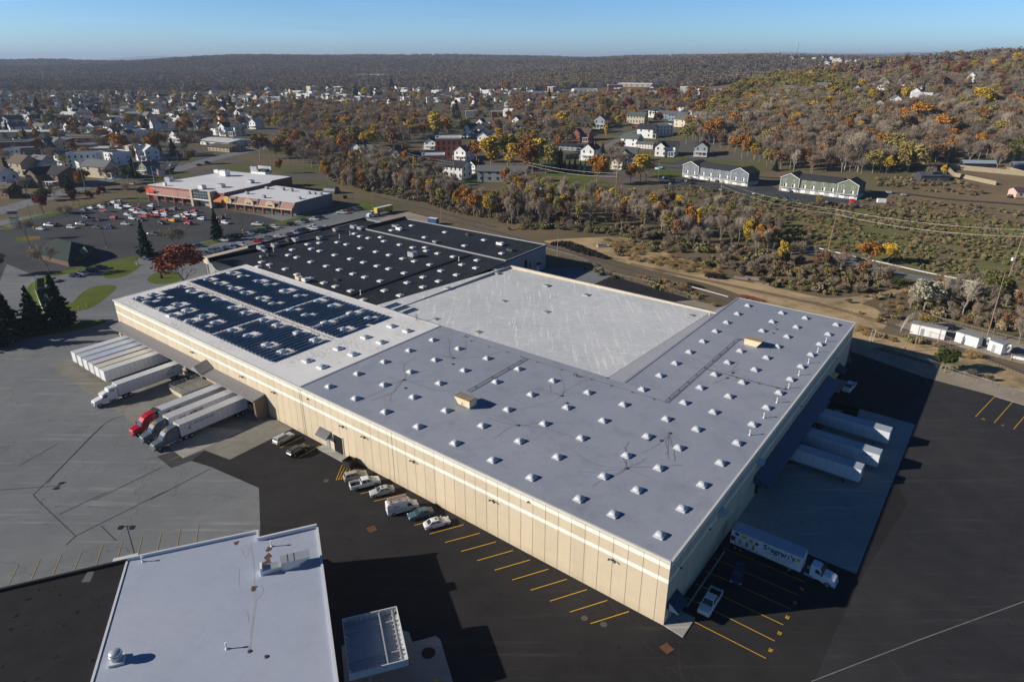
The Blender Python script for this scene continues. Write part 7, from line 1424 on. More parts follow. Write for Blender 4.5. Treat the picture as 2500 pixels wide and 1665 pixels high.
hd([('A3', 740, 1065, 'gable', 'white', 'dark', 12, (1.15, 1.2, 1.25), 'tall white gabled house with a small two-level porch above the spruces'), ('A3', 1430, 1030, 'ell', 'white', 'dark', 10, 1.15, 'white farmhouse with cross gable and wide porch'), ('A3', 1740, 1030, 'gable', 'grey', 'dark', 15, 1.05, 'grey house with white porch left of the street pole'), ('A3', 1110, 945, 'gable', 'white', 'green', 55, (1.2, 1.2, 1), 'white house with grey-green roof and a low wing'), ('A3', 1235, 965, 'long', 'white', 'grey', 10, (.7, .8, .6)), ('A3', 1250, 870, 'gable', 'white', 'dark', 55, 1.2, 'tall white house with black roof and small windows'), ('A3', 1385, 850, 'flat', 'white', 'grey', 8, (.95, .9, 1.05), 'big plain white block house'), ('A3', 680, 900, 'ell', 'brick', 'brown', 8, 1.2, 'brown brick house with steep front gable'), ('A3', 1160, 745, 'long', 'cream', 'green', 10, (.9, 1.3, 1.3), 'cream house with long front porch and red cars'), ('A3', 840, 785, 'gable', 'grey', 'grey', 10, (1.3, 1.1, 1.3), 'pale grey gabled house among bare trees'), ('A3', 1330, 690, 'gable', 'white', 'dark', 30, 1.1), ('A3', 1440, 700, 'long', 'grey', 'grey', 12, (1, 1, .9)), ('A3', 1530, 720, 'long', 'blue', 'grey', 12, (.9, 1.2, 1), 'long pale blue house with grey roof'), ('A3', 1580, 660, 'long', 'white', 'dark', 5, (1.0, 1.1, 1.25), 'long two-storey white house with dark roof'), ('A3', 1735, 735, 'gable', 'white', 'grey', 30, (1.4, 1.2, 1)), ('A3', 1570, 775, 'gable', 'cream', 'green', 35, 1.1, 'cream gabled house with pale green roof'),
    ('A3', 130, 775, 'ell', 'white', 'dark', 15, 1.3), ('A3', 215, 755, 'gable', 'white', 'dark', 15, 1.2), ('A3', 130, 870, 'ell', 'white', 'dark', 15, 1.2, 'white house with black roof and dormers'), ('A3', 195, 825, 'long', 'white', 'grey', 15, .8), ('A3', 580, 980, 'long', 'grey', 'dark', 12, (1.2, 1.3, .6), 'low dark house roof beside the hedge'), ('A3', 1085, 1085, 'ell', 'cream', 'green', 20, 1, 'cream house hidden by bare branches'), ('A3', 1000, 1145, 'gable', 'cream', 'brown', 10, .85), ('A3', 400, 675, 'flat', 'tan', 'brown', 10, (1.3, 1, .7)), ('A3', 250, 700, 'flat', 'brick', 'grey', 8, (1.8, 1, .7), 'low brick commercial block with flat roof'), ('A3', 690, 485, 'flat', 'white', 'pale', 3, (3, 1.5, 1.2), 'long white industrial building with small windows'), ('A3', 790, 487, 'flat', 'white', 'pale', 3, (1.6, 1.2, .8)), ('A3', 980, 495, 'gable', 'red', 'dark', 60, (1.8, 2, 1.1), 'red barn-like building with black roof'), ('A3', 1040, 505, 'long', 'white', 'pale', 3, (1.3, 1.5, .7)), ('A3', 2060, 510, 'gable', 'white', 'grey', 8, (1.8, 1.2, 1)), ('A3', 200, 500, 'flat', 'white', 'blue', 3, (4, 2, .9), 'wide warehouse with violet blue roof'), ('A3', 960, 450, 'flat', 'brick', 'brown', 3, (2, 1, 1.4)), ('A3', 1150, 415, 'long', 'tan', 'pale', 3, (4, 2, 1)),
    ('A2', 1310, 1110, 'gable', 'white', 'dark', -12, (1, 1.5, 1.25), 'white house with steep gable beside dark roofed rows'), ('A2', 1430, 1085, 'long', 'grey', 'dark', 20, (1, 1.1, 1.0)), ('A2', 1190, 1095, 'long', 'cream', 'brown', 10, (.9, 1.1, 1.1), 'cream house with red-brown roof and porch'), ('A2', 960, 1030, 'gable', 'white', 'dark', -12, (1, 1.4, 1.1)), ('A2', 1050, 1035, 'long', 'grey', 'green', 10, (.9, 1.1, 1)), ('A2', 1610, 960, 'gable', 'white', 'dark', -8, (1.1, 1.8, .9), 'white gabled hall left of the tall brick block'), ('A2', 1755, 1050, 'flat', 'brick', 'pale', 3, (1.25, 1.25, 1.75), 'four-storey brick apartment block with white cornice'), ('A2', 1890, 1070, 'gable', 'white', 'grey', 10, (1.1, 1, 1.1)), ('A2', 1620, 1180, 'flat', 'brick', 'pale', 5, (.95, .95, 1.35), 'brick building with white parapet and small annex'), ('A2', 1800, 1230, 'long', 'white', 'dark', 10, (.95, 1.3, 1.3), 'white house with steep gable and stacked balconies'), ('A2', 1995, 1180, 'gable', 'white', 'dark', 0, .8, 'small white gabled cottage'), ('A2', 2235, 1260, 'long', 'grey', 'grey', -6, (1.5, 1.1, 1.1), 'long grey house over a brick base behind the thicket'), ('A2', 1990, 860, 'ell', 'white', 'dark', 10, 1.3, 'large white house with several gables'), ('A2', 2090, 790, 'ell', 'white', 'brown', 10, 1.2), ('A2', 2100, 870, 'long', 'grey', 'dark', 15, (1.2, 1.2, .8)), ('A2', 2080, 930, 'gable', 'white', 'pale', 20, 1.1), ('A2', 1950, 680, 'flat', 'white', 'pale', 5, (.9, .8, .8)), ('A2', 2180, 685, 'flat', 'brick', 'pale', 5, (.8, .8, .8)), ('A2', 2290, 680, 'gable', 'white', 'pale', 60, 1), ('A2', 1330, 780, 'gable', 'white', 'dark', -8, 1), ('A2', 1270, 645, 'flat', 'white', 'pale', 3, (.9, .8, .9)), ('A2', 860, 640, 'flat', 'blue', 'pale', 3, (2.2, 1.2, .6)), ('A2', 1450, 650, 'flat', 'tan', 'pale', 3, (1.6, 1.3, .6)), ('A2', 2290, 810, 'flat', 'grey', 'dark', 3, (1.5, 1, .8)), ('A2', 430, 895, 'long', 'grey', 'pale', 10, (1, 1.2, .7)),
    ('A2', 600, 345, 'flat', 'white', 'pale', 0, (4, 2, .8)), ('A2', 1100, 340, 'flat', 'white', 'pale', 0, (7, 3, 1.3), 'long white plant building deep in the woods'), ('A2', 70, 700, 'long', 'white', 'pale', 5, (1.6, 2, .9)),
    ('A1', 1610, 900, 'gable', 'white', 'green', 15, (.9, 1, 1), 'white house attached to the maroon barn'), ('A1', 1770, 910, 'gable', 'red', 'dark', -70, (1.2, 2.2, 1), 'maroon hall with wide black roof and white doors'), ('A1', 2110, 850, 'ell', 'white', 'dark', 10, 1.4, 'big white house with columned front gable'), ('A1', 2030, 930, 'long', 'white', 'pale', 8, (1.9, 2.6, .6), 'broad low hall with pale metal roof'), ('A1', 2040, 985, 'long', 'tan', 'brown', 8, (1.3, 1.8, .6), 'low building with brown hip roof by the highway'), ('A1', 1400, 820, 'gable', 'white', 'pale', 5, (.6, .6, 1.3)), ('A1', 150, 1010, 'flat', 'brick', 'dark', 8, (1.7, 1.1, 1.1)), ('A1', 480, 960, 'flat', 'brick', 'grey', 10, (1.8, 1.2, .8)), ('A1', 770, 935, 'flat', 'brick', 'dark', 3, (2, 1.2, .8), 'long dark brick block with white cornice dots'), ('A1', 800, 1015, 'flat', 'tan', 'grey', 8, (1.1, 1.1, .9)), ('A1', 960, 1040, 'flat', 'brick', 'pale', 3, (1.1, 1, .8), 'brick shop building with white flat roof'), ('A1', 210, 1070, 'flat', 'white', 'grey', 10, 1), ('A1', 340, 1110, 'gable', 'white', 'dark', -60, 1.2), ('A1', 600, 1110, 'gable', 'white', 'grey', 10, (.9, .9, 1)), ('A1', 790, 1140, 'flat', 'white', 'grey', 8, (1.25, .9, 1.2), 'plain three-storey white apartment block'), ('A1', 240, 1200, 'gable', 'tan', 'brown', 60, 1.3), ('A1', 400, 1190, 'gable', 'grey', 'grey', 60, 1.2, 'grey gabled house beside the steepled church'), ('A1', 50, 1310, 'gable', 'white', 'dark', 60, 1.2), ('A1', 560, 1290, 'ell', 'brown', 'dark', 10, (1.8, 1.7, 1.2), 'very large dark roofed brick church hall'), ('A1', 920, 1220, 'gable', 'cream', 'grey', 70, (1.1, 1.6, 1.1), 'cream house among bare trees by the highway'), ('A1', 400, 1290, 'gable', 'white', 'dark', 0, .8), ('A1', 40, 1400, 'long', 'brown', 'brown', 20, .9), ('A1', 2170, 690, 'gable', 'white', 'grey', 10, 1.1), ('A1', 2240, 690, 'gable', 'white', 'dark', 70, 1.1), ('A1', 2320, 700, 'long', 'white', 'pale', 5, (1.3, 1.6, .8)), ('A1', 1000, 660, 'flat', 'white', 'grey', 5, (1.2, 1, .7)), ('A1', 1440, 615, 'flat', 'white', 'dark', 30, (1.1, 1, .9)), ('A1', 1650, 650, 'long', 'white', 'grey', 15, 1), ('A1', 640, 710, 'long', 'white', 'pale', -20, 1.1), ('A1', 200, 670, 'flat', 'white', 'pale', 3, (2, 1, .7)), ('A1', 230, 870, 'flat', 'tan', 'pale', 5, (4, 1.6, .7), 'long low depot with whitish roof'), ('A1', 1100, 700, 'flat', 'tan', 'pale', 3, (1.8, 1, .6)), ('A1', 730, 765, 'ell', 'cream', 'dark', 10, 1.1), ('A1', 1950, 380, 'flat', 'white', 'grey', 5, (.8, .8, 1)),
    ('A4', 875, 490, 'ell', 'white', 'dark', 10, 1.1, 'white hillside house with black roof and dormers'), ('A4', 1080, 440, 'gable', 'white', 'pale', 10, 1.2), ('A4', 1280, 410, 'gable', 'white', 'grey', 15, 1.2), ('A4', 1660, 430, 'ell', 'cream', 'brown', 5, 1.3, 'cream hillside house with brown roof'), ('A4', 1900, 375, 'ell', 'white', 'grey', 5, 1.1), ('A4', 1030, 650, 'gable', 'cream', 'dark', -25, (1.3, 1.2, 1.2), 'yellowish gabled house on the wooded hill'), ('A4', 1190, 580, 'gable', 'white', 'grey', 20, .9), ('A4', 1200, 650, 'gable', 'cream', 'grey', 10, 1), ('A4', 1420, 680, 'flat', 'white', 'pale', 3, (.9, .8, .9), 'white hillside house wall behind twigs'), ('A4', 1420, 590, 'gable', 'white', 'pale', 60, 1.2), ('A4', 1560, 600, 'gable', 'tan', 'grey', 20, 1.2), ('A4', 590, 640, 'long', 'white', 'pale', 5, (.9, 1, 1)), ('A4', 660, 540, 'gable', 'grey', 'dark', 10, 1)])
# church steeple
p = T('A1', 500, 1110); t = thing('church_steeple', 'dark pointed steeple of the brick church', 'steeple', p, .2); MB().box(-2.2, 2.2, -2.2, 2.2, 0, 12).build('tower', BRK, t); MB().add([(-2.6, -2.6, 12), (2.6, -2.6, 12), (2.6, 2.6, 12), (-2.6, 2.6, 12), (0, 0, 21)], [(0, 1, 4), (1, 2, 4), (2, 3, 4), (3, 0, 4)]).build('spire', HR, t).color = (.02, .022, .025, 1)
rh = random.Random(21)
def fill(n, us, vs, kinds, spacing=17):
    k = 0; tries = 0
    while k < n and tries < n * 30:
        tries += 1; u = rh.uniform(*us); v = vs[0] + (vs[1] - vs[0]) * rh.random() ** 1.3; p = Gt(u, v)
        if any((p.x - q[0]) ** 2 + (p.y - q[1]) ** 2 < (spacing + q[2] * .4) ** 2 for q in HP): continue
        kd = rh.choice(kinds); wc = rh.choice(['white'] * 14 + ['cream', 'grey', 'blue', 'tan', 'brick', 'green', 'grey']); rc = rh.choice(['dark'] * 5 + ['grey'] * 4 + ['brown', 'pale', 'pale', 'green'])
        s = rh.uniform(1.0, 1.4); house(kd, p, math.radians(rh.choice([-35, -30, -45, 55, 50, -20])) + rh.uniform(-.1, .1), wc, rc, (s, s, s * rh.uniform(.9, 1.15))); k += 1
fill(140, (-20, 640), (233, 330), ['gable', 'gable', 'ell', 'gable', 'long']); fill(90, (640, 1240), (222, 262), ['gable', 'ell', 'gable', 'flat']); fill(12, (40, 400), (335, 430), ['gable', 'ell', 'flat'], 15); fill(14, (1240, 1420), (225, 262), ['long', 'gable', 'flat'])
fill(10, (1500, 1950), (226, 236), ['flat', 'long', 'gable'], 22); fill(26, (2000, 2100), (152, 170), ['gable', 'ell'], 20); fill(12, (1920, 2040), (146, 152), ['gable'], 30); fill(10, (1980, 2420), (195, 250), ['gable', 'ell'], 26)
# ---------- trees ----------
def leafmat(name, c1, c2, c3, rnd=.25):
    m, nt, b = nmat(name); oi = nt.nodes.new('ShaderNodeObjectInfo')
    at_ = nt.nodes.new('ShaderNodeAttribute'); at_.attribute_name = 'tint'
    c = _mix(nt, c1, c2, at_.outputs['Fac']); r = _math(nt, 'FRACT', _math(nt, 'MULTIPLY', oi.outputs['Random'], 7.7))
    c = _mix(nt, c, c3, _math(nt, 'MULTIPLY', r, .8))
    h = nt.nodes.new('ShaderNodeHueSaturation'); nt.links.new(_ramp2(nt, oi.outputs['Random'], 1 - rnd, 1 + rnd), h.inputs['Value']); nt.links.new(c, h.inputs['Color'])
    nt.links.new(h.outputs[0], b.inputs['Base Color']); b.inputs['Roughness'].default_value = .8; b.inputs['Specular IOR Level'].default_value = .12
    return m
def forestmat():
    """far woods: each crown carries its own colour from the mesh"""
    m, nt, b = nmat('far_woods'); a = nt.nodes.new('ShaderNodeAttribute'); a.attribute_name = 'col'
    nt.links.new(a.outputs['Color'], b.inputs['Base Color']); b.inputs['Roughness'].default_value = .9; b.inputs['Specular IOR Level'].default_value = .08; return m
BARK = M('grey_bark', (.27, .235, .195), var=.25, scale=2, rough=.9); BARKP = M('pale_bark', (.34, .31, .27), var=.25, scale=2, rough=.9)
LM = {'bare': leafmat('bare_twigs', (.23, .185, .14), (.33, .27, .205), (.24, .185, .135)), 'pale': leafmat('pale_twigs', (.33, .29, .225), (.45, .39, .30), (.35, .28, .2)), 'rust': leafmat('rust_leaves', (.25, .14, .07), (.34, .20, .09), (.21, .13, .08)),
      'orange': leafmat('orange_leaves', (.44, .17, .03), (.52, .27, .05), (.30, .15, .04)), 'yellow': leafmat('yellow_leaves', (.58, .36, .035), (.62, .44, .07), (.42, .33, .05)), 'olive': leafmat('olive_leaves', (.24, .22, .065), (.32, .28, .085), (.28, .21, .07)),
      'green': leafmat('green_leaves', (.06, .085, .022), (.10, .125, .035), (.12, .12, .03)), 'needle': leafmat('dark_needles', (.016, .032, .018), (.028, .048, .026), (.03, .05, .035), .2), 'spruce': leafmat('blue_needles', (.045, .075, .07), (.08, .115, .105), (.06, .08, .07), .12), 'red': leafmat('dark_red_leaves', (.19, .055, .04), (.28, .09, .055), (.2, .07, .045), .15), 'silver': leafmat('silver_leaves', (.36, .35, .25), (.48, .46, .34), (.4, .38, .28), .1)}
rng = np.random.default_rng(3)
def cards(C, size, elong=1.0, up=.35, tint=None, spike=False):
    """random facing leaf cards centred on C"""
    n = len(C); N = rng.normal(size=(n, 3)); N[:, 2] = N[:, 2] + up * 2; N /= np.linalg.norm(N, axis=1)[:, None]
    A = np.cross(N, rng.normal(size=(n, 3))); A /= np.linalg.norm(A, axis=1)[:, None]; Bv = np.cross(N, A)
    s = (size * rng.uniform(.6, 1.4, n))[:, None]
    if spike:
        A[:, 2] = np.abs(A[:, 2]) + .35; A /= np.linalg.norm(A, axis=1)[:, None]; Bv = np.cross(N, A); Bv /= np.linalg.norm(Bv, axis=1)[:, None]
        V = np.stack([C - Bv * s * .045, C + Bv * s * .045, C + A * s * elong], 1); return V.reshape(-1, 3), 3, n
    V = np.stack([C - A * s * elong * .5, C - Bv * s * .5, C + A * s * elong * .5, C + Bv * s * .5], 1); return V.reshape(-1, 3), 4, n
def meshobj(name, V, k, n, mat, parent, tint, attr='tint'):
    me = bpy.data.meshes.new(name); me.vertices.add(n * k); me.vertices.foreach_set('co', V.astype(np.float32).ravel())
    me.loops.add(n * k); me.loops.foreach_set('vertex_index', np.arange(n * k, dtype=np.int32)); me.polygons.add(n); me.polygons.foreach_set('loop_start', np.arange(0, n * k, k, dtype=np.int32)); me.update(calc_edges=True)
    if attr == 'tint': a = me.attributes.new('tint', 'FLOAT', 'FACE'); a.data.foreach_set('value', tint.astype(np.float32))
    else: a = me.attributes.new('col', 'FLOAT_COLOR', 'FACE'); a.data.foreach_set('color', np.c_[tint, np.ones(n)].astype(np.float32).ravel())
    me.materials.append(mat); o = bpy.data.objects.new(name, me); link(o, parent); return o
def lobes(n, rx, rz, zc, r0, r1):
    out = []
    for i in range(n):
        a = rng.uniform(0, 2 * PI); e = rng.uniform(-.6, 1.0); q = rng.uniform(.35, .8)
        out.append((math.cos(a) * rx * q * math.sqrt(1 - e * e * .8), math.sin(a) * rx * q * math.sqrt(1 - e * e * .8), zc + e * rz * .72, rng.uniform(r0, r1)))
    return np.array(out)
def inlobes(L, n, squash=.8, shell=.55):
    i = rng.integers(0, len(L), n); d = rng.normal(size=(n, 3)); d /= np.linalg.norm(d, axis=1)[:, None]
    r = L[i, 3] * (shell + (1 - shell) * rng.random(n)) ; return L[i, :3] + d * r[:, None] * np.array([1, 1, squash]), (i * 37 % 11) / 11 * .6 + rng.random(n) * .4
def limbs(mb, p, d, L_, r, depth, spread=.5, tips=None, nb=3):
    q = p + d * L_; mb.tube(p, q, r, r * .62, 5 if depth > 1 else 3, 0, False)
    if depth == 0:
        if tips is not None: tips.append(q)
        return
    for k in range(nb):
        a = R_.uniform(0, 2 * PI); o = d.orthogonal().normalized(); o2 = d.cross(o); nd = (d + (o * math.cos(a) + o2 * math.sin(a)) * spread * R_.uniform(.6, 1.3) + Vector((0, 0, .12))).normalized()
        limbs(mb, p.lerp(q, R_.uniform(.6, 1)), nd, L_ * R_.uniform(.6, .82), r * .55, depth - 1, spread, tips, nb)
        if tips is not None: tips.append(q)
TREE = {}
def mk_tree(kind, var):
    """one tree about 12 m tall: trunk part and crown part"""
    nm = {'bare': 'bare_tree', 'pale': 'bare_tree', 'needle': 'conifer_tree', 'spruce': 'spruce_tree', 'willow': 'willow_tree'}.get(kind, 'autumn_tree' if kind != 'green' else 'leafy_tree')
    t = thing(nm, None, None); mb = MB(); tips = []
    if kind in ('needle', 'spruce'):
        mb.tube((0, 0, 0), (0, 0, 11.4), .22, .04, 6); mb.build('trunk', BARK, t); P0 = []; T0 = []
        n = 1500; z = 12 * (1 - np.sqrt(rng.random(n)) * .93); wv = 3.0 if kind == 'needle' else 2.5
        rad = (12 - z) / 11 * wv * (.75 + .35 * np.sin(z * 5.2 + var)) * (.85 + .3 * rng.random(n)); a = rng.uniform(0, 2 * PI, n); lob = 1 + .22 * np.sin(a * 3 + z * 2.1 + var) + .12 * np.sin(a * 7 + z)
        q = np.sqrt(rng.uniform(.25, 1, n)); C = np.c_[np.cos(a) * rad * q * lob, np.sin(a) * rad * q * lob, z - q * .5]
        V, k, n = cards(C, .62, 1.5, .6); return (meshobj('crown', V, k, n, LM[kind], t, rng.random(n)), t)[1]
    if kind in ('bare', 'pale'):
        limbs(mb, Vector((0, 0, 0)), Vector((R_.uniform(-.06, .06), R_.uniform(-.06, .06), 1)).normalized(), 4.2, .22, 4, .52 if kind == 'bare' else .42, tips, 3); mb.build('trunk', BARK if kind == 'bare' else BARKP, t)
        tp = np.array([tuple(p) for p in tips]); i = rng.integers(0, len(tp), 1500); C = tp[i] + rng.normal(size=(1500, 3)) * .5; V, k, n = cards(C, 1.15, 1.0, 0, spike=True)
        V = V; o = meshobj('twigs', V, k, n, LM[kind], t, rng.random(n)); return t
    limbs(mb, Vector((0, 0, 0)), Vector((0, 0, 1)), 3.2, .24, 3, .55, tips, 3); mb.build('trunk', BARK, t)
    tall = kind == 'yellow' and var == 2
    if kind == 'willow': L = lobes(16, 5.2, 3.0, 7.2, 1.3, 2.1)
    elif tall: L = lobes(12, 2.2, 4.8, 6.6, 1.1, 1.9)
    else: L = lobes(15, 4.2, 4.2, 7.2, 1.1, 2.2)
    C, tt = inlobes(L, 2300 if kind != 'willow' else 2600, .85, .5)
    if kind == 'willow': C[:, 2] -= rng.random(len(C)) ** 2 * 3.4
    if kind in ('rust', 'olive', 'silver'): keep = rng.random(len(C)) < .62; C = C[keep]; tt = tt[keep]
    C[:, 2] = np.maximum(C[:, 2], 1.0); V, k, n = cards(C, .52, 1.35 if kind != 'willow' else 2.4, .3)
    meshobj('crown', V, k, n, LM['olive' if kind == 'willow' else kind], t, tt); return t
for k_, nv in (('bare', 3), ('pale', 2), ('rust', 2), ('orange', 2), ('yellow', 3), ('olive', 2), ('green', 1), ('needle', 2), ('spruce', 1), ('red', 1), ('silver', 1), ('willow', 1)):
    for v_ in range(nv): TREE[(k_, v_)] = mk_tree(k_, v_)
KW = {'bare': 'bare brown tree', 'pale': 'bare pale-barked tree', 'rust': 'rusty brown tree', 'orange': 'orange autumn tree', 'yellow': 'golden yellow tree', 'olive': 'olive-yellow tree', 'green': 'dull green tree', 'needle': 'dark conifer', 'spruce': 'blue spruce', 'red': 'dark red tree', 'silver': 'pale silvery tree', 'willow': 'yellow-green willow'}
_tu = set(); NT = [0]; TP_ = []; KN = {}
for k_, v_ in TREE: KN[k_] = max(KN.get(k_, 0), v_ + 1)
def tree(kind, p, h=12, wd=1.0, label=None, group='trees around the town and rail corridor', var=None):
    v = R_.randrange(KN[kind]) if var is None else var; pr = TREE[(kind, v)]; s = h / 12; sc = (s * wd, s * wd, s)
    if (kind, v) not in _tu: o = pr; _tu.add((kind, v))
    else: o = copy_tree(pr)
    o.location = p; o.rotation_euler = (0, 0, R_.uniform(0, 2 * PI)); o.scale = sc; tag(o, label or KW[kind], 'tree', group); NT[0] += 1; TP_.append((p.x, p.y)); return o
def trees(l):
    for r, x, y, k, h, w_, *lb in l: tree(k, T(r, x, y), h * (1.2 if r[0] == 'A' and k != 'spruce' else 1), w_, lb[0] if lb else None, var=lb[1] if len(lb) > 1 else None)
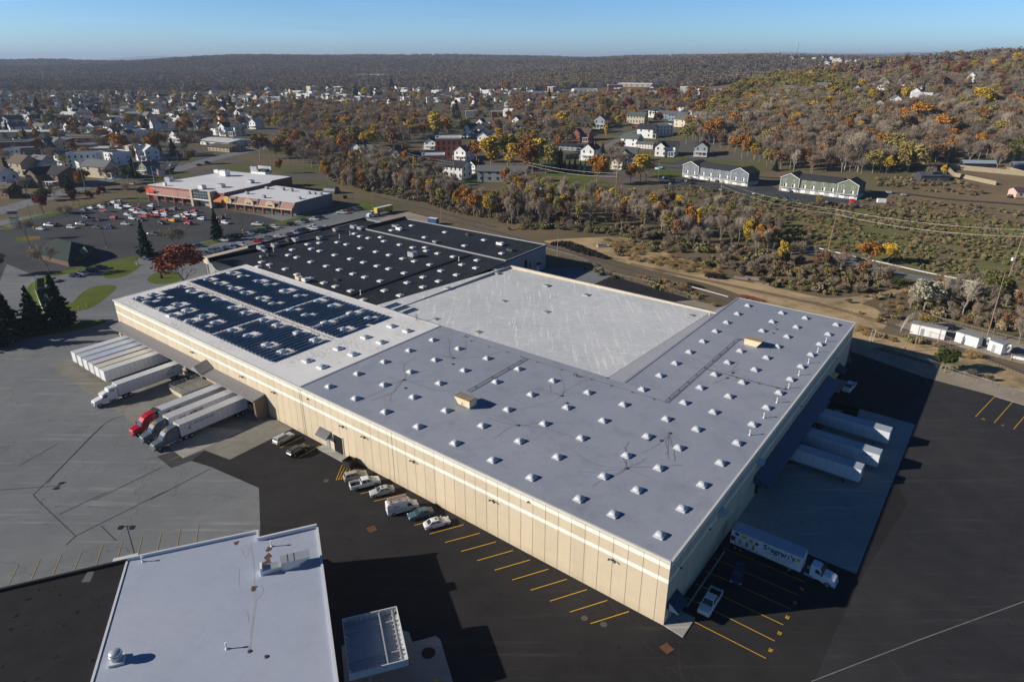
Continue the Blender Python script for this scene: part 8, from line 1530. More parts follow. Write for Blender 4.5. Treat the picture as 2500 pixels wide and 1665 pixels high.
trees([('B1', 1660, 1130, 'red', 17, 1.45, 'big dark red beech beside the solar roof corner'), ('B1', 1320, 835, 'needle', 16, .85, 'dark conifer right of the lot, near the bank'), ('B1', 1960, 690, 'needle', 16, .8, 'dark conifer on the strip in front of the plaza'), ('B1', 560, 1460, 'needle', 18, 1.0, 'leaning dark pine beside the parking bay'), ('B1', 330, 1500, 'needle', 15, 1.2, 'dark pine left of the leaning pine'), ('B1', 100, 1560, 'needle', 16, 1.3, 'largest dark pine at the left edge'), ('B1', -60, 1500, 'needle', 16, 1.3), ('B1', 0, 1640, 'needle', 13, 1.3), ('B1', 440, 995, 'bare', 13, 1.0, 'bare tree in front of the green roofed bank'), ('B1', 240, 680, 'bare', 10, 1.1, 'bare tree on the traffic island'), ('B1', 605, 520, 'bare', 9, 1.1, 'small bare tree at the top of the lot'), ('B1', 1600, 800, 'bare', 11, 1.5, 'bare tree behind the red beech'), ('B1', 395, 455, 'red', 11, 1, 'round dark red tree beside the curved lamp'), ('B1', 665, 380, 'red', 9, .8, 'small dark red tree on the highway verge'), ('B1', 812, 350, 'red', 7, 1, 'pinkish red tree on the highway verge'), ('B1', 925, 320, 'red', 8, 1, 'dark red tree nearest the plaza on the verge'), ('B1', 1135, 320, 'bare', 10, 1.3, 'spreading bare tree by the plaza brick corner'), ('B1', 1270, 290, 'green', 6, 1.6, 'green shrubbery at the plaza corner'), ('B1', 0, 1000, 'rust', 10, .9, 'rusty tree at the far left edge'),
    ('B1', 640, 270, 'needle', 12, 1.2), ('B1', 770, 240, 'orange', 14, 1.0, 'orange tree behind the curved lamp'), ('B1', 90, 170, 'needle', 17, 1.3), ('B1', 420, 330, 'green', 8, 1.6), ('B1', 1210, 130, 'needle', 15, 1.1), ('B1', 1150, 150, 'green', 10, 1.3), ('B1', 500, 320, 'bare', 10, 1.2), ('B1', 250, 300, 'bare', 13, 1.1), ('B1', 960, 190, 'bare', 12, 1), ('B1', 1040, 180, 'bare', 12, 1), ('B1', 100, 310, 'green', 8, 1.8),
    ('A1', 1100, 1040, 'orange', 17, 1.2, 'broad orange tree left of the junction'), ('A1', 1440, 1040, 'orange', 17, 1.2, 'round orange tree right at the junction'), ('A1', 1250, 1050, 'bare', 16, 1), ('A1', 1720, 1110, 'rust', 11, 1), ('A1', 470, 800, 'willow', 18, .9, 'tall willow left of a rusty tree in the town'), ('A1', 565, 810, 'rust', 16, .9), ('A1', 350, 920, 'orange', 12, .8), ('A1', 1290, 700, 'yellow', 20, 1.2, 'large golden tree among the town houses'), ('A1', 1180, 780, 'yellow', 15, 1), ('A1', 1910, 640, 'yellow', 17, 1.2), ('A1', 1740, 660, 'orange', 10, 1.2), ('A1', 2080, 640, 'needle', 22, 1), ('A1', 2030, 640, 'needle', 18, .9), ('A1', 1690, 820, 'orange', 14, 1), ('A1', 1620, 830, 'orange', 12, 1), ('A1', 2030, 790, 'orange', 10, 1.1), ('A1', 2180, 790, 'rust', 13, 1.2), ('A1', 440, 640, 'rust', 20, 1.2), ('A1', 350, 650, 'needle', 22, 1), ('A1', 1900, 770, 'bare', 19, 1.2), ('A1', 1780, 790, 'bare', 16, 1.2), ('A1', 520, 900, 'yellow', 12, 1), ('A1', 2290, 650, 'orange', 14, 1.2), ('A1', 1600, 720, 'olive', 12, .9), ('A1', 900, 960, 'bare', 15, 1), ('A1', 1040, 900, 'needle', 12, .8), ('A1', 240, 930, 'needle', 14, .7),
    ('A2', 700, 985, 'yellow', 17, 1.1, 'golden tree in the thicket, left of the dark one'), ('A2', 620, 960, 'yellow', 14, 1), ('A2', 800, 1020, 'orange', 14, 1), ('A2', 905, 950, 'olive', 17, 1.1), ('A2', 1090, 960, 'yellow', 14, .9, 'narrow golden tree beside a clearing'), ('A2', 560, 850, 'orange', 12, .9), ('A2', 1140, 820, 'needle', 17, 1), ('A2', 1420, 890, 'yellow', 19, 1.2), ('A2', 1260, 1000, 'rust', 19, 1.2), ('A2', 1030, 830, 'bare', 22, 1.2), ('A2', 1640, 880, 'yellow', 23, 1.4, 'very large golden tree behind the brick block'), ('A2', 1740, 870, 'orange', 18, 1), ('A2', 1880, 860, 'olive', 18, 1.1), ('A2', 1350, 1010, 'yellow', 8, 1.2), ('A2', 1820, 700, 'needle', 22, 1), ('A2', 2000, 1090, 'orange', 15, 1.2), ('A2', 2130, 1150, 'yellow', 22, 1.3, 'huge golden tree right of the white cottage'), ('A2', 2280, 1130, 'yellow', 22, 1.2), ('A2', 650, 1140, 'rust', 15, .8), ('A2', 240, 1190, 'orange', 9, .8), ('A2', 60, 1060, 'rust', 18, 1.1), ('A2', 1500, 540, 'yellow', 18, .8), ('A2', 1000, 520, 'yellow', 20, 1.1), ('A2', 920, 540, 'needle', 26, 1.2), ('A2', 1060, 540, 'needle', 22, 1), ('A2', 2080, 660, 'olive', 20, 1.1), ('A2', 2270, 480, 'orange', 24, .9), ('A2', 1240, 440, 'needle', 24, 1.6), ('A2', 2000, 560, 'red', 16, 1.2), ('A2', 400, 640, 'olive', 18, 1.2),
    ('A3', 800, 1285, 'orange', 16.5, 1.15, 'round orange and green maple on the mown field'), ('A3', 510, 1170, 'spruce', 9.5, .85, 'leftmost of five blue spruces'), ('A3', 553, 1180, 'spruce', 10.5, .85, 'second of five blue spruces from the left'), ('A3', 600, 1192, 'spruce', 12.5, .85, 'middle and tallest of five blue spruces'), ('A3', 648, 1200, 'spruce', 10.5, .85, 'fourth of five blue spruces from the left'), ('A3', 690, 1205, 'spruce', 11.5, .8, 'rightmost of five blue spruces'), ('A3', 1190, 1275, 'yellow', 17, .9, 'tall golden tree on the lawn slope'), ('A3', 1100, 1285, 'orange', 12, .9, 'orange tree left of the tall golden one'), ('A3', 1240, 1270, 'bare', 14, 1), ('A3', 880, 890, 'yellow', 13, .55, 'narrow golden tree beside a side street', 2), ('A3', 850, 1010, 'needle', 8, 1.1), ('A3', 150, 1180, 'orange', 20, 1.1), ('A3', 260, 1150, 'yellow', 20, 1.1), ('A3', 340, 1190, 'olive', 19, 1.2, 'olive-green maple left of the spruces'), ('A3', 220, 1190, 'orange', 13, 1.2), ('A3', 60, 1170, 'yellow', 18, 1.2), ('A3', 410, 1180, 'green', 15, 1.1), ('A3', 470, 1160, 'needle', 14, .9), ('A3', 460, 1000, 'orange', 14, .8), ('A3', 1850, 930, 'orange', 19, 1.3, 'orange maple behind the grey house'), ('A3', 1780, 900, 'rust', 15, 1.2), ('A3', 2100, 1060, 'orange', 17, .9, 'red-orange tree left of a yellow-green one'), ('A3', 2215, 1070, 'yellow', 12, 1.3, 'yellow-green tree behind the blue townhouses'), ('A3', 2020, 830, 'orange', 17, 1), ('A3', 1600, 930, 'olive', 15, 1.1), ('A3', 1010, 990, 'rust', 8, 1.4), ('A3', 980, 1230, 'bare', 15, 1.2), ('A3', 930, 1150, 'bare', 15, 1), ('A3', 1350, 735, 'red', 9, 1.4), ('A3', 480, 800, 'yellow', 18, 1.1), ('A3', 560, 830, 'olive', 15, 1.1), ('A3', 650, 850, 'bare', 19, 1.3), ('A3', 380, 900, 'bare', 20, 1.3), ('A3', 1720, 680, 'orange', 16, 1.2), ('A3', 1820, 680, 'olive', 15, 1.1), ('A3', 370, 570, 'needle', 22, 1), ('A3', 280, 720, 'orange', 12, 1), ('A3', 870, 660, 'olive', 18, 1.3), ('A3', 1070, 660, 'red', 16, 1.2), ('A3', 1450, 570, 'red', 18, 1.3), ('A3', 500, 440, 'olive', 18, 1.8), ('A3', 680, 600, 'yellow', 14, 1.2),
    ('A4', 1290, 1265, 'willow', 17.5, 1.35, 'big yellow-green willow beside the metal shed'), ('A4', 1115, 1190, 'yellow', 10.5, 1, 'golden tree left of the willow'), ('A4', 1070, 1040, 'orange', 15, 1.1, 'orange tree on the hill above the willow'), ('A4', 1180, 1060, 'olive', 16, 1.2), ('A4', 1600, 1330, 'yellow', 9, .7, 'small golden tree by the plank wall', 2), ('A4', 570, 830, 'orange', 14, 1.1), ('A4', 870, 870, 'yellow', 12, .9), ('A4', 1400, 800, 'orange', 20, 1.4), ('A4', 1600, 900, 'orange', 18, 1.2), ('A4', 1250, 880, 'rust', 18, 1.2), ('A4', 1940, 650, 'yellow', 20, 1.3, 'bright yellow tree high on the right hill'), ('A4', 2100, 1190, 'bare', 12, 1), ('A4', 1430, 530, 'needle', 16, .7), ('A4', 1210, 530, 'needle', 10, 1.4), ('A4', 740, 1170, 'pale', 21, 1.1, 'tall pale bare tree behind the green townhouses'), ('A4', 860, 1175, 'pale', 22, 1.1, 'forked pale bare tree behind the green townhouses'), ('A4', 250, 1160, 'bare', 16, 1), ('A4', 120, 1170, 'needle', 7, 1.3), ('A4', 2320, 1100, 'green', 15, 1.2), ('A4', 1480, 1330, 'bare', 8, 1), ('A4', 510, 1490, 'olive', 6, .9),
    ('B4', 170, 905, 'yellow', 11, .9, 'bright yellow egg-shaped tree above the dry grass', 2), ('B4', 950, 890, 'orange', 9, 1.6, 'broad orange-yellow tree by the guard rail, left half'), ('B4', 1130, 900, 'yellow', 9, 1.3, 'broad orange-yellow tree by the guard rail, right half'), ('B4', 1450, 1330, 'silver', 12, 1.3, 'pale silvery tree near the white shelters'), ('B4', 2040, 1260, 'green', 12, 1.3, 'dark green bushy pine by the leaning pole'), ('B4', 1790, 1400, 'pale', 13, 1), ('B4', 1930, 1400, 'bare', 13, 1.2), ('B4', 1330, 1300, 'pale', 8, 1), ('C4', 1640, 400, 'green', 7.5, 1.2, 'lone green tree beside the chain link fence'), ('B4', 2250, 1500, 'rust', 6, 1.8), ('B4', 1500, 1480, 'olive', 5, 2), ('B4', 340, 900, 'bare', 10, 1.3), ('B4', 700, 980, 'bare', 9, 1.6), ('B4', 900, 1010, 'rust', 7, 1.6), ('B4', 1100, 1080, 'bare', 8, 1.6), ('B4', 1200, 1130, 'green', 5, 1.8), ('B4', 540, 950, 'rust', 8, 1.3)])
# brush belt and hill woods: individual trees first, then woods that read as a mass
rt = random.Random(77)
def pick(mix):
    s = sum(w for _, w in mix); r = rt.random() * s
    for k, w in mix:
        r -= w
        if r <= 0: return k
    return mix[-1][0]
def inpoly(x, y, poly):
    c = False; j = len(poly) - 1
    for i in range(len(poly)):
        if (poly[i][1] > y) != (poly[j][1] > y) and x < (poly[j][0] - poly[i][0]) * (y - poly[i][1]) / (poly[j][1] - poly[i][1]) + poly[i][0]: c = not c
        j = i
    return c
PTS = {}
HG = {}
for q_ in HP: HG.setdefault((int(q_[0] // 30), int(q_[1] // 30)), []).append(q_)
def nearhouse(x, y, f=.8, e=1):
    i, j = int(x // 30), int(y // 30)
    return any((x - a) ** 2 + (y - b) ** 2 < (c * f + e) ** 2 for di in (-1, 0, 1) for dj in (-1, 0, 1) for a, b, c in HG.get((i + di, j + dj), ()))
def zone(poly, spacing, mix, h=(8, 13), own=0, key='m', keep=None, clearh=True):
    q = [tuple(Gt(*p)[:2]) for p in poly]; x0, x1 = min(p[0] for p in q), max(p[0] for p in q); y0, y1 = min(p[1] for p in q), max(p[1] for p in q); n = 0; C = []
    y = y0
    while y < y1:
        x = x0
        while x < x1:
            px_, py_ = x + rt.uniform(-.5, .5) * spacing, y + rt.uniform(-.5, .5) * spacing
            if inpoly(px_, py_, q) and not (clearh and nearhouse(px_, py_)): C.append((px_, py_))
            x += spacing
        y += spacing
    C.sort(key=lambda p: math.hypot(*p))
    for i, (a, b) in enumerate(C):
        if keep and rt.random() > keep: continue
        k = pick(mix); hh = rt.uniform(*h); w_ = rt.uniform(.8, 1.25) * (.72 if spacing < 8 else 1); p = Vector((a, b, H(a, b)))
        if n < own and NT[0] < 300: tree(k, p, hh, w_); n += 1
        else: PTS.setdefault(key, []).append((a, b, p.z, k, hh / 12, w_))
BR = [('bare', 5), ('pale', 4), ('rust', 1.0), ('olive', 1.6), ('orange', .9), ('yellow', 1.0)]
zone([px('B2', *p) for p in ((600, 60), (1200, -60), (1650, 130), (1900, 330), (2355, 420), (2355, 560), (1950, 470), (1500, 340), (1130, 240), (860, 250), (640, 130))], 7.0, BR, (9, 14), 26)
zone([px('B3', *p) for p in ((-60, 130), (300, 250), (700, 330), (1100, 380), (1500, 420), (1900, 480), (2300, 560), (2500, 650), (2400, 850), (2200, 830), (1700, 760), (1200, 640), (900, 560), (450, 580), (0, 530))], 6.8, BR, (9, 14), 42)
zone([px('A2', *p) for p in ((-100, 700), (400, 580), (1500, 640), (1800, 860), (1500, 900), (1300, 960), (850, 1000), (860, 1100), (600, 1200), (500, 1180), (150, 1050), (300, 850))], 13, [('bare', 7), ('rust', 2), ('orange', 1.3), ('yellow', 1.2), ('olive', 1)], (11, 17), 12)
zone([px('A3', *p) for p in ((1600, 780), (1650, 950), (1900, 960), (2100, 1040), (2300, 1130), (2600, 1190), (3000, 1190), (3350, 1210), (3500, 1150), (4000, 1120), (4650, 1120), (4650, 620), (4200, 560), (3200, 640), (2700, 520), (2300, 520), (1900, 700))], 8.5, [('bare', 8), ('pale', 2), ('rust', 1.8), ('orange', .8), ('olive', .8)], (11, 17), 14)
zone([px('A4', *p) for p in ((-450, 600), (-200, 420), (100, 350), (600, 350), (1000, 520), (1000, 720), (500, 760), (0, 780), (-500, 760))], 11, [('olive', 8), ('green', .8), ('rust', .6), ('yellow', .6)], (11, 16), 6)
zone([px('A4', *p) for p in ((900, 700), (1700, 640), (2500, 500), (2500, 190), (2200, 190), (1500, 260), (900, 330), (600, 380), (800, 600))], 15, [('bare', 7), ('rust', 2.2), ('red', .8), ('olive', 1.4), ('yellow', .5)], (11, 16), 0)
zone([px('B4', *p) for p in ((0, 700), (450, 760), (800, 880), (1200, 1000), (1250, 1090), (900, 1150), (0, 1050))], 6.5, [('bare', 5), ('rust', 3), ('olive', 2), ('green', .8)], (3, 6), 12)
zone([px('B4', *p) for p in ((1500, 1050), (2200, 1180), (2600, 1300), (2600, 1750), (2000, 1500), (1700, 1420), (1550, 1300))], 7, [('bare', 6), ('pale', 2), ('rust', 2), ('olive', 1)], (4, 9), 10)
TW = [('bare', 7), ('rust', 2), ('orange', 1.6), ('yellow', 1.2), ('needle', 1.3), ('olive', 1)]
zone([(-60, 415), (380, 400), (600, 345), (640, 300), (900, 285), (1240, 300), (1240, 222), (-60, 228)], 24, TW, (9, 15), 6)
zone([(1240, 320), (1400, 335), (1600, 300), (1750, 280), (1800, 235), (1240, 224)], 15, TW, (9, 15), 6)
zone([(1180, 330), (1320, 290), (1480, 260), (1500, 300), (1400, 350), (1280, 370)], 12, TW, (11, 17), 8)
print('own trees', NT[0], 'mass trees', {k: len(v) for k, v in PTS.items()})
# a woods object: scattered copies of the trees' own meshes (stuff)
def scatter(name, label, pts, protos, mats=None):
    """pts rows x y z idx scale width"""
    me = bpy.data.meshes.new(name); n = len(pts); me.vertices.add(n); me.vertices.foreach_set('co', np.array([p[:3] for p in pts], dtype=np.float32).ravel())
    for an, col in (('pk', 3),): a = me.attributes.new(an, 'INT', 'POINT'); a.data.foreach_set('value', np.array([p[col] for p in pts], dtype=np.int32))
    a = me.attributes.new('sc', 'FLOAT_VECTOR', 'POINT'); a.data.foreach_set('vector', np.array([(p[4] * p[5], p[4] * p[5], p[4]) for p in pts], dtype=np.float32).ravel())
    a = me.attributes.new('rt', 'FLOAT_VECTOR', 'POINT'); a.data.foreach_set('vector', np.array([(0, 0, rt.uniform(0, 6.28)) for p in pts], dtype=np.float32).ravel())
    o = bpy.data.objects.new(name, me); link(o); tag(o, label, kind='stuff')
    ng = bpy.data.node_groups.new(name, 'GeometryNodeTree'); ng.interface.new_socket('Geometry', in_out='INPUT', socket_type='NodeSocketGeometry'); ng.interface.new_socket('Geometry', in_out='OUTPUT', socket_type='NodeSocketGeometry')
    N = ng.nodes; gi = N.new('NodeGroupInput'); go = N.new('NodeGroupOutput'); cur = gi.outputs[0]; outs = []
    jo = N.new('GeometryNodeJoinGeometry')
    for i, pl in enumerate(protos):
        ns = []
        for q in pl: oi = N.new('GeometryNodeObjectInfo'); oi.inputs['Object'].default_value = q; oi.transform_space = 'ORIGINAL'; ns.append(oi.outputs['Geometry'])
        if len(ns) > 1:
            j = N.new('GeometryNodeJoinGeometry')
            for s in ns: ng.links.new(s, j.inputs[0])
            src = j.outputs[0]
        else: src = ns[0]
        ip = N.new('GeometryNodeInstanceOnPoints'); ng.links.new(gi.outputs[0], ip.inputs['Points']); ng.links.new(src, ip.inputs['Instance'])
        na = N.new('GeometryNodeInputNamedAttribute'); na.data_type = 'INT'; na.inputs[0].default_value = 'pk'
        cm = N.new('FunctionNodeCompare'); cm.data_type = 'INT'; cm.operation = 'EQUAL'; ng.links.new([s for s in na.outputs if s.enabled][0], cm.inputs[2]); cm.inputs[3].default_value = i; ng.links.new(cm.outputs[0], ip.inputs['Selection'])
        for an, sk in (('sc', 'Scale'), ('rt', 'Rotation')):
            nv = N.new('GeometryNodeInputNamedAttribute'); nv.data_type = 'FLOAT_VECTOR'; nv.inputs[0].default_value = an; ng.links.new([s for s in nv.outputs if s.enabled][0], ip.inputs[sk])
        ng.links.new(ip.outputs[0], jo.inputs[0])
    ng.links.new(jo.outputs[0], go.inputs[0]); md = o.modifiers.new('scatter', 'NODES'); md.node_group = ng; return o
keys = list(TREE); protos = [[c for c in TREE[k].children] for k in keys]
allp = []
for a, b, z, k, s, w_ in PTS.get('m', []): v = rt.randrange(KN[k]); allp.append((a, b, z, keys.index((k, v)), s, w_))
scatter('woods', 'mixed bare and autumn woods filling the slopes and gaps between houses', allp, protos)
# far woods in clumps of twelve rough crowns
FC = {'bare': (.16, .13, .115), 'bare2': (.22, .185, .15), 'rust': (.20, .115, .07), 'orange': (.38, .19, .06), 'yellow': (.33, .24, .06), 'needle': (.03, .048, .034), 'olive': (.20, .18, .075), 'purple': (.14, .105, .10)}
def clump(i, mix):
    V_ = []; Cc = []
    for j in range(13):
        a = rng.uniform(0, 2 * PI); r = 19 * math.sqrt(rng.random()); x, y = r * math.cos(a), r * math.sin(a); k = pick(mix); hh = rng.uniform(10, 16); n = 64
        if k == 'needle': z = hh * 1.15 * (1 - np.sqrt(rng.random(n)) * .95); q = (hh * 1.15 - z) / hh * 3.6; an = rng.uniform(0, 2 * PI, n); C = np.c_[x + np.cos(an) * q, y + np.sin(an) * q, z]
        else:
            d = rng.normal(size=(n, 3)); d /= np.linalg.norm(d, axis=1)[:, None]; q = .6 + .4 * rng.random(n); C = np.c_[x + d[:, 0] * 4.9 * q, y + d[:, 1] * 4.9 * q, hh * .58 + np.abs(d[:, 2]) ** .8 * np.sign(d[:, 2]) * hh * .42 * q]
        V, kk, nn = cards(C, 1.7, 1.25, .35); V_.append(V); Cc.append(np.array(FC[k])[None, :] * (.75 + .5 * rng.random((n, 1))) * rng.uniform(.8, 1.2))
    V_ = np.concatenate(V_); Cc = np.concatenate(Cc); o = meshobj('woods', V_, 4, len(Cc), FM, None, Cc, 'col')
    p = Gt(60 + i * 300, 205); o.location = p; tag(o, 'clump of far woods', kind='stuff'); return o
FM = forestmat()
mixes = [[('bare', 8), ('bare2', 4), ('purple', 2), ('rust', 1)]] * 3 + [[('bare', 5), ('bare2', 3), ('rust', 2), ('orange', 1.2), ('yellow', .6), ('needle', 1)]] * 2 + [[('bare', 4), ('orange', 2), ('yellow', 1.5), ('needle', 2.5), ('olive', 1)], [('needle', 6), ('bare', 4), ('bare2', 2)], [('olive', 5), ('bare', 3), ('yellow', 1), ('bare2', 2)]]
cl = [clump(i, m_) for i, m_ in enumerate(mixes)]
fp = []
def farzone(r0, r1, sp, wgt, cond=None):
    y = 0
    while y < r1:
        x = -r1
        while x < r1:
            a, b = x + rt.uniform(-.45, .45) * sp, y + rt.uniform(-.45, .45) * sp; r = math.hypot(a, b); x += sp
            if b < 200 or abs(a) > b * .86 + 60 or not r0 < r <= r1: continue
            if cond and not cond(a, b, r): continue
            z = H(a, b); nz = _n.noise(Vector((a / 260, b / 260, 3))); u, v = proj((a, b, z))
            if r > 1300 and nearhouse(a, b, 0, 24): continue
            k = pick(list(enumerate(wgt(u, v, nz)))); fp.append((a, b, z - 1, k, rt.uniform(.85, 1.15), 1))
        y += sp
def wg(u, v, nz): 
    if nz > .18: return [1, 1, 1, 3, 3, 5, 1, 3]
    if nz < -.22: return [2, 2, 2, .5, .5, .3, 6, .2]
    return [4, 4, 4, 2, 2, 1, .7, .6]
def cond(a, b, r):
    u, v = proj((a, b, H(a, b)))
    if v > 222 + 8 * _n.noise(Vector((a / 120, b / 120, 9))): 
        return 1640 < u < 2600 and v < 330 and False
    if 1380 < u < 1800 and 214 < v: return False
    for (x0, x1, y0, y1) in ((360, 420, 209, 215), (175, 225, 211, 217), (1415, 1500, 150, 154)):
        if x0 < u < x1 and y0 < v < y1: return False
    return True
farzone(1250, 2400, 27, wg, cond); farzone(2400, 4300, 33, wg, cond); farzone(4300, 6200, 48, wg, cond)
print('far clumps', len(fp))
scatter('woods', 'grey-brown autumn woods covering the far hills', fp, [[c] for c in cl])
# ---------- brush and tall dry grass ----------
def bushmesh(name, n, rx, h, size, mat, el=1.2, spike=False):
    L = lobes(5, rx, h * .4, h * .5, rx * .4, rx * .7); C, tt = inlobes(L, n, .7, .4); C[:, 2] = np.abs(C[:, 2]); V, k, nn = cards(C, size, el, .2, spike=spike); return meshobj(name, V, k, nn, mat, None, tt)
BM_ = {'b0': bushmesh('brush', 420, 1.6, 2.2, .5, leafmat('brush_brown', (.25, .19, .125), (.34, .26, .16), (.22, .20, .095))), 'b1': bushmesh('brush', 420, 1.4, 1.7, .5, leafmat('brush_green', (.15, .18, .055), (.22, .24, .09), (.27, .22, .11))), 'b2': bushmesh('brush', 500, 1.5, 2.6, 1.3, leafmat('brush_twig', (.20, .165, .125), (.30, .25, .19), (.21, .16, .115)), 1, True), 'b3': bushmesh('dry_grass', 420, 1.6, .9, .75, leafmat('grass_gold', (.34, .23, .10), (.44, .31, .15), (.26, .19, .09)), 1, True)}
for i, o in enumerate(BM_.values()): o.location = P('B4', 520 + i * 60, 1080 + i * 12); tag(o, ['low brown brush on the dry field', 'low green brush on the dry field', 'tangle of thin twigs on the dry field', 'tuft of dry golden grass'][i], kind='stuff')
bp = []
def brush(poly, sp, wts, s=(.6, 1.3)):
    q = [tuple(Gt(*p)[:2]) for p in poly]; y = min(p[1] for p in q)
    while y < max(p[1] for p in q):
        x = min(p[0] for p in q)
        while x < max(p[0] for p in q):
            a, b = x + rt.uniform(-.5, .5) * sp, y + rt.uniform(-.5, .5) * sp; x += sp
            if inpoly(a, b, q) and _n.noise(Vector((a / 14, b / 14, 2))) > -.25: bp.append((a, b, H(a, b), pick(list(enumerate(wts))), rt.uniform(*s), 1))
        y += sp
Bz = lambda r, l: [px(r, *p) for p in l]
brush(Bz('B4', [(-350, 440), (300, 470), (1000, 410), (1700, 450), (2500, 530), (2600, 1100), (2100, 1100), (1500, 960), (1000, 850), (400, 700), (-300, 700)]), 2.6, [3, 5, .6, 1.6], (.35, .8))
brush(Bz('B3', [(-60, 330), (600, 480), (1100, 560), (1700, 700), (2355, 800), (2600, 1000), (2200, 1030), (1800, 930), (1300, 800), (1000, 650), (500, 600), (0, 600)]), 3.4, [5, 2, 3, 2], (.6, 1.4))
brush(Bz('B2', [(600, 60), (1100, 100), (1700, 250), (2355, 400), (2355, 590), (1900, 470), (1400, 330), (1000, 250), (700, 170)]), 3.4, [5, 1, 3, 1.2], (.7, 1.5))
brush(Bz('B4', [(-60, 820), (500, 900), (1250, 1060), (1200, 1120), (700, 1190), (0, 1110)]), 3.0, [5, 2.5, 1.5, 1], (.5, 1.2))
brush(Bz('B4', [(700, 1230), (1200, 1150), (1300, 1400), (1200, 1500), (900, 1380)]), 3.4, [1.5, 1, 1, 5], (.4, .9))
brush(Bz('B4', [(1280, 1090), (2300, 1200), (2600, 1300), (2600, 1560), (2000, 1480), (1650, 1380), (1300, 1350)]), 2.9, [5, 2, 3, 1], (.6, 1.5))
brush(Bz('B3', [(850, 680), (1250, 740), (1700, 890), (1950, 1010), (1700, 990), (1000, 850)]), 2.7, [.3, .2, .2, 8], (.5, 1.1)); brush(Bz('B3', [(1150, 1000), (1500, 1080), (1960, 1290), (1850, 1290), (1300, 1120)]), 2.2, [.3, 1.6, .2, 6], (.5, 1))
brush(Bz('B4', [(0, 1290), (420, 1400), (430, 1450), (-40, 1330)]), 2.4, [1.5, 2, .5, 3], (.4, .9)); brush(Bz('C4', [(850, 0), (1200, 70), (1180, 130), (860, 60)]), 2.2, [.2, .2, .2, 5], (.5, .9)); brush(Bz('C4', [(1500, 150), (1900, 240), (1960, 300), (1550, 230)]), 1.9, [.2, .2, .2, 6], (.6, 1.3)); brush(Bz('C4', [(1180, 60), (1500, 130), (1480, 180), (1200, 110)]), 2.2, [2, 2, .5, 2], (.5, 1.0))
brush(Bz('C4', [(1560, 330), (2100, 480), (2080, 510), (1560, 360)]), 2.6, [1, 1, 1, 2], (.4, .7)); brush(Bz('A3', [(1400, 1290), (1800, 1330), (2355, 1420), (3600, 1540), (3600, 1700), (2355, 1560), (1400, 1360)]), 4, [4, 3, 1, .6], (.5, 1.1)); brush(Bz('B3', [(660, 925), (950, 1000), (1000, 1060), (700, 960)]), 2.4, [1, 3, .5, 2], (.4, .8))
brush(Bz('A4', [(1000, 1240), (1600, 1290), (2000, 1420), (1900, 1440), (1000, 1340)]), 4, [4, 2, 1, 1], (.5, 1.1)); brush(Bz('A4', [(900, 1390), (2400, 1560), (2400, 1700), (900, 1500)]), 4, [4, 2, 1, 1], (.4, .9))
print('brush', len(bp))
scatter('brush', 'brown and green brush with dry grass over the rail corridor and slopes', bp, [[o] for o in BM_.values()])
# ---------- poles, wires, fences, shelters and heaps on the right ----------
WOOD = M('weathered_pole_wood', (.33, .23, .155), var=.2, scale=2); WIRE = M('pale_wire', (.36, .33, .28), rough=.5, metal=.3); CHL = M('chain_link_steel', (.42, .43, .42), metal=.5, rough=.45)
PL = [('A2', 1800, 1275, 14, 'utility pole by the white balcony house'), ('G1', 675, 560, 15, 'utility pole at the corner of the long grey house'), ('A3', 963, 1440, 17, 'utility pole at the foot of the mown field'), ('A3', 1890, 1560, 18, 'utility pole below the blue townhouses'), ('B4', 598, 765, 18.3, 'tall utility pole below the green townhouses'), ('B4', 2195, 1090, 22, 'tall leaning utility pole with a white transformer')]
tops = []
for i, (r, x, y, h, l) in enumerate(PL):
    p = T(r, x, y); lean = Vector((0, 0, h)) if i < 4 else Vector((.8, 0, h))
    t = thing('utility_pole', l, 'utility pole', p, 0, 'utility poles'); MB().tube((0, 0, 0), lean, .2, .12, 8).build('pole', WOOD, t)
    for k in range(2):
        z = 1 - .07 - k * .11; c = lean * z; MB().box(c.x - .1, c.x + .1, c.y - 1.3, c.y + 1.3, c.z - .08, c.z + .08).build('cross_arm', WOOD, t)
    tops.append([p + lean * (1 - .07 - k * .11) + Vector((0, o_, .15)) for k in range(2) for o_ in (-1.2, 0, 1.2)])
    if i == 5: MB().box(-1.0, -.1, -.4, .4, h * .42, h * .42 + 1.1, M=Matrix.Translation((.3, 0, 0))).build('transformer', WHITE, t)
tops.insert(0, [v + Vector((-70, 110, -1)) for v in tops[0]]); tops.append([v + Vector((62, -50, 0)) for v in tops[-1]])
for i, (a, b) in enumerate(zip(tops, tops[1:])):
    for k, (p, q) in enumerate(zip(a, b)):
        mb = MB(); pts = []
        for j in range(13): f = j / 12; v = p.lerp(q, f); v.z -= 4 * f * (1 - f) * (1.4 + .15 * k); pts.append(v)
        mb.path(pts, .016, 3); tag(mb.build('power_line', WIRE), 'power line wire sagging between utility poles of the rail corridor', 'power line', 'power lines between the utility poles')
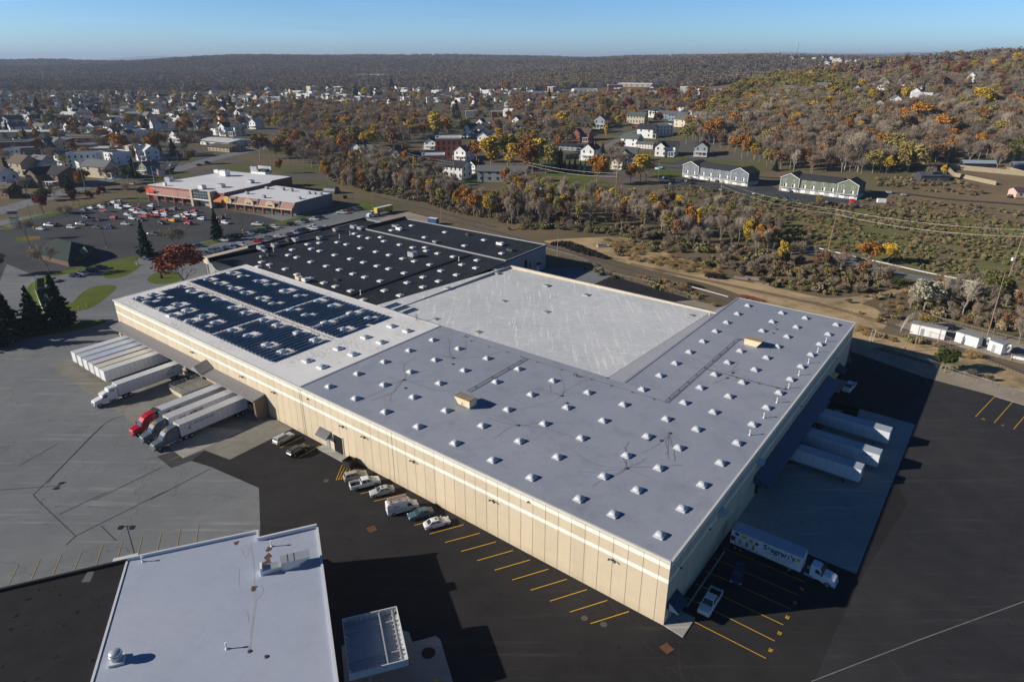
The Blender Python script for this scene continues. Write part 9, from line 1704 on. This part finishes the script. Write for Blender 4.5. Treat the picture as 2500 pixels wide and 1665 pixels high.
for r, x, y, h, l in (('A3', 1350, 1245, 13, 'wooden pole left of the blue townhouses'), ('A3', 1280, 1040, 9, 'pole by the farmhouse street'), ('A3', 1840, 1040, 10, 'street pole in front of the dark house'), ('A4', 610, 1160, 12, 'pole behind the green townhouse roof'), ('B3', 443, 835, 8.5, 'slim pole beside the black tie pile'), ('B2', 1066, 405, 9, 'pale pole beside the yellow trailer'), ('B2', 1682, 530, 9, 'thin pole by the tracks near the black roof'), ('A1', 1225, 1240, 14, 'pole in front of the cream highway house'), ('A1', 1600, 1090, 10, 'pole at the junction island'), ('A2', 475, 920, 10, 'pole beside the overpass'), ('C4', 1280, 215, 6.5, 'short wooden pole in shade near the shelters'), ('C4', 1370, 180, 8, 'wooden pole between the fence and the shelters'), ('C4', 1570, 165, 6.5, 'thin dark pole before the first shelter'), ('C4', 2025, 105, 0, '')):
    if h: p = T(r, x, y); t = thing('wooden_pole', l, 'pole', p, 0, 'small poles'); MB().tube((0, 0, 0), (.1, 0, h), .14, .09, 6).build('pole', WOOD if r != 'B3' else METAL, t); MB().box(-.7, .9, -.06, .06, h - .5, h - .35).build('cross_arm', WOOD, t)
b0 = P('C4', 2000, 170); t = thing('utility_pole', 'tall leaning bare pole beside the shelters', 'utility pole', b0, 0); tp_ = G(*px('B4', 2185, 980), 14.5) ; MB().tube((0, 0, 0), tp_ - b0, .19, .1, 8).build('pole', WOOD, t)
# guard rail
c = curve([P('B4', *q) for q in ((400, 745), (800, 840), (1140, 915), (1450, 985), (1750, 1045), (1895, 1076), (2175, 1130), (2500, 1200), (2900, 1300))], 8)
mb = MB(); t = thing('guard_rail', 'long white guard rail along the paved trail', 'guard rail', c[0], 0)
for a, b in zip(c, c[1:]): d = (b - a).normalized(); n_ = Vector((-d.y, d.x, 0)) * .12; mb.prism([a - n_ - c[0], b - n_ - c[0], b + n_ - c[0], a + n_ - c[0]], .45, .85, bot=True)
mb.build('rail', M('white_rail', (.60, .60, .57)), t); mb = MB()
for i in range(0, len(c), 1): mb.box(-.08, .08, -.08, .08, 0, .6, M=Matrix.Translation(c[i] - c[0]))
tag(mb.build('posts', WOOD, t), kind='stuff')
# chain link fences
def fence(pts, label, h=1.9, solid=None):
    pts = curve(pts, 4); o = pts[0]; t = thing('chain_link_fence', label, 'fence', o, 0, 'chain link fences'); mb = MB(); mesh = MB(); acc = 0; ps = []
    for a, b in zip(pts, pts[1:]):
        d = b - a; L_ = d.length; mb.tube(a - o + Vector((0, 0, h)), b - o + Vector((0, 0, h)), .035, n=4)
        while acc < L_: ps.append(a + d * (acc / L_)); acc += 3.0
        acc -= L_
        for k in range(int(L_ / .45)): p = a + d * ((k + .5) * .45 / L_) - o; mesh.tube(p + Vector((0, 0, .1)), p + d.normalized() * .9 + Vector((0, 0, h)), .008, n=3, cap=False); mesh.tube(p + d.normalized() * .9 + Vector((0, 0, .1)), p + Vector((0, 0, h)), .008, n=3, cap=False)
    mb.build('top_rail', CHL, t); tag(mesh.build('wire_mesh', CHL, t), kind='stuff')
    for p in ps[:90]: MB().tube(p - o, p - o + Vector((0, 0, h + .1)), .04, n=5).build('post', CHL, t)
fence([P('C4', *q) for q in ((800, 150), (1100, 215), (1375, 300), (1570, 372), (1780, 455), (2060, 540), (2130, 560))], 'chain link fence along the gravel edge of the yard'); fence([P('C4', *q) for q in ((2130, 572), (2290, 620), (2500, 690), (2900, 830))], 'chain link gate section at the right edge')
fence([P('C4', *q) for q in ((1240, 5), (1500, 95), (1800, 190), (2000, 245), (2355, 330), (2700, 420))], 'fence in front of the white shelters', 2.2); fence([P('B4', 1240, 1520), P('B4', 1360, 1390), P('B4', 1700, 1470), P('C4', 1990, 80), P('C4', 2355, 170)], 'fence behind the white shelters', 2.2)
fence([P('B3', *q) for q in ((60, 700), (345, 790), (660, 880), (930, 1010), (1300, 1100), (1700, 1240))], 'thin fence between the tracks and the building backs', 1.6)
# equipment shelters
for i, (a, b, d, h, l) in enumerate((((1325, 55), (1632, 118), (1665, 70), 3.3, 'long white equipment shelter, leftmost of three'), ((1725, 128), (1925, 190), (1975, 130), 3.2, 'white equipment shelter in the middle of three'), ((2018, 205), (2140, 250), (2180, 205), 3.2, 'small white shelter with side ducts, rightmost'))):
    p0, p1, p2 = P('C4', *a), P('C4', *b), P('C4', *d); L_ = (p1 - p0).length; an = dirang(p0, p1); D_ = 3.0
    t = thing('equipment_shelter', l, 'shelter', p0, an, 'white equipment shelters'); MB().box(0, L_, 0, D_, .2, h).build('wall', WHITE, t); MB().box(-.15, L_ + .15, -.15, D_ + .15, h, h + .15).build('roof', GREYM, t); MB().box(0, L_, .1, D_ - .1, 0, .2).build('skid', DKMET, t)
    MB().box(L_ * .3, L_ * .3 + .95, -.04, 0, .3, 2.4).build('door', GREYM, t)
    if i == 2:
        for x in (-.1, L_ + .1): MB().path(curve([Vector((x, 1.5, 2.2)), Vector((x + (1 if x > 1 else -1) * .9, 1.5, 3.2)), Vector((x + (1 if x > 1 else -1) * 1.3, 1.5, 2.4)), Vector((x + (1 if x > 1 else -1) * .8, 1.5, 1.2))], 4), .35, 8).build('side_duct', METAL, t)
t = thing('propane_tank', 'small white propane tank with yellow frame by the shelters', 'tank', P('C4', 2310, 300), ANG_A + PI); mb = MB(); lathe(mb, [(.1, -2), (.45, -1.8), (.5, -1), (.5, 1), (.45, 1.8), (.1, 2)], 12); o = mb.build('tank', WHITE, t); o.rotation_euler = (0, PI / 2, 0); o.location = (0, 0, .8); MB().box(-1.9, -1.8, -.6, .6, 0, 1.5).build('frame', YEL, t)
t = thing('small_office', 'dark brown shed with pale roof line at the right edge', 'shed', P('B4', 2230, 1400), -.4); MB().box(-4, 4, -2.5, 2.5, 0, 2.8).build('wall', M('dark_brown_boards', (.13, .075, .055)), t); mb = MB(); gable_roof(mb, -4, 4, -2.5, 2.5, 2.8, 1, .4); mb.build('roof', HR, t).color = (.10, .065, .055, 1)
# derelict lifeguard-like ladder frame by the track
t = thing('metal_ladder_stand', 'white metal ladder stand beside the track', 'ladder stand', P('C4', 965, 125), 0); mb = MB()
for x in (0, 1.0): mb.tube((x, 0, 0), (x + .2, 0, 3.6), .05)
for k in range(3): mb.tube((0 + .05 * k, 0, .9 + k * .9), (1.05 + .05 * k, 0, .9 + k * .9), .05)
mb.build('frame', VENTM, t)
# heaps
def heap(name, path, w_, h, mat, label, n=420, size=(1.6, .22, .2)):
    c = curve(path, 6); mb = MB(); r = random.Random(len(path) * 7 + n)
    for i in range(n):
        f = r.random() * (len(c) - 1.001); k = int(f); p = c[k].lerp(c[k + 1], f - k); d = (c[k + 1] - c[k]).normalized(); nn = Vector((-d.y, d.x, 0)); e = f / (len(c) - 1); ww = w_ * (.35 + .65 * math.sin(PI * min(1, e * 1.1 + .05))); s = r.gauss(0, .42); s = max(-1, min(1, s)); z = h * (1 - abs(s)) * r.random() * math.sin(PI * (e * .9 + .05)) + .1
        M_ = Matrix.Translation(p + nn * s * ww + Vector((0, 0, z))) @ Matrix.Rotation(r.uniform(0, 6.28), 4, 'Z') @ Matrix.Rotation(r.uniform(-.6, .6), 4, 'Y'); mb.box(-size[0] / 2, size[0] / 2, -size[1] / 2, size[1] / 2, -size[2] / 2, size[2] / 2, M=M_)
    return tag(mb.build(name, mat), label, kind='stuff')
heap('tie_pile', [P('B3', *q) for q in ((400, 725), (520, 735), (640, 780), (760, 820), (890, 855))], 2.6, 2.4, M('black_ties', (.014, .012, .014), var=.4, scale=2), 'long black heap of old railroad ties', 1500, (2.2, .3, .26)); heap('tie_pile', [P('B3', *q) for q in ((1790, 1010), (1870, 1020), (1940, 1035))], 1.8, 1.3, M('black_ties'), 'short black heap of ties', 350, (2, .3, .26))
heap('rubble_pile', [P('B3', *q) for q in ((2080, 1185), (2200, 1215), (2300, 1240))], 1.6, .8, M('red_rubble', (.17, .06, .045), var=.5, scale=2), 'reddish heap of broken bricks and scrap', 350, (.6, .3, .25)); heap('tie_pile', [P('B3', *q) for q in ((1620, 1080), (1680, 1100), (1750, 1115))], 1, .6, M('black_ties'), 'low dark debris by the siding', 160, (1.2, .2, .2))
for i, (x, y) in enumerate(((2095, 1030), (2190, 1035), (2280, 1080))):
    mb = MB()
    for k in range(5):
        for j in range(2 + (i == 1)): mb.box(-2.6, 2.6, k * .34 - .9, k * .34 - .62, j * .28, j * .28 + .24)
    t = tag(mb.build('timber_stack', M('grey_timber', (.30, .22, .19), var=.2), None, loc=P('B3', x, y), rz=-.45), 'stack of grey timbers behind the right wing, %s' % ('leftmost', 'middle and tallest', 'rightmost')[i], 'timber stack', 'timber stacks')
mb = MB(); mb.box(-2.6, 2.6, -1.6, -1.3, 0, .8).box(-2.6, 2.6, 1.3, 1.6, 0, .8).box(-2.6, -2.3, -1.3, 1.3, 0, .8).box(2.3, 2.6, -1.3, 1.3, 0, .8)
tag(mb.build('concrete_trough', CONC2, None, loc=P('B3', 855, 745), rz=.1), 'open concrete trough beside the black tie heap', 'trough')
tag(MB().path([P('B3', 1655, 1105, .3), P('B3', 1980, 1195, .3)], .12).build('loose_rail', VENTM), 'single pale rail lying beside the siding', 'rail')
# hillside yard
for pts, h, l in ((((1640, 1270), (1700, 1310), (2080, 1380)), 2.4, 'tan plank retaining wall, front row'), (((1690, 1150), (2100, 1190), (2355, 1215)), 3.0, 'tan plank retaining wall, back row'), (((2160, 1300), (2300, 1330), (2500, 1350)), 3.0, 'tan plank wall behind the pink shed')):
    c = [T('A4', *q) for q in pts]; mb = MB()
    for a, b in zip(c, c[1:]):
        d = (b - a); d.z = 0; d.normalize(); n_ = Vector((-d.y, d.x, 0)) * .3
        for k in range(8): z0 = h * k / 8; mb.add([a - n_ * (1 - k * .02) + Vector((0, 0, z0)), b - n_ + Vector((0, 0, z0)), b - n_ + Vector((0, 0, z0 + h / 8 - .08)), a - n_ + Vector((0, 0, z0 + h / 8 - .08))], [(0, 1, 2, 3)])
        mb.prism([a - n_ * .8, b - n_ * .8, b + n_, a + n_], [a.z, b.z, b.z, a.z], [a.z + h, b.z + h, b.z + h, a.z + h])
    tag(mb.build('retaining_wall', M('tan_planks', (.34, .28, .19), var=.35, scale=2)), l, 'retaining wall', 'plank walls of the hillside yard')
for r, x, y, L_, D_, h, wc, rc, l, a in (('A4', 1520, 1250, 17, 10, 3.4, (.06, .06, .07), (.07, .085, .11), 'large dark metal shed beside the willow', -.12), ('A4', 1900, 1265, 20, 5, 3.0, (.05, .05, .055), (.30, .38, .44), 'long open shed with pale blue metal roof', -.1), ('A4', 2260, 1290, 9, 5, 3, (.1, .1, .1), (.25, .31, .36), 'small shed with blue metal roof', -.1), ('A4', 2340, 1460, 14, 8, 3.6, (.62, .44, .38), (.085, .06, .075), 'pink-walled shed with dark purple roof', -.1)):
    p = T(r, x, y); t = thing('yard_shed', l, 'shed', p, a, 'sheds of the hillside yard'); mb = MB(); gable_wall(mb, -L_ / 2, L_ / 2, -D_ / 2, D_ / 2, h, 1.6); mb.build('wall', HW, t).color = (*wc, 1); mb = MB(); gable_roof(mb, -L_ / 2, L_ / 2, -D_ / 2, D_ / 2, h, 1.6, .5); mb.build('roof', HR, t).color = (*rc, 1)
    if wc[0] > .5: [MB().box(x_ - .6, x_ + .6, -D_ / 2 - .06, -D_ / 2, 1.2, 2.4).build('window', WGLASS, t) for x_ in (-4.5, -1.5, 2, 5)]
for r, x, y, L_, h, m_, l in (('A4', 1070, 1460, 4.5, 2.6, WHITE, 'white enclosed trailer in the weeds'), ('A4', 1130, 1395, 3, 1.5, M('blue_tarp', (.3, .42, .55)), 'small blue-grey box by the lane'), ('A4', 1265, 1415, 2.4, 1.4, GREYM, 'small grey box by the lane')):
    t = thing('utility_trailer', l, 'trailer', T(r, x, y), -.2); MB().box(-L_ / 2, L_ / 2, -1.2, 1.2, .5, h).build('box_body', m_, t); [wheel(t, 0, s * 1.25, .35, .2) for s in (-1, 1)]; MB().path([Vector((-L_ / 2, 0, .6)), Vector((-L_ / 2 - 1.2, 0, .5))], .06).build('tongue', DKMET, t)
t = thing('storage_barn', 'dark arched metal storage barn right of the plaza', 'barn', P('B2', 700, 262), -.35); c = [[(x, 3.2 * math.cos(PI * k / 8), 4.2 * math.sin(PI * k / 8)) for k in range(9)] for x in (-4, 4)]; MB().loft(c).build('arched_shell', M('dark_corrugated', (.10, .11, .12), rough=.4, metal=.4), t); MB().box(-4.08, -4.0, -1.3, 1.3, 0, 2.8).build('door', RUBBER, t)
trailer_ = thing('box_trailer', 'small blue sided box trailer behind the black roof', 'trailer', P('B2', 1612, 545), -.5); MB().box(-2.6, 2.6, -1.2, 1.2, .7, 3.2).build('box_body', BLU, trailer_); MB().box(-2.6, 2.6, -1.2, 1.2, 3.2, 3.25).build('roof_skin', WHITE, trailer_); [wheel(trailer_, x, s * 1.25, .4, .25) for x in (.4,) for s in (-1, 1)]
dumpster(P('B2', 820, 312, .05), .2, 2.2, 1.6, 1.5, DB, 'dark dumpster at the back corner of the plaza lot', False)
for x, y, l in ((1460, 1290, 'leftmost pale boulder at the blue townhouse lot edge'), (1905, 1345, 'pale boulder below the white cars'), (1990, 1362, 'pale boulder second from the utility pole'), (2058, 1372, 'upright pale boulder in the row'), (2125, 1388, 'flat pale boulder in the row'), (2210, 1380, 'rightmost pale boulder of the row')):
    mb = MB(); v = []; p = T('A3', x, y); bm = bmesh.new(); bmesh.ops.create_icosphere(bm, subdivisions=2, radius=1)
    for q in bm.verts: q.co *= 1 + .25 * _n.noise(q.co * 1.3 + Vector((x, 0, 0))); q.co.z *= .6; q.co.x *= 1.2
    me = bpy.data.meshes.new('boulder'); bm.to_mesh(me); bm.free(); me.materials.append(CONC2); o = bpy.data.objects.new('boulder', me); link(o); o.location = p + Vector((0, 0, .4)); tag(o, l, 'boulder', 'boulders below the townhouse lot')
for r, x, y, l in (('A3', 1355, 1150, 'round pale blue pool left of the townhouses'), ('G1', 885, 625, 'round pale blue pool behind the long grey house')):
    t = thing('garden_pool', l, 'pool', T(r, x, y), 0); lathe(MB(), [(3.0, 0), (3.0, 1.1), (2.9, 1.1), (2.9, .9), (.02, .9)], 20).build('pool_wall', M('pale_blue_liner', (.45, .6, .68)), t)
for r, x, y, h, l in (('A3', 1348, 128, 42, 'white water tower on the distant skyline'),):
    u, v = px(r, x, y); p = G(u, 152.5, 40); sc_ = 1; D0 = 4600; d = Vector(((u - 1250) / F * D0, D0, 0)); z = H(d.x, d.y); t = thing('water_tower', l, 'water tower', (d.x, d.y, z), 0); MB().tube((0, 0, 0), (0, 0, 34), 2.2, 1.6, 8).build('stem', WHITE, t); lathe(MB(), [(1.8, 30), (8, 34), (9, 38), (6.5, 42), (.1, 44)], 14).build('tank', WHITE, t)
D0 = 2300; d = Vector(((px('A4', 108, 150)[0] - 1250) / F * D0, D0, 0)); z = H(d.x, d.y); t = thing('radio_mast', 'slim radio mast on the right skyline', 'radio mast', (d.x, d.y, z), 0)
mb = MB(); [mb.tube((x, y, 0), (x * .5, y * .5, 50), .25, .18, 4) for x, y in ((-1.6, -1), (1.6, -1), (0, 1.6))]; [mb.tube((-1.3, -.8, q), (1.3, -.8, q + 2), .14, n=4) for q in range(2, 48, 4)]; mb.build('lattice', METAL, t); MB().box(-1.6, 1.6, -1, 1, 38, 40).build('antenna', WHITE, t); MB().box(-1.4, 1.4, -1, 1, 46, 47.6).build('antenna', WHITE, t)
# hedge and shrubs
t = thing('trimmed_hedge', 'dark hedge behind the long roof house above the spruces', 'hedge', T('A3', 590, 1060), .6); C = rng.uniform((-9, -1, 0), (9, 1, 4), (1500, 3)); V, k, n = cards(C, .5, 1.2); meshobj('foliage', V, k, n, LM['needle'], t, rng.random(n))
for x, y, h, l in ((1455, 1030, 3, 'small dark shrub on the round lawn, left'), (1478, 990, 3.4, 'tall dark shrub on the round lawn, right')): tree('needle', P('B1', x, y), h, .7, l)
# ---------- unique labels: add what stands nearest, then the order ----------
LMK = [('the red beech', 'B1', 1660, 1000), ('the green roofed bank', 'B1', 640, 800), ('the flagpole', 'B1', 1430, 380), ('the plaza entrance', 'B1', 1800, 370), ('the long cart shelter', 'B1', 1300, 490), ('the left dark pines', 'B1', 200, 1450), ('the road sign', 'B1', 145, 560), ('the black roof', 'B2', 500, 620), ('the strip conifer', 'B1', 1960, 640), ('the yellow trailer', 'B2', 1150, 440), ('the storage barn', 'B2', 700, 240), ('the highway junction', 'A1', 1500, 1170), ('the steepled church', 'A1', 500, 1090), ('the maroon hall', 'A1', 1770, 900), ('the dark brick block', 'A1', 770, 930), ('the willow in town', 'A1', 470, 750), ('the left edge of town', 'A1', 30, 560), ('the green park clearing', 'A1', 1400, 430), ('the big columned house', 'A1', 2110, 830), ('the town centre', 'A2', 900, 560), ('the tall brick block', 'A2', 1750, 1000), ('the steep white gable', 'A2', 1310, 1080), ('the white balcony house', 'A2', 1790, 1190), ('the huge golden tree', 'A2', 2130, 1100), ('the overpass', 'A2', 430, 880), ('the black tie pile', 'B3', 640, 770), ('the trough', 'B3', 855, 745), ('the mown field', 'G1', 1400, 560), ('the blue spruces', 'A3', 600, 1150), ('the porch house', 'A3', 1160, 730), ('the blue townhouses', 'A3', 1850, 1150), ('the green townhouses', 'A4', 500, 1280), ('the farmhouse', 'A3', 1430, 980), ('the white factory', 'A3', 690, 470), ('the red barn', 'A3', 980, 480), ('the olive hill', 'A4', 200, 500), ('the yellowish hill house', 'A4', 1030, 620), ('the willow', 'A4', 1290, 1150), ('the pink shed', 'A4', 2300, 1400), ('the hilltop houses', 'A4', 1700, 400), ('the far suburb', 'A4', 700, 220), ('the guard rail', 'B4', 900, 860), ('the dirt track', 'B4', 1000, 1180), ('the white shelters', 'B4', 1550, 1450), ('the leaning pole', 'B4', 2250, 900), ('the egg-shaped tree', 'B4', 170, 800), ('the brick valley house', 'A3', 680, 850), ('the right-hand wood', 'A3', 1700, 650), ('the tall utility pole', 'B4', 630, 560), ('the small pool', 'G1', 885, 620), ('the brown wood edge', 'A3', 300, 850), ('the long white plant', 'A2', 1100, 330), ('the rusty tree belt', 'A2', 500, 1120)]
LM2 = [(n, *px(r, x, y)) for n, r, x, y in LMK]
from collections import defaultdict
def uniq():
    D_ = defaultdict(list)
    for o in SC.objects:
        if o.parent is None and 'label' in o and o.get('kind') not in ('structure', 'stuff'): D_[o['label']].append(o)
    return {k: v for k, v in D_.items() if len(v) > 1}
for lab, os_ in uniq().items():
    if 'power line' in lab or 'roof drain' in lab: continue
    for o in os_:
        u, v = proj(o.location); n = min(LM2, key=lambda q: (q[1] - u) ** 2 + 3 * (q[2] - v) ** 2); side = 'left of' if u < n[1] - 14 else 'right of' if u > n[1] + 14 else ('behind' if v < n[2] else 'in front of'); o['label'] = '%s, %s %s' % (lab.replace(' in the plaza lot', '').replace(' in the lot beside the black roof', ''), side, n[0])
for lab, os_ in uniq().items():
    if 'power line' in lab or 'roof drain' in lab: continue
    os_.sort(key=lambda o: proj(o.location)[0]); n = len(os_)
    for i, o in enumerate(os_): o['label'] = lab + (', ' + ('left one', 'right one')[i] if n == 2 else ', %s from left' % ORD[min(i, 15)])
for o in SC.objects:
    if o.parent is None and 'label' in o and len(o['label'].split()) > 16: o['label'] = o['label'].replace('flat-roofed building', 'flat building').replace(' roof,', ',')
    if o.parent is None and 'label' in o and len(o['label'].split()) > 16: o['label'] = o['label'].replace('with ', '').replace(' of the ', ' of ')
